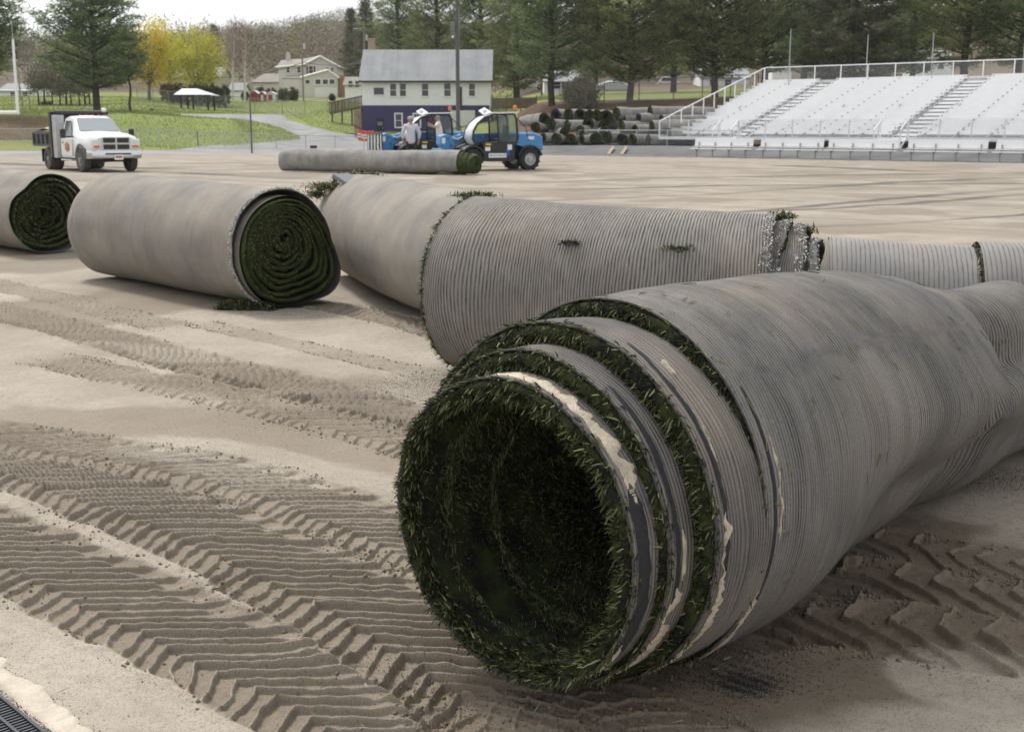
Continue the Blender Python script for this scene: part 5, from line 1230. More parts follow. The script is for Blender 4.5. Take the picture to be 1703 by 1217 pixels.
# trash can, bins
def bin_(name, label, u, v, Y, h, r, mat, z=None):
    p = P(u, v, Y=Y); o = thing(name, label, 'bin', (p.x, Y, p.z)); MB().lathe([(r*.85, 0), (r, h*.9), (r*1.06, h*.92), (r*1.06, h)], n=16).build('bin_body', mat, o); MB().lathe([(r*1.0, h+.002), (r*.7, h+.08), (r*.2, h+.1)], n=16).build('lid', mat, o)
BLK = plain('black_plastic', (.022, .022, .024), .55, var=.2)
bin_('trash_bin', 'black trash bin on the grass mound left of the shelter', 253, 191.5, 118, .52, .2, BLK); 
p = P(519, 250, Y=77); o = thing('black_box_bin', 'small black box with a white label behind the fence by the road', 'bin', (p.x, 77.6, 0)); MB().box((0, 0, .26), (.40, .35, .5), ch=.02).build('box_body', BLK, o); MB().box((.02, -.18, .2), (.16, .01, .18)).build('white_label', TRIM, o)
p = P(78, 177, Y=130); o = thing('dark_brush_heap', 'dark heap on the lawn under the budding trees', 'heap', (p.x, 130, p.z-.2)); shrub(o, .7, .6, 5, MAT_REDHEDGE, clumps=30, per=40, size=.14)
# orange barrels
ORG = plain('orange_plastic', (.62, .085, .035), .5, var=.1)
for i, u in enumerate((597.5, 603, 608.5, 614, 619.5)):
    p = P(u, 228, Y=112); o = thing('traffic_barrel', 'orange traffic barrel, '+ORD[i]+' from left of the row by the field house', 'traffic barrel', (p.x, 112+.1*(i % 2), tz(p.x, 112)), 0, 'orange barrels by the field house')
    MB().lathe([(.20, 0), (.20, .08), (.155, .1), (.15, .42), (.14, .44), (.14, .72), (.125, .74), (.12, .92), (.05, .95)], n=16).build('barrel_body', ORG, o)
    MB().lathe([(.153, .25), (.153, .38)], n=16, caps=False).lathe([(.143, .5), (.143, .62)], n=16, caps=False).build('white_band', TRIM, o)

# chain link fences
def chain_mat():
    t = NT('chain_link_mesh'); u, v = t.uvxy(); s = .075
    a = t.math('FRACT', t.math('DIVIDE', t.math('ADD', u, v), s)); b = t.math('FRACT', t.math('DIVIDE', t.math('SUBTRACT', u, v), s))
    m = t.math('MAXIMUM', t.math('LESS_THAN', a, .085), t.math('LESS_THAN', b, .085))
    t.out((.40, .41, .42), .5, metal=.3); tr = t.n('ShaderNodeBsdfTransparent'); mx = t.n('ShaderNodeMixShader'); t.l(m, mx.inputs[0]); t.l(tr.outputs[0], mx.inputs[1]); t.l(t.b.outputs[0], mx.inputs[2])
    t.l(mx.outputs[0], t.t.nodes['Material Output'].inputs[0]); return t.m
CHAIN = chain_mat(); GALV = plain('fence_galvanised', (.46, .47, .475), .5, .2, var=.1)
def fence(name, label, pts, h, step, mat=GALV, mesh_mat=CHAIN, r=.03, gz=None):
    o = thing(name, label, 'fence', (0, 0, 0)); P3 = []
    for a, b in zip(pts[:-1], pts[1:]):
        a, b = np.array(a), np.array(b); L = np.linalg.norm(b-a); n = max(1, round(L/step))
        for i in range(n): P3.append(a+(b-a)*i/n)
    P3.append(np.array(pts[-1])); Z_ = terrain(np.array([p[0] for p in P3]), np.array([p[1] for p in P3])) if gz is None else np.full(len(P3), gz)
    for p, z in zip(P3, Z_): MB().tube([(p[0], p[1], z-.1), (p[0], p[1], z+h+.04)], r*1.2, 7).build('post', mat, o)
    MB().tube([(p[0], p[1], z+h) for p, z in zip(P3, Z_)], r, 6).build('top_rail', mat, o)
    V_, uv = [], []; s = 0
    for i, (p, z) in enumerate(zip(P3, Z_)):
        if i: s += np.linalg.norm(p-P3[i-1])
        V_ += [(p[0], p[1], z+.04), (p[0], p[1], z+h-.02)]; uv += [(s, 0), (s, h)]
    mesh('mesh_panel', V_, [(2*i, 2*i+2, 2*i+3, 2*i+1) for i in range(len(P3)-1)], mesh_mat, o, uv=uv)
    return o
gx = lambda u, v: (P(u, v, z=0).x, P(u, v, z=0).y)
fence('chain_link_fence', 'low chain-link fence along the left end of the field behind the dump truck', [gx(-260, 256), gx(0, 255), gx(200, 253.5), gx(330, 252.5)], 1.0, 2.35)
fence('chain_link_fence', 'low chain-link fence in front of the paved lot, left of the machines', [gx(330, 252.5), gx(460, 251.5), gx(606, 251)], 1.0, 2.0)
wv = lambda L_, q_: (EX+UX*L_+VX*q_, EY+UY*L_+VY*q_)
fence('chain_link_fence', 'low galvanised chain-link fence in front of the pile of turf rolls', [wv(-3, 8), wv(8.5, 8)], .95, 2.45)
def fy_(u, v, Y): p = P(u, v, Y=Y); return (p.x, p.y)
fence('chain_link_fence', 'taller hazy chain-link fence on the slope below the houses', [fy_(230, 190, 140), fy_(330, 190, 150), fy_(470, 190, 152), fy_(545, 190, 152)], 1.75, 3.0, mat=plain('dull_fence', (.25, .26, .24), .7))
fence('chain_link_fence', 'dark tall chain-link fence among the pines behind the turf pile', [fy_(1005, 160, 108), fy_(1120, 160, 108), fy_(1260, 160, 112)], 1.9, 3.0, mat=plain('dark_fence', (.12, .12, .11), .7), r=.035)
# board fence right of the field house
q0 = P(818, 182, Y=124); q1 = P(892, 182, Y=120); o = thing('wooden_fence', 'brown weathered board fence to the right of the field house', 'fence', (0, 0, 0))
for i in range(34):
    t = i/33; x = q0.x+(q1.x-q0.x)*t; y = 124-4*t; z = q0.z; MB().box((x, y, z+.55), (.125, .03, 1.05+.03*math.sin(i*2.3))).build('board', RAILW, o)
MB().tube([(q0.x, 124.05, q0.z+.9), (q1.x, 120.05, q0.z+.9)], .05, 4).tube([(q0.x, 124.05, q0.z+.2), (q1.x, 120.05, q0.z+.2)], .05, 4).build('rail', RAILW, o)
for t in (0, .33, .66, 1): MB().box((q0.x+(q1.x-q0.x)*t, 124.12-4*t, q0.z+.1), (.12, .12, 2.3)).build('post', RAILW, o)
# ------------------------------------------------------------------ bleachers
ALU = plain('bleacher_aluminium', (.72, .725, .73), .5, .0, var=.06, sc=2); ALUW = plain('white_coated_aluminium', (.80, .80, .80), .5, .0, var=.04, sc=2)
ALUD = plain('dark_frame_steel', (.30, .31, .32), .6, .3)  # darker grey steel for frame, brackets and bench legs
BR = math.atan2(UY, UX)
def wz(L_, q_): return (EX+UX*L_+VX*q_, EY+UY*L_+VY*q_)
bx_, by_ = wz(3.3, 9.2); bzg = .5
bl = thing('bleachers', 'long white aluminium bleachers with many seat rows and stepped aisles at the right', 'bleachers', (bx_, by_, bzg), BR)
NR = 16; TD = .80; RS = (4.75-1.03)/NR; FL = 1.03-bzg; LEN = 36.5
AIS = [(4.35, 5.55), (14.5, 16.0), (24.8, 26.3)]
def segs(pad=0):
    x = 0; out = []
    for a, b in AIS: out.append((x, a-pad)); x = b+pad
    out.append((x, LEN)); return out
for r in range(NR):
    y = r*TD; z = FL+r*RS
    m = MB(); m.box((LEN/2, y+.30, z), (LEN, .58, .045)).box((LEN/2, y+.02, z-.10), (LEN, .03, .19)).build('foot_deck', ALU, bl)
    for a, b in segs():
        k = MB(); m = MB(); m.box(((a+b)/2, y+.66, z+.40), (b-a-.05, .25, .045)).box(((a+b)/2, y+.53, z+.32), (b-a-.05, .02, .23)).box(((a+b)/2, y+.785, z+.17), (b-a-.05, .02, .34))
        so_ = m.build('seat_plank', ALUW, bl)
        n = max(2, int((b-a)/1.85)); 
        for i in range(n+1):
            xx_ = a+.15+(b-a-.3)*i/n; k.box((xx_, y+.60, z+.15), (.04, .06, .26)).box((xx_, y+.512, z+.33), (.10, .014, .06))
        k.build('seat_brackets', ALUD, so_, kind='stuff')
    for a, b in AIS: MB().box(((a+b)/2, y+.60, z+.13), ((b-a)-.12, .34, .03)).box(((a+b)/2, y+.435, z+.03), (b-a-.12, .015, .05)).box((a+.1, y+.6, z+.06), (.03, .3, .12)).box((b-.1, y+.6, z+.06), (.03, .3, .12)).box(((a+b)/2, y+.785, z+.17), (b-a-.1, .02, .10)).build('aisle_step', ALUD if 0 else ALUW, bl)
DT = (NR*TD, FL+NR*RS)
m = MB(); m.box((LEN/2, DT[0]-.1, DT[1]), (LEN, .25, .06)); m.build('back_ledge', ALU, bl)
def rail(name, p, q, h, n, mids=(), r=.035, mat=ALUW):
    m = MB(); p = Vector(p); q = Vector(q)
    for i in range(n+1): a = p.lerp(q, i/n); m.box((a.x, a.y, a.z+h/2), (.06, .06, h))
    up = Vector((0, 0, h)); m.tube([p+up, q+up], r, 6)
    for f in mids: up = Vector((0, 0, h*f)); m.tube([p+up, q+up], r*.6, 5)
    return m.build(name, mat, bl)
rail('back_rail', (0, DT[0], DT[1]), (LEN, DT[0], DT[1]), 1.07, 19, (.08,))
rail('side_rail', (-.05, .1, FL+.30), (-.05, DT[0], DT[1]), 1.05, 9)
rail('side_rail', (-.05, -1.1, FL), (-.05, .1, FL+.3), 1.0, 1)
def mesh_fill(p, q, h, name='rail_mesh'):
    L_ = (Vector(q)-Vector(p)).length; mesh(name, [p, q, (q[0], q[1], q[2]+h), (p[0], p[1], p[2]+h)], [(0, 1, 2, 3)], CHAIN, bl, uv=[(0, 0), (L_, 0), (L_, h), (0, h)])
mesh_fill((0, DT[0], DT[1]), (LEN, DT[0], DT[1]), 1.0)
# front walkway and its rail
MB().box((LEN/2, -.62, FL), (LEN, 1.2, .05)).box((LEN/2, -1.23, FL-.06), (LEN, .04, .16)).build('front_walkway', ALU, bl)
for a, b in segs(.1):
    rail('front_rail', (a, -1.2, FL), (b, -1.2, FL), 1.05, max(2, round((b-a)/1.9)), r=.02, mat=ALU); mesh_fill((a, -1.2, FL), (b, -1.2, FL), 1.0)
for a, b in AIS[:]:
    st = MB()
    for i in range(3): st.box(((a+b)/2, -1.38-.30*i, FL-.16-.17*i), (b-a, .29, .04))
    for x in (a, b): st.slab([(x, -1.25, FL), (x, -2.15, FL-.62), (x, -2.15, FL-.75), (x, -1.25, FL-.13)], .03)
    st.build('front_stairs', ALUW, bl)
    for x in (a, b): rail('stair_rail', (x+.02, -1.22, FL), (x+.02, -2.15, FL-.55), 1.0, 1)
fr = MB()
for i in range(21):
    x = i*LEN/20
    for j in range(5):
        y = j*(NR*TD)/4.2; z = FL+y/TD*RS-.22; fr.box((x, y, z/2-.3), (.07, .07, z+.6))
    fr.tube([(x, -.9, FL-.12), (x, NR*TD, DT[1]-.2)], .05, 5)
    if i < 20 and i % 2 == 0:
        fr.tube([(x, 0, .0), (x+LEN/20, 0, FL)], .03, 4).tube([(x, 6, .1), (x+LEN/20, 6, FL+2)], .03, 4)
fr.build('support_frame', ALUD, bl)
# rear closing of the view under the seats: earth bank is behind, so nothing more

# team benches
for i, (u0, u1) in enumerate(((1152, 1252), (1262, 1370), (1375, 1496), (1508, 1645), (1655, 1800))):
    q_ = 1.7
    def Lof(u): k = (u-851.5)/2039; return (k*(EY+VY*q_)-(EX+VX*q_))/(UX-k*UY)
    a, b = Lof(u0), Lof(u1); x, y = wz(a, q_); L_ = b-a
    o = thing('team_bench', 'white team bench before the bleachers, '+('leftmost', 'second from left', 'middle one', 'second from right', 'rightmost and cut off')[i]+' of five', 'bench', (x, y, tz(x, y)), BR, 'white team benches in front of the bleachers')
    MB().box((L_/2, -.10, .45), (L_, .30, .045), ch=.01).build('seat', ALUW, o)
    MB().box((L_/2, .24, .82), (L_-.1, .04, .40), ch=.01, rx=-.12).build('backrest', ALUW, o); MB().box((L_/2, .12, .585), (L_-.1, .3, .03)).build('rear_plank', ALUW, o)
    for k in range(4):
        xx_ = .35+(L_-.7)*k/3; MB().box((xx_, -.10, .21), (.06, .05, .42)).box((xx_, .0, .40), (.06, .40, .05)).box((xx_, .17, .6), (.06, .05, .42)).box((xx_, -.02, .012), (.07, .5, .024)).build('leg', ALUD, o)

# ------------------------------------------------------------------ heap of old rolls
MAT_PILE = backing('old_roll_backing', .06, c0=(.34, .325, .30), c1=(.18, .175, .165), groove=.1, fade=0, bluish=.3, depth=.1)
MAT_PILED = plain('blue_black_roll_end', (.05, .05, .075), .9, var=.3)
PILE = [ # u, v of end centre, radius m, length m, heading (deg, 0 = faces camera, + = faces left), Y, tint word
 (905, 198, .43, 3.2, -25, 83.5), (924, 193, .50, 3.4, 40, 84.6), (945, 191, .42, 3.4, 35, 83.7), (965, 191, .42, 3.2, 25, 83.3), (980, 192, .40, 3.2, 12, 83.0), (992, 191, .38, 3.2, 18, 82.7), (1007, 193, .44, 3.2, 20, 82.3),
 (1025, 189, .46, 5.2, 60, 81.8), (1081, 186, .40, 4.6, 70, 81.4), (1100, 199, .34, 4.6, 68, 80.4),
 (916, 207, .40, 2.6, 30, 82.4), (943, 210, .42, 3.8, 64, 82.2), (978, 207, .42, 2.5, 15, 81.9), (1004, 209, .36, 3.0, -10, 82.3), (1035, 198, .38, 3.0, 55, 81.8), (1062, 197, .36, 3.0, 66, 81.0), (1034, 211, .40, 3.8, 66, 80.4), (965, 217, .36, 3.2, 40, 81.6),
 (1056, 216, .36, 3.0, 62, 79.9), (1084, 210, .38, 3.6, 68, 79.4), (890, 212, .36, 2.6, 20, 82.6),
 (903, 230, .40, 2.2, 60, 81.9), (925, 231, .40, 2.2, 30, 81.5), (949, 232, .36, 2.4, 10, 81.0), (968, 233, .36, 2.2, 62, 80.6), (990, 231, .42, 2.4, -5, 80.3), (1009, 229, .42, 2.6, 45, 79.9), (1034, 234, .40, 2.4, 20, 79.2), (1052, 234, .40, 3.2, 60, 78.8), (1078, 235, .38, 3.4, 70, 78.4), (1005, 218, .34, 3.0, 5, 80.6), (938, 220, .34, 3.0, -15, 81.8), (1110, 222, .40, 4.0, 66, 78.6),
 (884, 236, .32, 2.0, 10, 82.2), (1085, 222, .36, 2.8, 20, 79.4)]
rows_ = ('top', 'middle', 'bottom')
for i, (u, v, rd, L_, hd, Y) in enumerate(PILE):
    p = P(u, v, Y=Y); g = tz(p.x, Y); zc = max(p.z, g+rd*.92)
    a = R(hd); n_ = np.array([-math.sin(a), -math.cos(a)]) ; row = 0 if v < 202 else (1 if v < 224 else 2)
    dark_ = i in (1, 9, 15)
    lb = ('grey turf roll with a green coiled end', 'grey turf roll with a blue-black open end')[dark_]
    nb = sorted(range(len(PILE)), key=lambda k: PILE[k][0]); same = [k for k in nb if (0 if PILE[k][1] < 202 else 1 if PILE[k][1] < 224 else 2) == row]; pos = same.index(i)+1
    ord_ = ('first', 'second', 'third', 'fourth', 'fifth', 'sixth', 'seventh', 'eighth', 'ninth', 'tenth', 'eleventh', 'twelfth', 'thirteenth', 'fourteenth', 'fifteenth', 'sixteenth')[pos-1]
    o = thing('old_turf_roll', f'{lb}, {ord_} from left in the heap\'s {rows_[row]} tier', 'turf roll', (p.x, Y, zc), 0, 'heap of old turf rolls beyond the fence')
    back = -n_; bend = rng.uniform(-.25, .25); e = back*L_; pr = np.array([-back[1], back[0]])*bend
    dz = rng.uniform(-.04, .04)*L_
    T = Tube([[0, 0, rd, rd*.94], [*(e*.3+pr*.5), rd*1.02, rd*.9], [*(e*.65+pr), rd*.98, rd*.92], [*e, rd, rd*.9]], m=28, step=.3, zb=-rd*.94, base=-9, disp=lambda a, b: ((fbm(b*1.5+i, a*1.4, 2, 150)-.5)*.14, 0, (b/L_)*dz, 0))
    T.build('backing', MAT_PILE, o)
    c3 = (0, 0, 0)
    turns = 2 if (i % 3 == 0 or dark_) else 4
    sp = spiral_face((n_[0]*.01, n_[1]*.01, 0), n_, rd*.99, rd*.93, turns, o, nth=26, amp=1.6, zmin=-9, hole=.45 if turns == 2 else .12, mat=MAT_PILED if dark_ else None, name='coiled_end')
    # dark hollow behind the open centre
    T2_ = Tube([[*(n_*-.02), rd*.9, rd*.85], [*(n_*-.25), rd*.85, rd*.8], [*(n_*-.9), .04, .04, ]], m=20, step=.2, zb=-rd*.85, base=-9); T2_.build('dark_hollow', MAT_TURF, o)

# planks lying in the dip of the running track
PINE_W = plain('pale_lumber', (.34, .26, .18), .8, var=.2)
for i, (u0, v0, u1, v1) in enumerate(((1012, 255.5, 1020, 247), (1034, 255.5, 1042, 247))):
    a = P(u0, v0, Y=73.2-.5*i); b = P(u1, v1, Y=76.2-.5*i)
    a.z = tz(a.x, a.y)+.05; b.z = tz(b.x, b.y)+.22
    o = thing('timber_plank', ('left', 'right')[i]+' of two pale planks propped over a dip in the asphalt', 'plank', tuple(a)); d = b-a
    MB().slab([(-.09, 0, 0), (.09, 0, 0), (d.x+.09, d.y, d.z), (d.x-.09, d.y, d.z)], .07).build('board', PINE_W, o)
a = P(1030, 251, z=.12); o = thing('dirt_patch', 'bare brown dirt dip in the asphalt edge under the two planks', 'dirt patch', (a.x, a.y+1, 0))
n = 20; V = []
for k in range(n): t = 2*PI*k/n; x = 2.1*math.cos(t)*(1+.1*math.sin(3*t)); y = 1.0*math.sin(t); X_ = x*UX+y*VX; Y_ = x*UY+y*VY; V.append((X_, Y_, tz(a.x+X_, a.y+1+Y_)+.03))
V.append((0, 0, tz(a.x, a.y+1)+.04)); mesh('dirt', V, [(k, (k+1) % n, n) for k in range(n)], plain('brown_dirt', (.22, .15, .10), .95, var=.3, sc=3), o)

# ------------------------------------------------------------------ vehicles
TYRE = plain('tyre_rubber', (.035, .034, .033), .85, var=.3, sc=8); TYRED = plain('dusty_tyre_rubber', (.10, .09, .08), .9, var=.4, sc=5); RIMG = plain('dusty_rim_grey', (.30, .29, .28), .6, .2); CHROME = plain('chrome', (.62, .62, .62), .15, 1.0, var=.02)
PAINTW = plain('white_vehicle_paint', (.78, .78, .78), .25, var=.03, spec=.5); BLKP = plain('black_vehicle_paint', (.02, .02, .022), .35, var=.15, spec=.5); BLUEP = plain('bright_blue_paint', (.055, .235, .50), .35, var=.08, spec=.5)
GREYP = plain('grey_bed_paint', (.09, .095, .10), .6, var=.2); AMBER = plain('amber_lens', (.75, .18, .03), .25, spec=.6); LAMPG = plain('headlamp_glass', (.75, .76, .76), .12, spec=.9); PLAST = plain('grey_plastic', (.13, .135, .14), .6)
WINDSH = glassy('glass_painted_sky', (.36, .39, .40), .08)  # pale base colour paints the sky's reflection into the glass
def wheel(parent, x, y, r, w, out, tyre=TYRE, rim=RIMG, lugs=0, rr=.55):
    """axle along y; out = +1/-1 side the rim shows on"""
    o = MB().lathe([(r*rr, -w/2), (r*.93, -w/2), (r, -w*.36), (r, w*.36), (r*.93, w/2), (r*rr, w/2)], (x, y, r), 'y', 28, caps=False)
    if lugs:
        for k in range(lugs):
            for s_ in (-1, 1):
                th = 2*PI*(k+(.5 if s_ > 0 else 0))/lugs; c = math.cos(th), math.sin(th)
                m = Matrix.Rotation(-th, 3, 'Y')
                o.box((x+c[0]*r*1.0, y+s_*w*.24, r+c[1]*r*1.0), (.05, w*.5, .045), ry=-th+PI/2, rz=0)
    t = o.build('tyre', tyre, parent, smooth=True)
    a = y+out*w*.40
    MB().lathe([(r*rr*1.02, y-out*w*.3), (r*rr*1.02, a+out*.02), (r*rr*.9, a+out*.02), (r*rr*.82, a-out*.05), (r*.22, a-out*.02), (r*.2, a+out*.05), (r*.02, a+out*.055)], (x, 0, r), 'y', 24).build('rim', rim, t, smooth=True)
    return t

def truck():
    hx, hy = .62, -.785; ang = math.atan2(hy, hx)
    A = P(138, 286.5, z=0); lat = Vector((-hy, hx, 0)) ; c = A+lat*.93; o = thing('dump_truck', 'white dump truck with a dark dump bed parked at the left of the field', 'truck', (c.x, c.y, 0), ang)
    # local x forward, y to the vehicle's left; front axle at x=0, rear axle at x=-3.55. z up
    wr = .44
    for y, s_ in ((.86, 1), (-.86, -1)): wheel(o, 0, y+.02*s_, wr, .27, s_, TYRED, RIMG, rr=.52)
    for y, s_ in ((.80, 1), (-.80, -1)): wheel(o, -3.55, y, wr, .52, s_, TYRED, RIMG, rr=.5)
    # cab + hood as a lofted body of cross-sections (x, half width bottom, half width top, z bottom, z belt, z top)
    secs = [(.98, .80, .74, .62, 1.02, 1.24), (.86, .92, .80, .55, 1.05, 1.34), (.45, .97, .82, .86, 1.12, 1.39), (-.30, .97, .84, .88, 1.14, 1.43), (-.62, .97, .86, .50, 1.16, 1.46), (-1.15, .96, .74, .50, 1.20, 1.96), (-1.35, .96, .70, .50, 1.20, 2.03), (-2.0, .96, .70, .50, 1.20, 2.04), (-2.22, .95, .72, .50, 1.18, 1.98)]
    V = []; 
    for x, wb, wt, z0, zb, zt_ in secs:
        half = [(wb*.97, z0), (wb, z0+(zb-z0)*.5), (wb*.98, zb), (wt+(wb*.96-wt)*.35, zb+(zt_-zb)*.62), (wt*.97, zt_-.05), (wt*.80, zt_), (0, zt_+.03)]
        ring = half+[(-a, b) for a, b in half[-2::-1]]; V += [(x, a, b) for a, b in ring]
    n = 13; Fc = []
    for i in range(len(secs)-1):
        for j in range(n-1): Fc.append((i*n+j, i*n+j+1, (i+1)*n+j+1, (i+1)*n+j))
    Fc.append(tuple(range(n))); Fc.append(tuple(range((len(secs)-1)*n+n-1, (len(secs)-1)*n-1, -1)))
    b = MB().add(V, Fc); body = b.build('cab_body', PAINTW, o, smooth=True)
    MB().box((-.2, 0, .62), (1.9, 1.5, .3)).box((-2.8, 0, .62), (5.2, .9, .22)).box((-3.5, 0, .45), (.25, 1.5, .25)).box((0, 0, .44), (.2, 1.5, .18)).build('chassis', BLKP, o)
    # wheel arches
    for s_ in (1, -1):
        m = MB(); y = s_*.955
        ar = [(.56*math.cos(t), .47+.56*math.sin(t)) for t in np.linspace(.0, PI, 13)]; ai = [(a*.84, .47+(b_-.47)*.84) for a, b_ in ar]
        m.prism(ar+ai[::-1], y-s_*.10, y+s_*.045); m.build('wheel_arch_trim', PLAST, o, smooth=True)
        MB().prism([(a*.86, .47+(b_-.47)*.86) for a, b_ in ar], y-s_*.2, y-s_*.04).build('wheel_well', BLKP, o)
    # windscreen, side windows
    MB().slab([(-.60, -.78, 1.495), (-.60, .78, 1.495), (-1.10, .66, 1.965), (-1.10, -.66, 1.965)], .015).build('windscreen', WINDSH, o)
    for s_ in (1, -1):
        q = [(-.92, s_*.915, 1.27), (-1.85, s_*.915, 1.25), (-1.85, s_*.79, 1.86), (-1.28, s_*.79, 1.86)]
        MB().slab(q if s_ < 0 else q[::-1], .02).build('side_window', GLASS, o)
        d = MB().slab([(-.80, s_*.985, .58), (-1.95, s_*.985, .58), (-1.95, s_*.975, 1.19), (-.80, s_*.975, 1.19)] if s_ < 0 else [(-.80, s_*.985, 1.19), (-1.95, s_*.985, 1.19), (-1.95, s_*.975, .58), (-.80, s_*.975, .58)], .03).build('door', PAINTW, o)
        MB().box((-1.75, s_*1.0, 1.06), (.18, .03, .045)).build('door_handle', BLKP, d)
        MB().prism([(-1.28+.26*math.cos(t)*(1.0 if k % 2 else .82), .90+.19*math.sin(t)*(1.0 if k % 2 else .82)) for k, t in enumerate(np.linspace(0, 2*PI, 12, endpoint=False))], s_*1.022, s_*1.030).build('round_emblem', plain('brown_orange_emblem', (.45, .24, .09), .6, var=.8, sc=14), d)
        MB().tube([(-.78, s_*.93, 1.28), (-.80, s_*1.2, 1.27)], .035, 6).box((-.82, s_*1.30, 1.40), (.10, .20, .34), ch=.03).build('wing_mirror', BLKP, o)
    # grille, headlamps, bumper
    gm = MB().box((1.0, 0, 1.03), (.06, 1.06, .50), ch=.02); g_ = gm.build('grille', CHROME, o)
    for y in (.255, -.255):
        for z in (1.155, .92): MB().box((1.035, y, z), (.03, .44, .175), ch=.01).build('grille_opening', BLKP, g_)
    for s_ in (1, -1):
        h_ = MB().box((.965, s_*.72, 1.05), (.10, .36, .30), ch=.03, rz=-s_*.25).build('headlight', LAMPG, o); MB().box((1.02, s_*.72, .935), (.03, .22, .075), rz=-s_*.25).build('turn_lens', AMBER, h_)
    bp = [(.80, 1.02), (1.05, .92), (1.16, .6), (1.18, 0), (1.16, -.6), (1.05, -.92), (.80, -1.02)]
    V = []; 
    for x, y in bp:
        for z, dx in ((.50, -.06), (.53, 0), (.70, .01), (.77, -.01), (.80, -.05)): V.append((x+dx, y, z))
    for x, y in bp[::-1]:
        for z in (.80, .77, .70, .53, .50): V.append((x-.14, y*.98, z))
    # front skin only plus closing back skin
    Fc = [(i*5+j, (i+1)*5+j, (i+1)*5+j+1, i*5+j+1) for i in range(13) for j in range(4)]
    bmp = MB().add(V, Fc).build('bumper', CHROME, o, smooth=True); MB().box((1.17, 0, .67), (.05, .95, .06)).build('bumper_slot', BLKP, bmp)
    pl = MB().box((1.21, .0, .55), (.02, .32, .19), ch=.004).build('plate', PAINTW, o); MB().box((1.222, 0, .56), (.004, .24, .07)).build('plate_letters', plain('orange_print', (.4, .16, .07), .6), pl)
    for k in range(5): MB().box((-1.22, -.48+.24*k, 2.07), (.08, .07, .035), ch=.01).build('roof_marker_light', AMBER, o)
    MB().box((-1.5, -.93, .42), (1.2, .16, .05)).build('running_board', ALU, o); MB().box((-1.5, .93, .42), (1.2, .16, .05)).build('running_board', ALU, o)
    # toolboxes, headboard, tarp roll, bed
    for s_ in (1, -1): MB().box((-2.44, s_*.92, 1.28), (.40, .34, 1.60), ch=.01).build('side_toolbox', plain('grey_aluminium_box', (.50, .50, .51), .5, .4), o)
    MB().box((-2.80, 0, 1.35), (.22, 2.26, 1.70)).build('headboard', BLKP, o); MB().tube([(-2.55, -.98, 2.16), (-2.55, .98, 2.16)], .10, 12).build('rolled_tarp', BLKP, o); MB().lathe([(.05, 0), (.10, .04), (.10, .12), (.05, .16)], (-2.5, .9, 2.2), n=10).build('white_beacon', PAINTW, o)
    bd = MB(); x0, x1 = -5.05, -2.80
    for s_ in (1, -1):
        bd.box(((x0+x1)/2, s_*1.03, 1.17), (x1-x0, .05, .46)); bd.box(((x0+x1)/2, s_*1.07, 1.40), (x1-x0, .10, .07)); bd.box(((x0+x1)/2, s_*1.07, .94), (x1-x0, .10, .09))
        for k in range(5): bd.box((x0+.06+k*(x1-x0-.12)/4, s_*1.085, 1.17), (.09, .09, .42))
    bd.box(((x0+x1)/2, 0, .93), (x1-x0-.01, 2.0, .08)); bd.box((x0, 0, 1.18), (.06, 2.1, .54)); bd.build('dump_bed', GREYP, o)
    # load of sand
    xs = np.linspace(x0+.1, x1-.1, 12); ys = np.linspace(-.98, .98, 10); XX, YY = np.meshgrid(xs, ys); ZZ = 1.40+.40*np.exp(-((XX-(x0+x1)/2)/1.0)**2-(YY/1.1)**2)
    mesh('bed_cover', np.stack([XX, YY, ZZ], -1).reshape(-1, 3), grid_faces(10, 12), plain('tan_load', (.46, .40, .33), .9), o, smooth=True)
    for s_ in (1, -1): MB().box((-4.15, s_*.82, .55), (.03, .5, .5)).box((-2.95, s_*.82, .6), (.03, .5, .4)).build('mud_flap', BLKP, o)
truck()

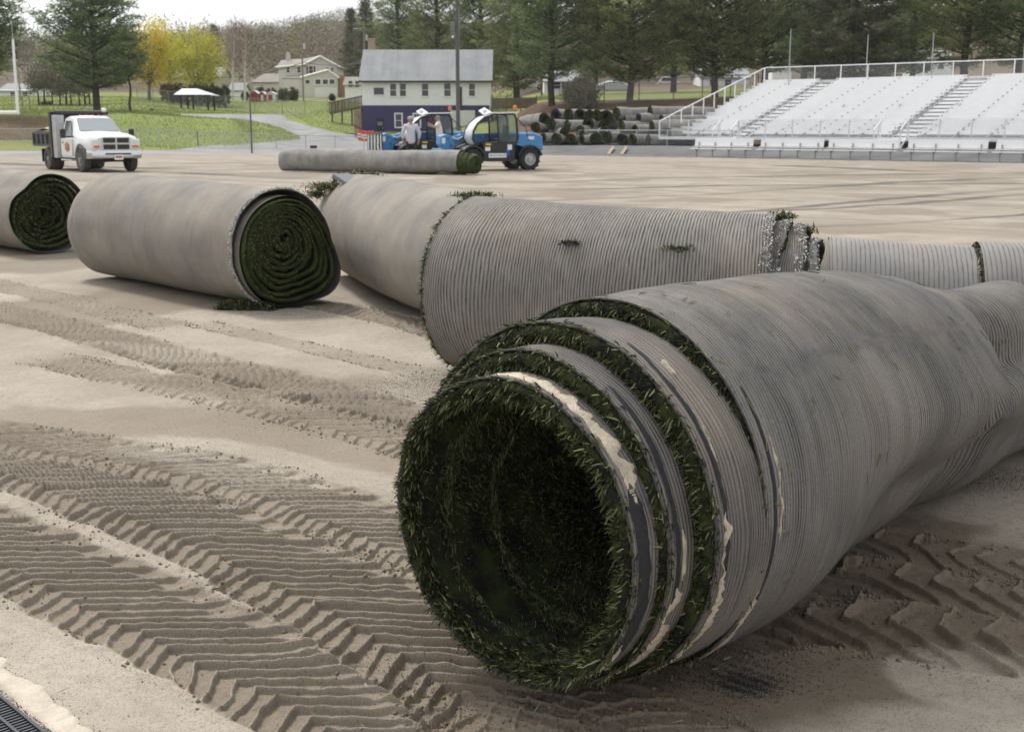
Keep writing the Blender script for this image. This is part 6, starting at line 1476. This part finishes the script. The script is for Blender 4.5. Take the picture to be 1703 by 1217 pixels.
def telehandler(name_label, loc, ang, forks=False, scale=1.0):
    o = thing('telehandler', name_label, 'telehandler', loc, ang); o.scale = (scale,)*3
    # local: x forward, y to vehicle's left. cab on the left side. front axle x=0, rear axle x=-2.35
    wb = -2.35; r = .41
    for x in (0, wb):
        for y, s_ in ((.72, 1), (-.72, -1)): wheel(o, x, y, r, .32, s_, TYRE, plain('light_grey_rim', (.50, .50, .50), .5, .2), lugs=14, rr=.56)
    hull = [(.35, .50), (.30, .84), (-.25, .98), (-1.0, .98), (-1.75, .98), (-2.85, .98), (-2.85, .55), (-2.0, .42), (-1.8, .35), (-.5, .35), (-.3, .45)]
    MB().prism(hull, -.55, .50, inset=.03).build('hull', BLKP, o)
    MB().prism([(-.42, .40), (-.42, 1.05), (-1.72, 1.05), (-1.72, .40), (-1.6, .34), (-.55, .34)], .50, .86, inset=.02).build('door_step_panel', BLKP, o)
    # fenders
    for x in (0, wb):
        for s_ in (1, -1):
            f = [(x+.52*math.cos(t), .42+.52*math.sin(t)) for t in np.linspace(.25, PI-.25, 11)]; g_ = [(x+.46*math.cos(t), .42+.46*math.sin(t)) for t in np.linspace(.25, PI-.25, 11)]
            MB().prism(f+g_[::-1], s_*.55, s_*.91).build('fender', BLKP, o, smooth=True)
    # blue engine cover at the right rear and rear
    MB().prism([(-1.7, .96), (-1.75, 1.36), (-2.55, 1.40), (-2.92, 1.25), (-2.95, .75), (-2.7, .70)], -.60, .78, inset=.05).build('engine_cover', BLUEP, o, smooth=True)
    MB().box((-2.4, .785, 1.2), (.3, .012, .12)).build('pale_marking', plain('pale_marking', (.7, .75, .8), .5), o)
    # cab: arched profile
    arch = [(-.14, .98), (-.02, 1.18), (-.06, 1.45), (-.22, 1.72), (-.50, 1.94), (-.88, 2.06), (-1.35, 2.10), (-1.72, 2.06)]
    for y in (.80, -.02):
        m = MB(); pts = [(a, y, b_) for a, b_ in arch]+[(-1.80, y, 1.9), (-1.86, y, 1.2), (-1.80, y, 1.0)]
        m.tube(pts, .045, 6); m.tube([(-1.08, y, 1.0), (-1.02, y, 2.05)], .035, 6); m.build('cab_frame', BLKP, o, smooth=True)
    # bubble front glass wrapping from floor to roof
    V = []; ay = np.linspace(.78, 0, 7); rows = arch[:7]
    for a, b_ in rows:
        for k, y in enumerate(ay): V.append((a+.06*math.sin(k/6*PI)+.01, y, b_))
    mesh('bubble_windscreen', V, grid_faces(7, 7), plain('perspex_painted_sky', (.60, .63, .65), .12, spec=.9, var=.35, sc=3), o, smooth=True)  # bright mottled colour stands in for sky reflected in the perspex
    MB().slab([(-.98, .86, 2.09), (-1.85, .86, 2.11), (-1.90, -.08, 2.11), (-.98, -.08, 2.09)], -.05).build('cab_roof', PAINTW, o); MB().slab([(-.62, .50, 2.02), (-.95, .45, 2.12), (-.80, .10, 2.30), (-.52, .18, 2.18)], -.03).build('white_roof_flap', PAINTW, o)
    gl = NT('clear_cab_glass'); gl.out((.12, .15, .16), .05, spec=.8); tr = gl.n('ShaderNodeBsdfTransparent'); mx = gl.n('ShaderNodeMixShader'); mx.inputs[0].default_value = .35; gl.l(tr.outputs[0], mx.inputs[1]); gl.l(gl.b.outputs[0], mx.inputs[2]); gl.l(mx.outputs[0], gl.t.nodes['Material Output'].inputs[0])
    for y in (.80, -.02): MB().slab([(-1.12, y, 1.02), (-1.80, y, 1.02), (-1.76, y, 2.0), (-1.06, y, 2.02)], .012).build('rear_side_window', gl.m, o)
    MB().box((-1.35, .38, 1.12), (.45, .45, .12), ch=.04).box((-1.56, .38, 1.42), (.12, .42, .55), ch=.04).build('seat', BLKP, o); MB().tube([(-.55, .38, 1.0), (-.72, .38, 1.32)], .03, 6).lathe([(.15, -.012), (.17, 0), (.15, .012)], (-.74, .38, 1.34), n=16, caps=False).build('steering_wheel', BLKP, o)
    MB().box((-1.1, .39, 1.0), (1.4, .80, .06)).build('cab_floor', BLKP, o)
    # boom on the right, sloping down to the front
    bm = MB().box((-1.2, -.32, 1.22), (2.6, .30, .34), ch=.03, ry=.04).build('boom', BLUEP, o); MB().box((.15, -.32, 1.14), (.9, .24, .28), ch=.02, ry=.14).build('inner_boom', BLUEP, bm)
    MB().prism([(.42, .62), (.30, 1.00), (.44, 1.26), (.66, 1.34), (.90, 1.26), (.92, .98), (.80, .84), (.90, .50), (.62, .42)], -.55, -.06, inset=.03).build('boom_head', BLUEP, o, smooth=True)
    MB().tube([(.7, -.15, 1.0), (.55, -.1, 1.22), (.2, -.1, 1.15), (.0, -.1, 1.25)], .035, 6).build('hydraulic_hose', plain('pale_hose', (.6, .6, .55), .6), o)
    MB().tube([(.25, -.60, .85), (.75, -.60, .72)], .05, 8).build('hydraulic_ram', CHROME, o)
    MB().box((.97, -.30, .74), (.08, .95, .16), ch=.02).box((.97, -.30, .42), (.08, .95, .10), ch=.02).box((.97, .05, .58), (.08, .10, .3)).box((.97, -.65, .58), (.08, .10, .3)).build('carriage', BLUEP, o)
    for x, z in ((.62, 1.18), (.66, .62), (.50, .92)): MB().lathe([(.045, 0), (.045, .03)], (x, -.062, z), 'y', 12).build('pivot_pin', PLAST, o)
    MB().box((.80, -.055, 1.10), (.14, .012, .2)).build('sticker', PAINTW, o); MB().tube([(.2, -.12, .96), (.75, -.12, .70)], .05, 8).tube([(.2, -.12, .96), (-.1, -.12, 1.1)], .035, 8).build('tilt_ram', PLAST, o)
    MB().tube([(-1.75, .80, 2.10), (-1.75, .80, 2.22)], .02, 6).build('beacon_stem', BLKP, o)
    MB().lathe([(.07, 2.22), (.075, 2.3), (.06, 2.38), (.01, 2.40)], (-1.75, .80, 0), n=14).build('beacon', AMBER, o); 
    for x, y in ((-.55, .70),): MB().tube([(x, y, 1.9), (x, y, 2.12)], .015, 5).lathe([(.03, 0), (.09, .03), (.08, .1)], (x, y, 2.12), 'z', 12).build('work_light', LAMPG, o)
    MB().tube([(-1.86, .74, 1.9), (-2.2, .78, 1.6), (-2.3, .80, 1.1)], .018, 5).build('mirror_arm', BLKP, o)
    for x, z, w_, h_, mt in ((-.60, .80, .20, .14, PAINTW), (-1.0, .56, .72, .16, PAINTW), (-1.50, .86, .18, .20, PAINTW), (-.62, .97, .22, .07, plain('yellow_sticker', (.75, .50, .05), .5)), (-1.42, .66, .12, .20, plain('blue_sticker', (.05, .1, .55), .5))):
        MB().box((x, .865, z), (w_, .008, h_)).build('sticker', mt, o)
    return o
ang1 = math.atan2(-.42, -.91); ca, sa = math.cos(ang1), math.sin(ang1)
# near (vehicle-left) side faces the camera: rear-left wheel on the ground at (879,283)
w_ = P(879, 283, z=0)
def place(wp, lx, ly, ang, s=1): c, q = math.cos(ang), math.sin(ang); return (wp.x-(c*lx-q*ly)*s, wp.y-(q*lx+c*ly)*s, 0)
t1_ = telehandler('nearer telehandler with a black cab door, blue boom and orange beacon, right of the two', place(w_, -2.35, .72, ang1, 1.02), ang1, scale=1.02)
def lettering(parent, txt, size, loc, rx, rz, mat, name='lettering'):
    cu = D.curves.new(name, 'FONT'); cu.body = txt; cu.size = size; cu.align_x = 'CENTER'; cu.align_y = 'CENTER'; cu.extrude = .002
    me = D.meshes.new_from_object(D.objects.new('tmp', cu)); o = D.objects.new(name, me); me.materials.append(mat); o.location = loc; o.rotation_euler = (rx, 0, rz); link(o, parent); return o
w2 = Vector((P(765, 270, Y=52).x, 52, 0)); t2_ = telehandler('farther telehandler, a man standing in its cab, behind the slim long roll', place(w2, -2.2, .72, ang1, 1.04), ang1, scale=1.04)
for k, ch_ in enumerate(t1_.children):
    if ch_.name.startswith('sticker') and abs(ch_.dimensions.x-.72) < .05: lettering(ch_, 'BAYLOR HEIGHTS', .08, (-1.0, .8705, .56), PI/2, PI, BLKP)
# rack carried on the far machine: upright slats
c, s_ = math.cos(ang1), math.sin(ang1); lw = lambda x, y: (t2_.location.x+(c*x-s_*y)*1.04, t2_.location.y+(s_*x+c*y)*1.04)
x, y = lw(1.10, -.30); o = thing('load_rack', 'slatted white and dark load rack on the front of the farther telehandler', 'load rack', (x, y, .55), ang1+PI/2)
m = MB()
for k in range(9): MB().box((-.85+.21*k, 0, .40), (.10, .04, .74)).build('slat', PAINTW if k % 2 == 0 else BLKP, o)
MB().box((0, 0, .80), (1.9, .06, .05)).box((0, .03, .35), (1.9, .04, .06)).box((0, .0, .0), (1.9, .5, .10)).box((-.93, 0, .4), (.05, .06, .8)).box((.93, 0, .4), (.05, .06, .8)).build('rack_frame', plain('dark_olive_steel', (.10, .10, .08), .7), o)
# parked cars far behind
def car(u, v, Y, L_, label, van=False, ang=0.0):
    p = P(u, v, Y=Y); o = thing('parked_car', label, 'car', (p.x, Y, p.z), ang, 'cars parked behind the pines'); h = 1.5 if not van else 1.85
    prof = [(-L_/2, .35), (-L_/2, .85), (-L_*.40, h*.62), (-L_*.28, h), (L_*(.12 if not van else .2), h), (L_*.28, h*.62), (L_*.48, h*.55), (L_/2, .7), (L_/2, .35)]
    MB().prism(prof, -.85, .85, inset=.08).build('body', PAINTW, o, smooth=True)
    MB().prism([(-L_*.36, h*.64), (-L_*.26, h*.93), (L_*.10, h*.93), (L_*.23, h*.64)], -.87, -.8).build('side_windows', GLASS, o)
    for x in (-L_*.32, L_*.32): wheel(o, x, -.75, .33, .22, -1, TYRE, RIMG); wheel(o, x, .75, .33, .22, 1, TYRE, RIMG)
car(884, 149, 200, 3.9, 'white car parked behind the trunk of the straight pine'); car(1112, 148, 200, 3.9, 'white car parked between pine trunks right of the forked pine', True)
p = P(1020, 156, Y=130); o = thing('boat_under_cover', 'low pale tarp-covered shape on the lawn behind the forked pine', 'covered trailer', (p.x, 130, p.z)); MB().prism([(-2, .3), (-1.8, .9), (-.6, 1.3), (.9, 1.2), (1.9, .7), (2, .3)], -1, 1, inset=.2).build('pale_tarp', plain('pale_tarp', (.55, .56, .58), .7), o, smooth=True)

# ------------------------------------------------------------------ people
SKIN = plain('skin', (.46, .27, .19), .6, var=.06); HAIR = plain('grey_hair', (.25, .22, .2), .9); SHIRT = plain('light_grey_shirt', (.56, .56, .60), .9, var=.06, sc=3); SHIRT2 = plain('white_tee', (.68, .67, .66), .9, var=.05, sc=3)
PANTS = plain('dark_trousers', (.035, .035, .045), .9, var=.2); PANTS2 = plain('light_khaki_trousers', (.45, .42, .38), .9); CAP = plain('grey_cap', (.42, .40, .38), .9); SHOE = plain('brown_boots', (.07, .05, .04), .8)
def skin_body(name, V, E_, Rd, mat, parent, sub=1, root=0):
    me = D.meshes.new(name); me.from_pydata([tuple(v) for v in V], E_, []); me.update(); o = D.objects.new(name, me); link(o, parent)
    sk = o.modifiers.new('skin', 'SKIN'); sk.use_smooth_shade = True
    for i, r_ in enumerate(Rd): d = me.skin_vertices[0].data[i]; d.radius = r_ if isinstance(r_, tuple) else (r_, r_); d.use_root = (i == root)
    sb = o.modifiers.new('sub', 'SUBSURF'); sb.levels = sub; sb.render_levels = sub
    dg = bpy.context.evaluated_depsgraph_get(); me2 = D.meshes.new_from_object(o.evaluated_get(dg)); o.modifiers.clear(); o.data = me2; me2.materials.clear(); me2.materials.append(mat); return o
def person(label, loc, ang, H, armL, armR, shirt, pants, cap=None, bend=0, lift=1.0, sleeves=True, legs=((.02, 0), (-.04, .0))):
    """local: faces +x, y to the left. arm given as elbow and wrist points (fractions of H)"""
    o = thing('person', label, 'person', loc, ang); k = H
    sp = lambda x, y, z: Vector((x*k, y*k, z*k))
    pel = sp(0, 0, .53); che = sp(bend*.5, 0, .70); sh_l = sp(bend*.8, .105, .80); sh_r = sp(bend*.8, -.105, .80); nk = sp(bend, 0, .845); hd = sp(bend*1.1+.015, 0, .905); top = sp(bend*1.1+.01, 0, .955)
    V = [pel, che, sp(bend*.8, 0, .79), nk, hd, top]; Rr = [(.066*k, .056*k), (.070*k, .054*k), (.06*k, .045*k), .030*k, (.046*k, .054*k), .040*k]; E_ = [(0, 1), (1, 2), (2, 3), (3, 4), (4, 5)]
    def chain(st, pts, rr):
        i0 = st
        for p, r_ in zip(pts, rr): V.append(p); Rr.append(r_); E_.append((i0, len(V)-1)); i0 = len(V)-1
        return i0
    wr = []
    for s_, sh, arm in ((1, sh_l, armL), (-1, sh_r, armR)):
        el = sp(*arm[0]); w = sp(*arm[1]); d = (w-el).normalized(); hand = w+d*.045*k
        i = chain(2, [sh, el, w, hand], [.033*k, .025*k, .017*k, (.016*k, .022*k)]); side = d.cross(Vector((1, 0, .2))).normalized()
        for f, L_ in ((-1.5, .040), (-.5, .046), (.5, .043), (1.5, .034)):
            b0 = hand+side*f*.011*k+d*.015*k; chain(i, [b0, b0+d*L_*.55*k+Vector((.004*k, 0, 0)), b0+d*L_*k*.9+Vector((.012*k, 0, 0))], [.0055*k, .005*k, .004*k])
        th = w+d*.02*k; chain(i-0, [th+Vector((.018*k, 0, 0)), th+Vector((.028*k, 0, 0))+d*.025*k], [.006*k, .005*k]); wr.append((sh, el, w))
    lg = []
    for (s_, (kx, fx)) in zip((1, -1), legs):
        hp = sp(0, s_*.052, .49); kn = sp(kx, s_*.062, .27); an = sp(fx, s_*.065, .05); toe = sp(fx+.085, s_*.075, .02)
        chain(0, [hp, kn, an, toe], [.052*k, .033*k, .024*k, (.026*k, .016*k)]); lg.append((hp, kn, an, toe))
    body = skin_body('body', V, E_, Rr, SKIN, o)
    face = MB(); hx = hd.x; 
    MB().box((hx+.056*k, 0, hd.z-.004*k), (.018*k, .014*k, .024*k), ch=.004).build('nose', SKIN, o)
    for s_ in (1, -1):
        MB().lathe([(.001, -.004), (.006*k, 0), (.001, .004)], (hx+.049*k, s_*.018*k, hd.z+.008*k), 'x', 8).build('eye', BLKP, o); MB().box((hx-.002*k, s_*.050*k, hd.z), (.018*k, .010*k, .034*k), ch=.003).build('ear', SKIN, o)
    MB().box((hx+.051*k, 0, hd.z-.026*k), (.006*k, .026*k, .005*k)).build('mouth', plain('lips', (.35, .14, .12), .6), o)
    # shirt
    V2 = [sp(0, 0, .46), sp(bend*.2, 0, .58), che, sp(bend*.8, 0, .785), nk-Vector((0, 0, .012*k))]; R2 = [(.104*k, .092*k), (.100*k, .086*k), (.094*k, .076*k), (.080*k, .060*k), .036*k]; E2_ = [(0, 1), (1, 2), (2, 3), (3, 4)]
    for sh, el, w in wr:
        n0 = len(V2); V2 += [sh, sh.lerp(el, .85 if not sleeves else 1.0)]; R2 += [.045*k, .037*k]; E2_ += [(3, n0), (n0, n0+1)]
        if sleeves: V2.append(el.lerp(w, .85)); R2.append(.028*k); E2_.append((n0+1, n0+2))
    skin_body('shirt', V2, E2_, R2, shirt, o, root=1)
    V3 = [sp(0, 0, .545), sp(0, 0, .50)]; R3 = [(.082*k, .070*k), (.086*k, .072*k)]; E3 = [(0, 1)]
    for hp, kn, an, toe in lg: n0 = len(V3); V3 += [hp-Vector((0, 0, .03*k)), kn, an+Vector((0, 0, .01*k))]; R3 += [.062*k, .046*k, .038*k]; E3 += [(1, n0), (n0, n0+1), (n0+1, n0+2)]
    skin_body('trousers', V3, E3, R3, pants, o, root=0)
    for hp, kn, an, toe in lg: skin_body('boot', [an-Vector((.02*k, 0, .01*k)), an+Vector((.04*k, 0, -.02*k)), toe], [(0, 1), (1, 2)], [(.034*k, .034*k), (.034*k, .026*k), (.030*k, .018*k)], SHOE, o)
    if cap:
        MB().lathe([(.060*k, hd.z+.014*k), (.062*k, hd.z+.028*k), (.054*k, hd.z+.056*k), (.030*k, hd.z+.072*k), (.004*k, hd.z+.076*k)], (hx, 0, 0), n=18).build('cap', cap, o, smooth=True)
        MB().prism([(hx+.03*k, -.045*k), (hx+.10*k, -.035*k), (hx+.115*k, 0), (hx+.10*k, .035*k), (hx+.03*k, .045*k)], hd.z+.012*k, hd.z+.020*k, 'z').build('cap_peak', cap, o)
        MB().lathe([(.055*k, hd.z-.012*k), (.058*k, hd.z+.014*k)], (hx-.004*k, 0, 0), n=16, caps=False).build('hair', HAIR, o)
    else:
        MB().lathe([(.050*k, hd.z+.004*k), (.058*k, hd.z+.02*k), (.050*k, hd.z+.05*k), (.02*k, hd.z+.066*k), (.003, hd.z+.068*k)], (hx-.012*k, 0, 0), n=16).build('hair', HAIR, o, smooth=True)
    return o
pa = P(683, 193, Y=49)
person('man in grey cap, pale long-sleeved shirt and dark trousers, his back to us', (pa.x, 49, 0), R(100), pa.z/.985, ((-.02, .165, .66), (.03, .15, .53)), ((-.02, -.165, .66), (.03, -.15, .53)), SHIRT, PANTS, CAP)
pb = P(731, 193, Y=50.6)
person('man in a white t-shirt standing in the open cab of the farther telehandler', (pb.x, 50.6, .42), R(195), 1.72, ((.13, .10, .70), (.22, .06, .76)), ((.10, -.13, .68), (.20, -.08, .72)), SHIRT2, PANTS2, None, bend=.03, sleeves=False)

# ------------------------------------------------------------------ near left corner: painted line and channel grate
def gz_(x, y):
    X_ = np.array([x]); Y_ = np.array([y]); return float(((fbm(X_*.9, Y_*.9, 3, 2)-.5)*.035+(fbm(X_*4, Y_*4, 3, 8)-.5)*.008+(fbm(X_*24, Y_*24, 3, 9)-.5)*.0035+tracks(X_, Y_)[0])[0])
g = thing('painted_line', 'worn cream painted edge strip at the bottom left corner', 'painted line', (0, 0, 0))
e0 = P(-60, 1045, z=0); e1 = P(165, 1217, z=0); d = (e1-e0).normalized(); nn = Vector((d.y, -d.x, 0)); 
if nn.y > 0: nn = -nn
N = 90; rowsv = []
for j, w_ in enumerate(np.linspace(0, 1, 7)):
    for i in range(N):
        t = i/(N-1)*1.9-.35; base = e0.lerp(e1, t); rag = (fbm(np.array([t*14.]), np.array([1.]), 4, 5)[0]-.5)*.075
        w__ = .10; q = base+nn*(rag*(1-w_)+w__*w_); rowsv.append((q.x, q.y, gz_(q.x, q.y)+.004+(.003 if 0 < j < 6 else -.02)))
mesh('cream_strip', rowsv, grid_faces(7, N), plain('cream_worn_paint', (.52, .46, .375), .9, var=.22, sc=14, bump=.6), g, smooth=True)
gr = thing('drain_grate', 'black slatted drain channel grate in the bottom left corner', 'grate', (0, 0, 0)); BG = plain('black_grate_plastic', (.03, .033, .042), .5, var=.3, sc=30)
W0 = lambda u, v: (P(u, v, z=0).x, P(u, v, z=0).y)
o0 = P(-60, 1045, z=0)+nn*.105; o0.z = -.004; fm = MB()
ang = math.atan2(d.y, d.x)
gq = gz_(*W0(25, 1185))+.004
for k in range(-12, 62):
    for r_ in range(6):
        c = o0+d*(k*.0165)+nn*(.035+r_*.052); fm.box((c.x, c.y, gq+.002), (.007, .042, .014), rz=ang)
fm.build('cross_bars', BG, gr)
for r_ in range(7):
    c = o0+d*.39+nn*(.009+r_*.052); MB().box((c.x, c.y, gq+.003), (1.25, .009, .022), rz=ang).build('long_bar', BG, gr)
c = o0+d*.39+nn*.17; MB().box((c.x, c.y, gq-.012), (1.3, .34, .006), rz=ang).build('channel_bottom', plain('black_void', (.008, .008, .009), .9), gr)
# crumb rubber grains and stray grass blades on the sand
def crumbs(name, spots, label, size=(.0012, .0028), col=(.03, .03, .032)):
    Vv, Ff = [], []; k = 0; GZg = None
    for (cx, cy, sx, sy, n, a) in spots:
        q = rng.normal(0, 1, (n, 2)); c, s_ = math.cos(a), math.sin(a); X_ = cx+q[:, 0]*sx*c-q[:, 1]*sy*s_; Y_ = cy+q[:, 0]*sx*s_+q[:, 1]*sy*c
        und_ = ((fbm(X_*.9, Y_*.9, 3, 2)-.5)*.035+(fbm(X_*4, Y_*4, 3, 8)-.5)*.008+(fbm(X_*24, Y_*24, 3, 9)-.5)*.0035)+tracks(X_, Y_)[0]
        s3 = rng.uniform(size[0], size[1], n)
        tet = np.array([(1, 1, 1), (1, -1, -1), (-1, 1, -1), (-1, -1, 1)])*.6
        P4 = np.stack([X_, Y_, und_+s3*.4], -1)[:, None]+tet[None]*s3[:, None, None]*rng.uniform(.6, 1.3, (n, 4, 1)); Vv.append(P4.reshape(-1, 3))
        b_ = (np.arange(n)*4+k)[:, None, None]; Ff.append((b_+np.array([[0, 1, 2], [0, 2, 3], [0, 3, 1], [1, 3, 2]])[None]).reshape(-1, 3)); k += n*4
    mesh(name, np.concatenate(Vv), np.concatenate(Ff), plain('rubber_crumb', col, .7, var=.5, sc=200), None, label=label, cat='rubber crumb', kind='stuff')
W_ = lambda u, v: (P(u, v, z=0).x, P(u, v, z=0).y)
crumbs('rubber_crumb', [(*W_(1240, 1135), .055, .045, 2600, 0), (*W_(1180, 1100), .22, .12, 2600, 0), (*W_(680, 650), .45, .25, 4500, .5), (*W_(720, 630), .16, .2, 2500, 0), (*W_(620, 700), .6, .3, 1500, .5), (*W_(1050, 1150), .3, .14, 2200, .3), (*W_(800, 1120), .3, .14, 1500, -.5), (*W_(40, 1160), .25, .03, 1600, ang), (*W_(100, 1215), .1, .03, 900, ang),
                        (*W_(1680, 800), .25, .10, 2600, .3), (*W_(470, 525), .5, .12, 1500, 0), (*W_(560, 510), .5, .2, 1500, 0), (*W_(1450, 860), .3, .3, 800, .7), (*W_(300, 1100), 1.2, .9, 1500, 0)], 'black rubber crumb spilled on the sand round the rolls')
def clods(n):
    Vv, Ff, k = [], [], 0; oc = np.array([(1, 0, 0), (-1, 0, 0), (0, 1, 0), (0, -1, 0), (0, 0, 1), (0, 0, -1), (.6, .6, .5), (-.6, .5, -.5)]); of = np.array([(0, 2, 4), (2, 1, 4), (1, 3, 4), (3, 0, 4), (2, 0, 5), (1, 2, 5), (3, 1, 5), (0, 3, 5)])
    for pts, hw, pitch, dep, side, st in TR:
        W3 = np.array([W_(u, v) for u, v in pts]); m = int(n*hw/.25); f = rng.uniform(0, len(W3)-1.001, m); i = f.astype(int); a = (f-i)[:, None]; q = W3[i]*(1-a)+W3[i+1]*a; d_ = W3[i+1]-W3[i]; d_ /= np.linalg.norm(d_, axis=1)[:, None]
        t = np.where(rng.uniform(0, 1, m) < .65, np.sign(rng.uniform(-1, 1, m))*rng.normal(1.02, .10, m), rng.uniform(-1, 1, m))*hw; q = q+np.stack([-d_[:, 1], d_[:, 0]], -1)*t[:, None]
        keep = vnoise(q[:, 0]*4, q[:, 1]*4, 19) > rng.uniform(.2, .8, m); q = q[keep]; m = len(q); X_, Y_ = q[:, 0].copy(), q[:, 1].copy()
        z_ = (fbm(X_*.9, Y_*.9, 3, 2)-.5)*.035+(fbm(X_*4, Y_*4, 3, 8)-.5)*.008+(fbm(X_*24, Y_*24, 3, 9)-.5)*.0035+tracks(X_, Y_)[0]
        s3 = .0018+.0075*rng.uniform(0, 1, m)**4; P8 = np.stack([X_, Y_, z_+s3*.3], -1)[:, None]+(oc[None]*rng.uniform(.6, 1.25, (m, 8, 3)))*s3[:, None, None]
        Vv.append(P8.reshape(-1, 3)); Ff.append(((np.arange(m)*8+k)[:, None, None]+of[None]).reshape(-1, 3)); k += m*8
    V8 = np.concatenate(Vv); mesh('sand_clods', V8, np.concatenate(Ff), MAT_SAND, None, attrs={'wet_shade': np.full(len(V8), .8), 'dark': np.zeros(len(V8))}, label='small crumbled clods of sand along the tyre tracks', cat='sand clods', kind='stuff')
clods(2600)
n = 110; uu = np.concatenate([rng.uniform(300, 1300, 70), rng.uniform(0, 1700, 40)]); vv = np.concatenate([rng.uniform(960, 1215, 70), rng.uniform(720, 1215, 40)])
pp = np.array([W_(a, b_) for a, b_ in zip(uu, vv)]); zz = (fbm(pp[:, 0]*.9, pp[:, 1]*.9, 3, 2)-.5)*.035+tracks(pp[:, 0].copy(), pp[:, 1].copy())[0]+.012
V_, F_, R_ = blade_arrays(np.stack([pp[:, 0], pp[:, 1], zz], -1), np.stack([rng.normal(0, 1, n), rng.normal(0, 1, n), rng.normal(0, .12, n)], -1), rng.uniform(.015, .05, n), rng.uniform(.002, .004, n), drop=0, bend=.1)
mesh('loose_blades', V_, F_, MAT_BLADE, None, attrs={'rnd': .75+.25*R_}, label='loose green turf blades scattered on the sand', cat='turf blades', kind='stuff')

# ------------------------------------------------------------------ thin spring haze
t = D.materials.new('haze_air'); t.use_nodes = True; tn = t.node_tree; tn.nodes.clear(); om = tn.nodes.new('ShaderNodeOutputMaterial'); pv = tn.nodes.new('ShaderNodeVolumePrincipled')
pv.inputs['Color'].default_value = (.92, .94, .97, 1); pv.inputs['Density'].default_value = .00018; pv.inputs['Anisotropy'].default_value = .2
tn.links.new(pv.outputs[0], om.inputs['Volume'])
hb = MB().box((0, 1300, 40), (6200, 8000, 84)).build('haze', t, None, kind='stuff', label='thin pale spring haze over the whole field and hills', cat='haze')
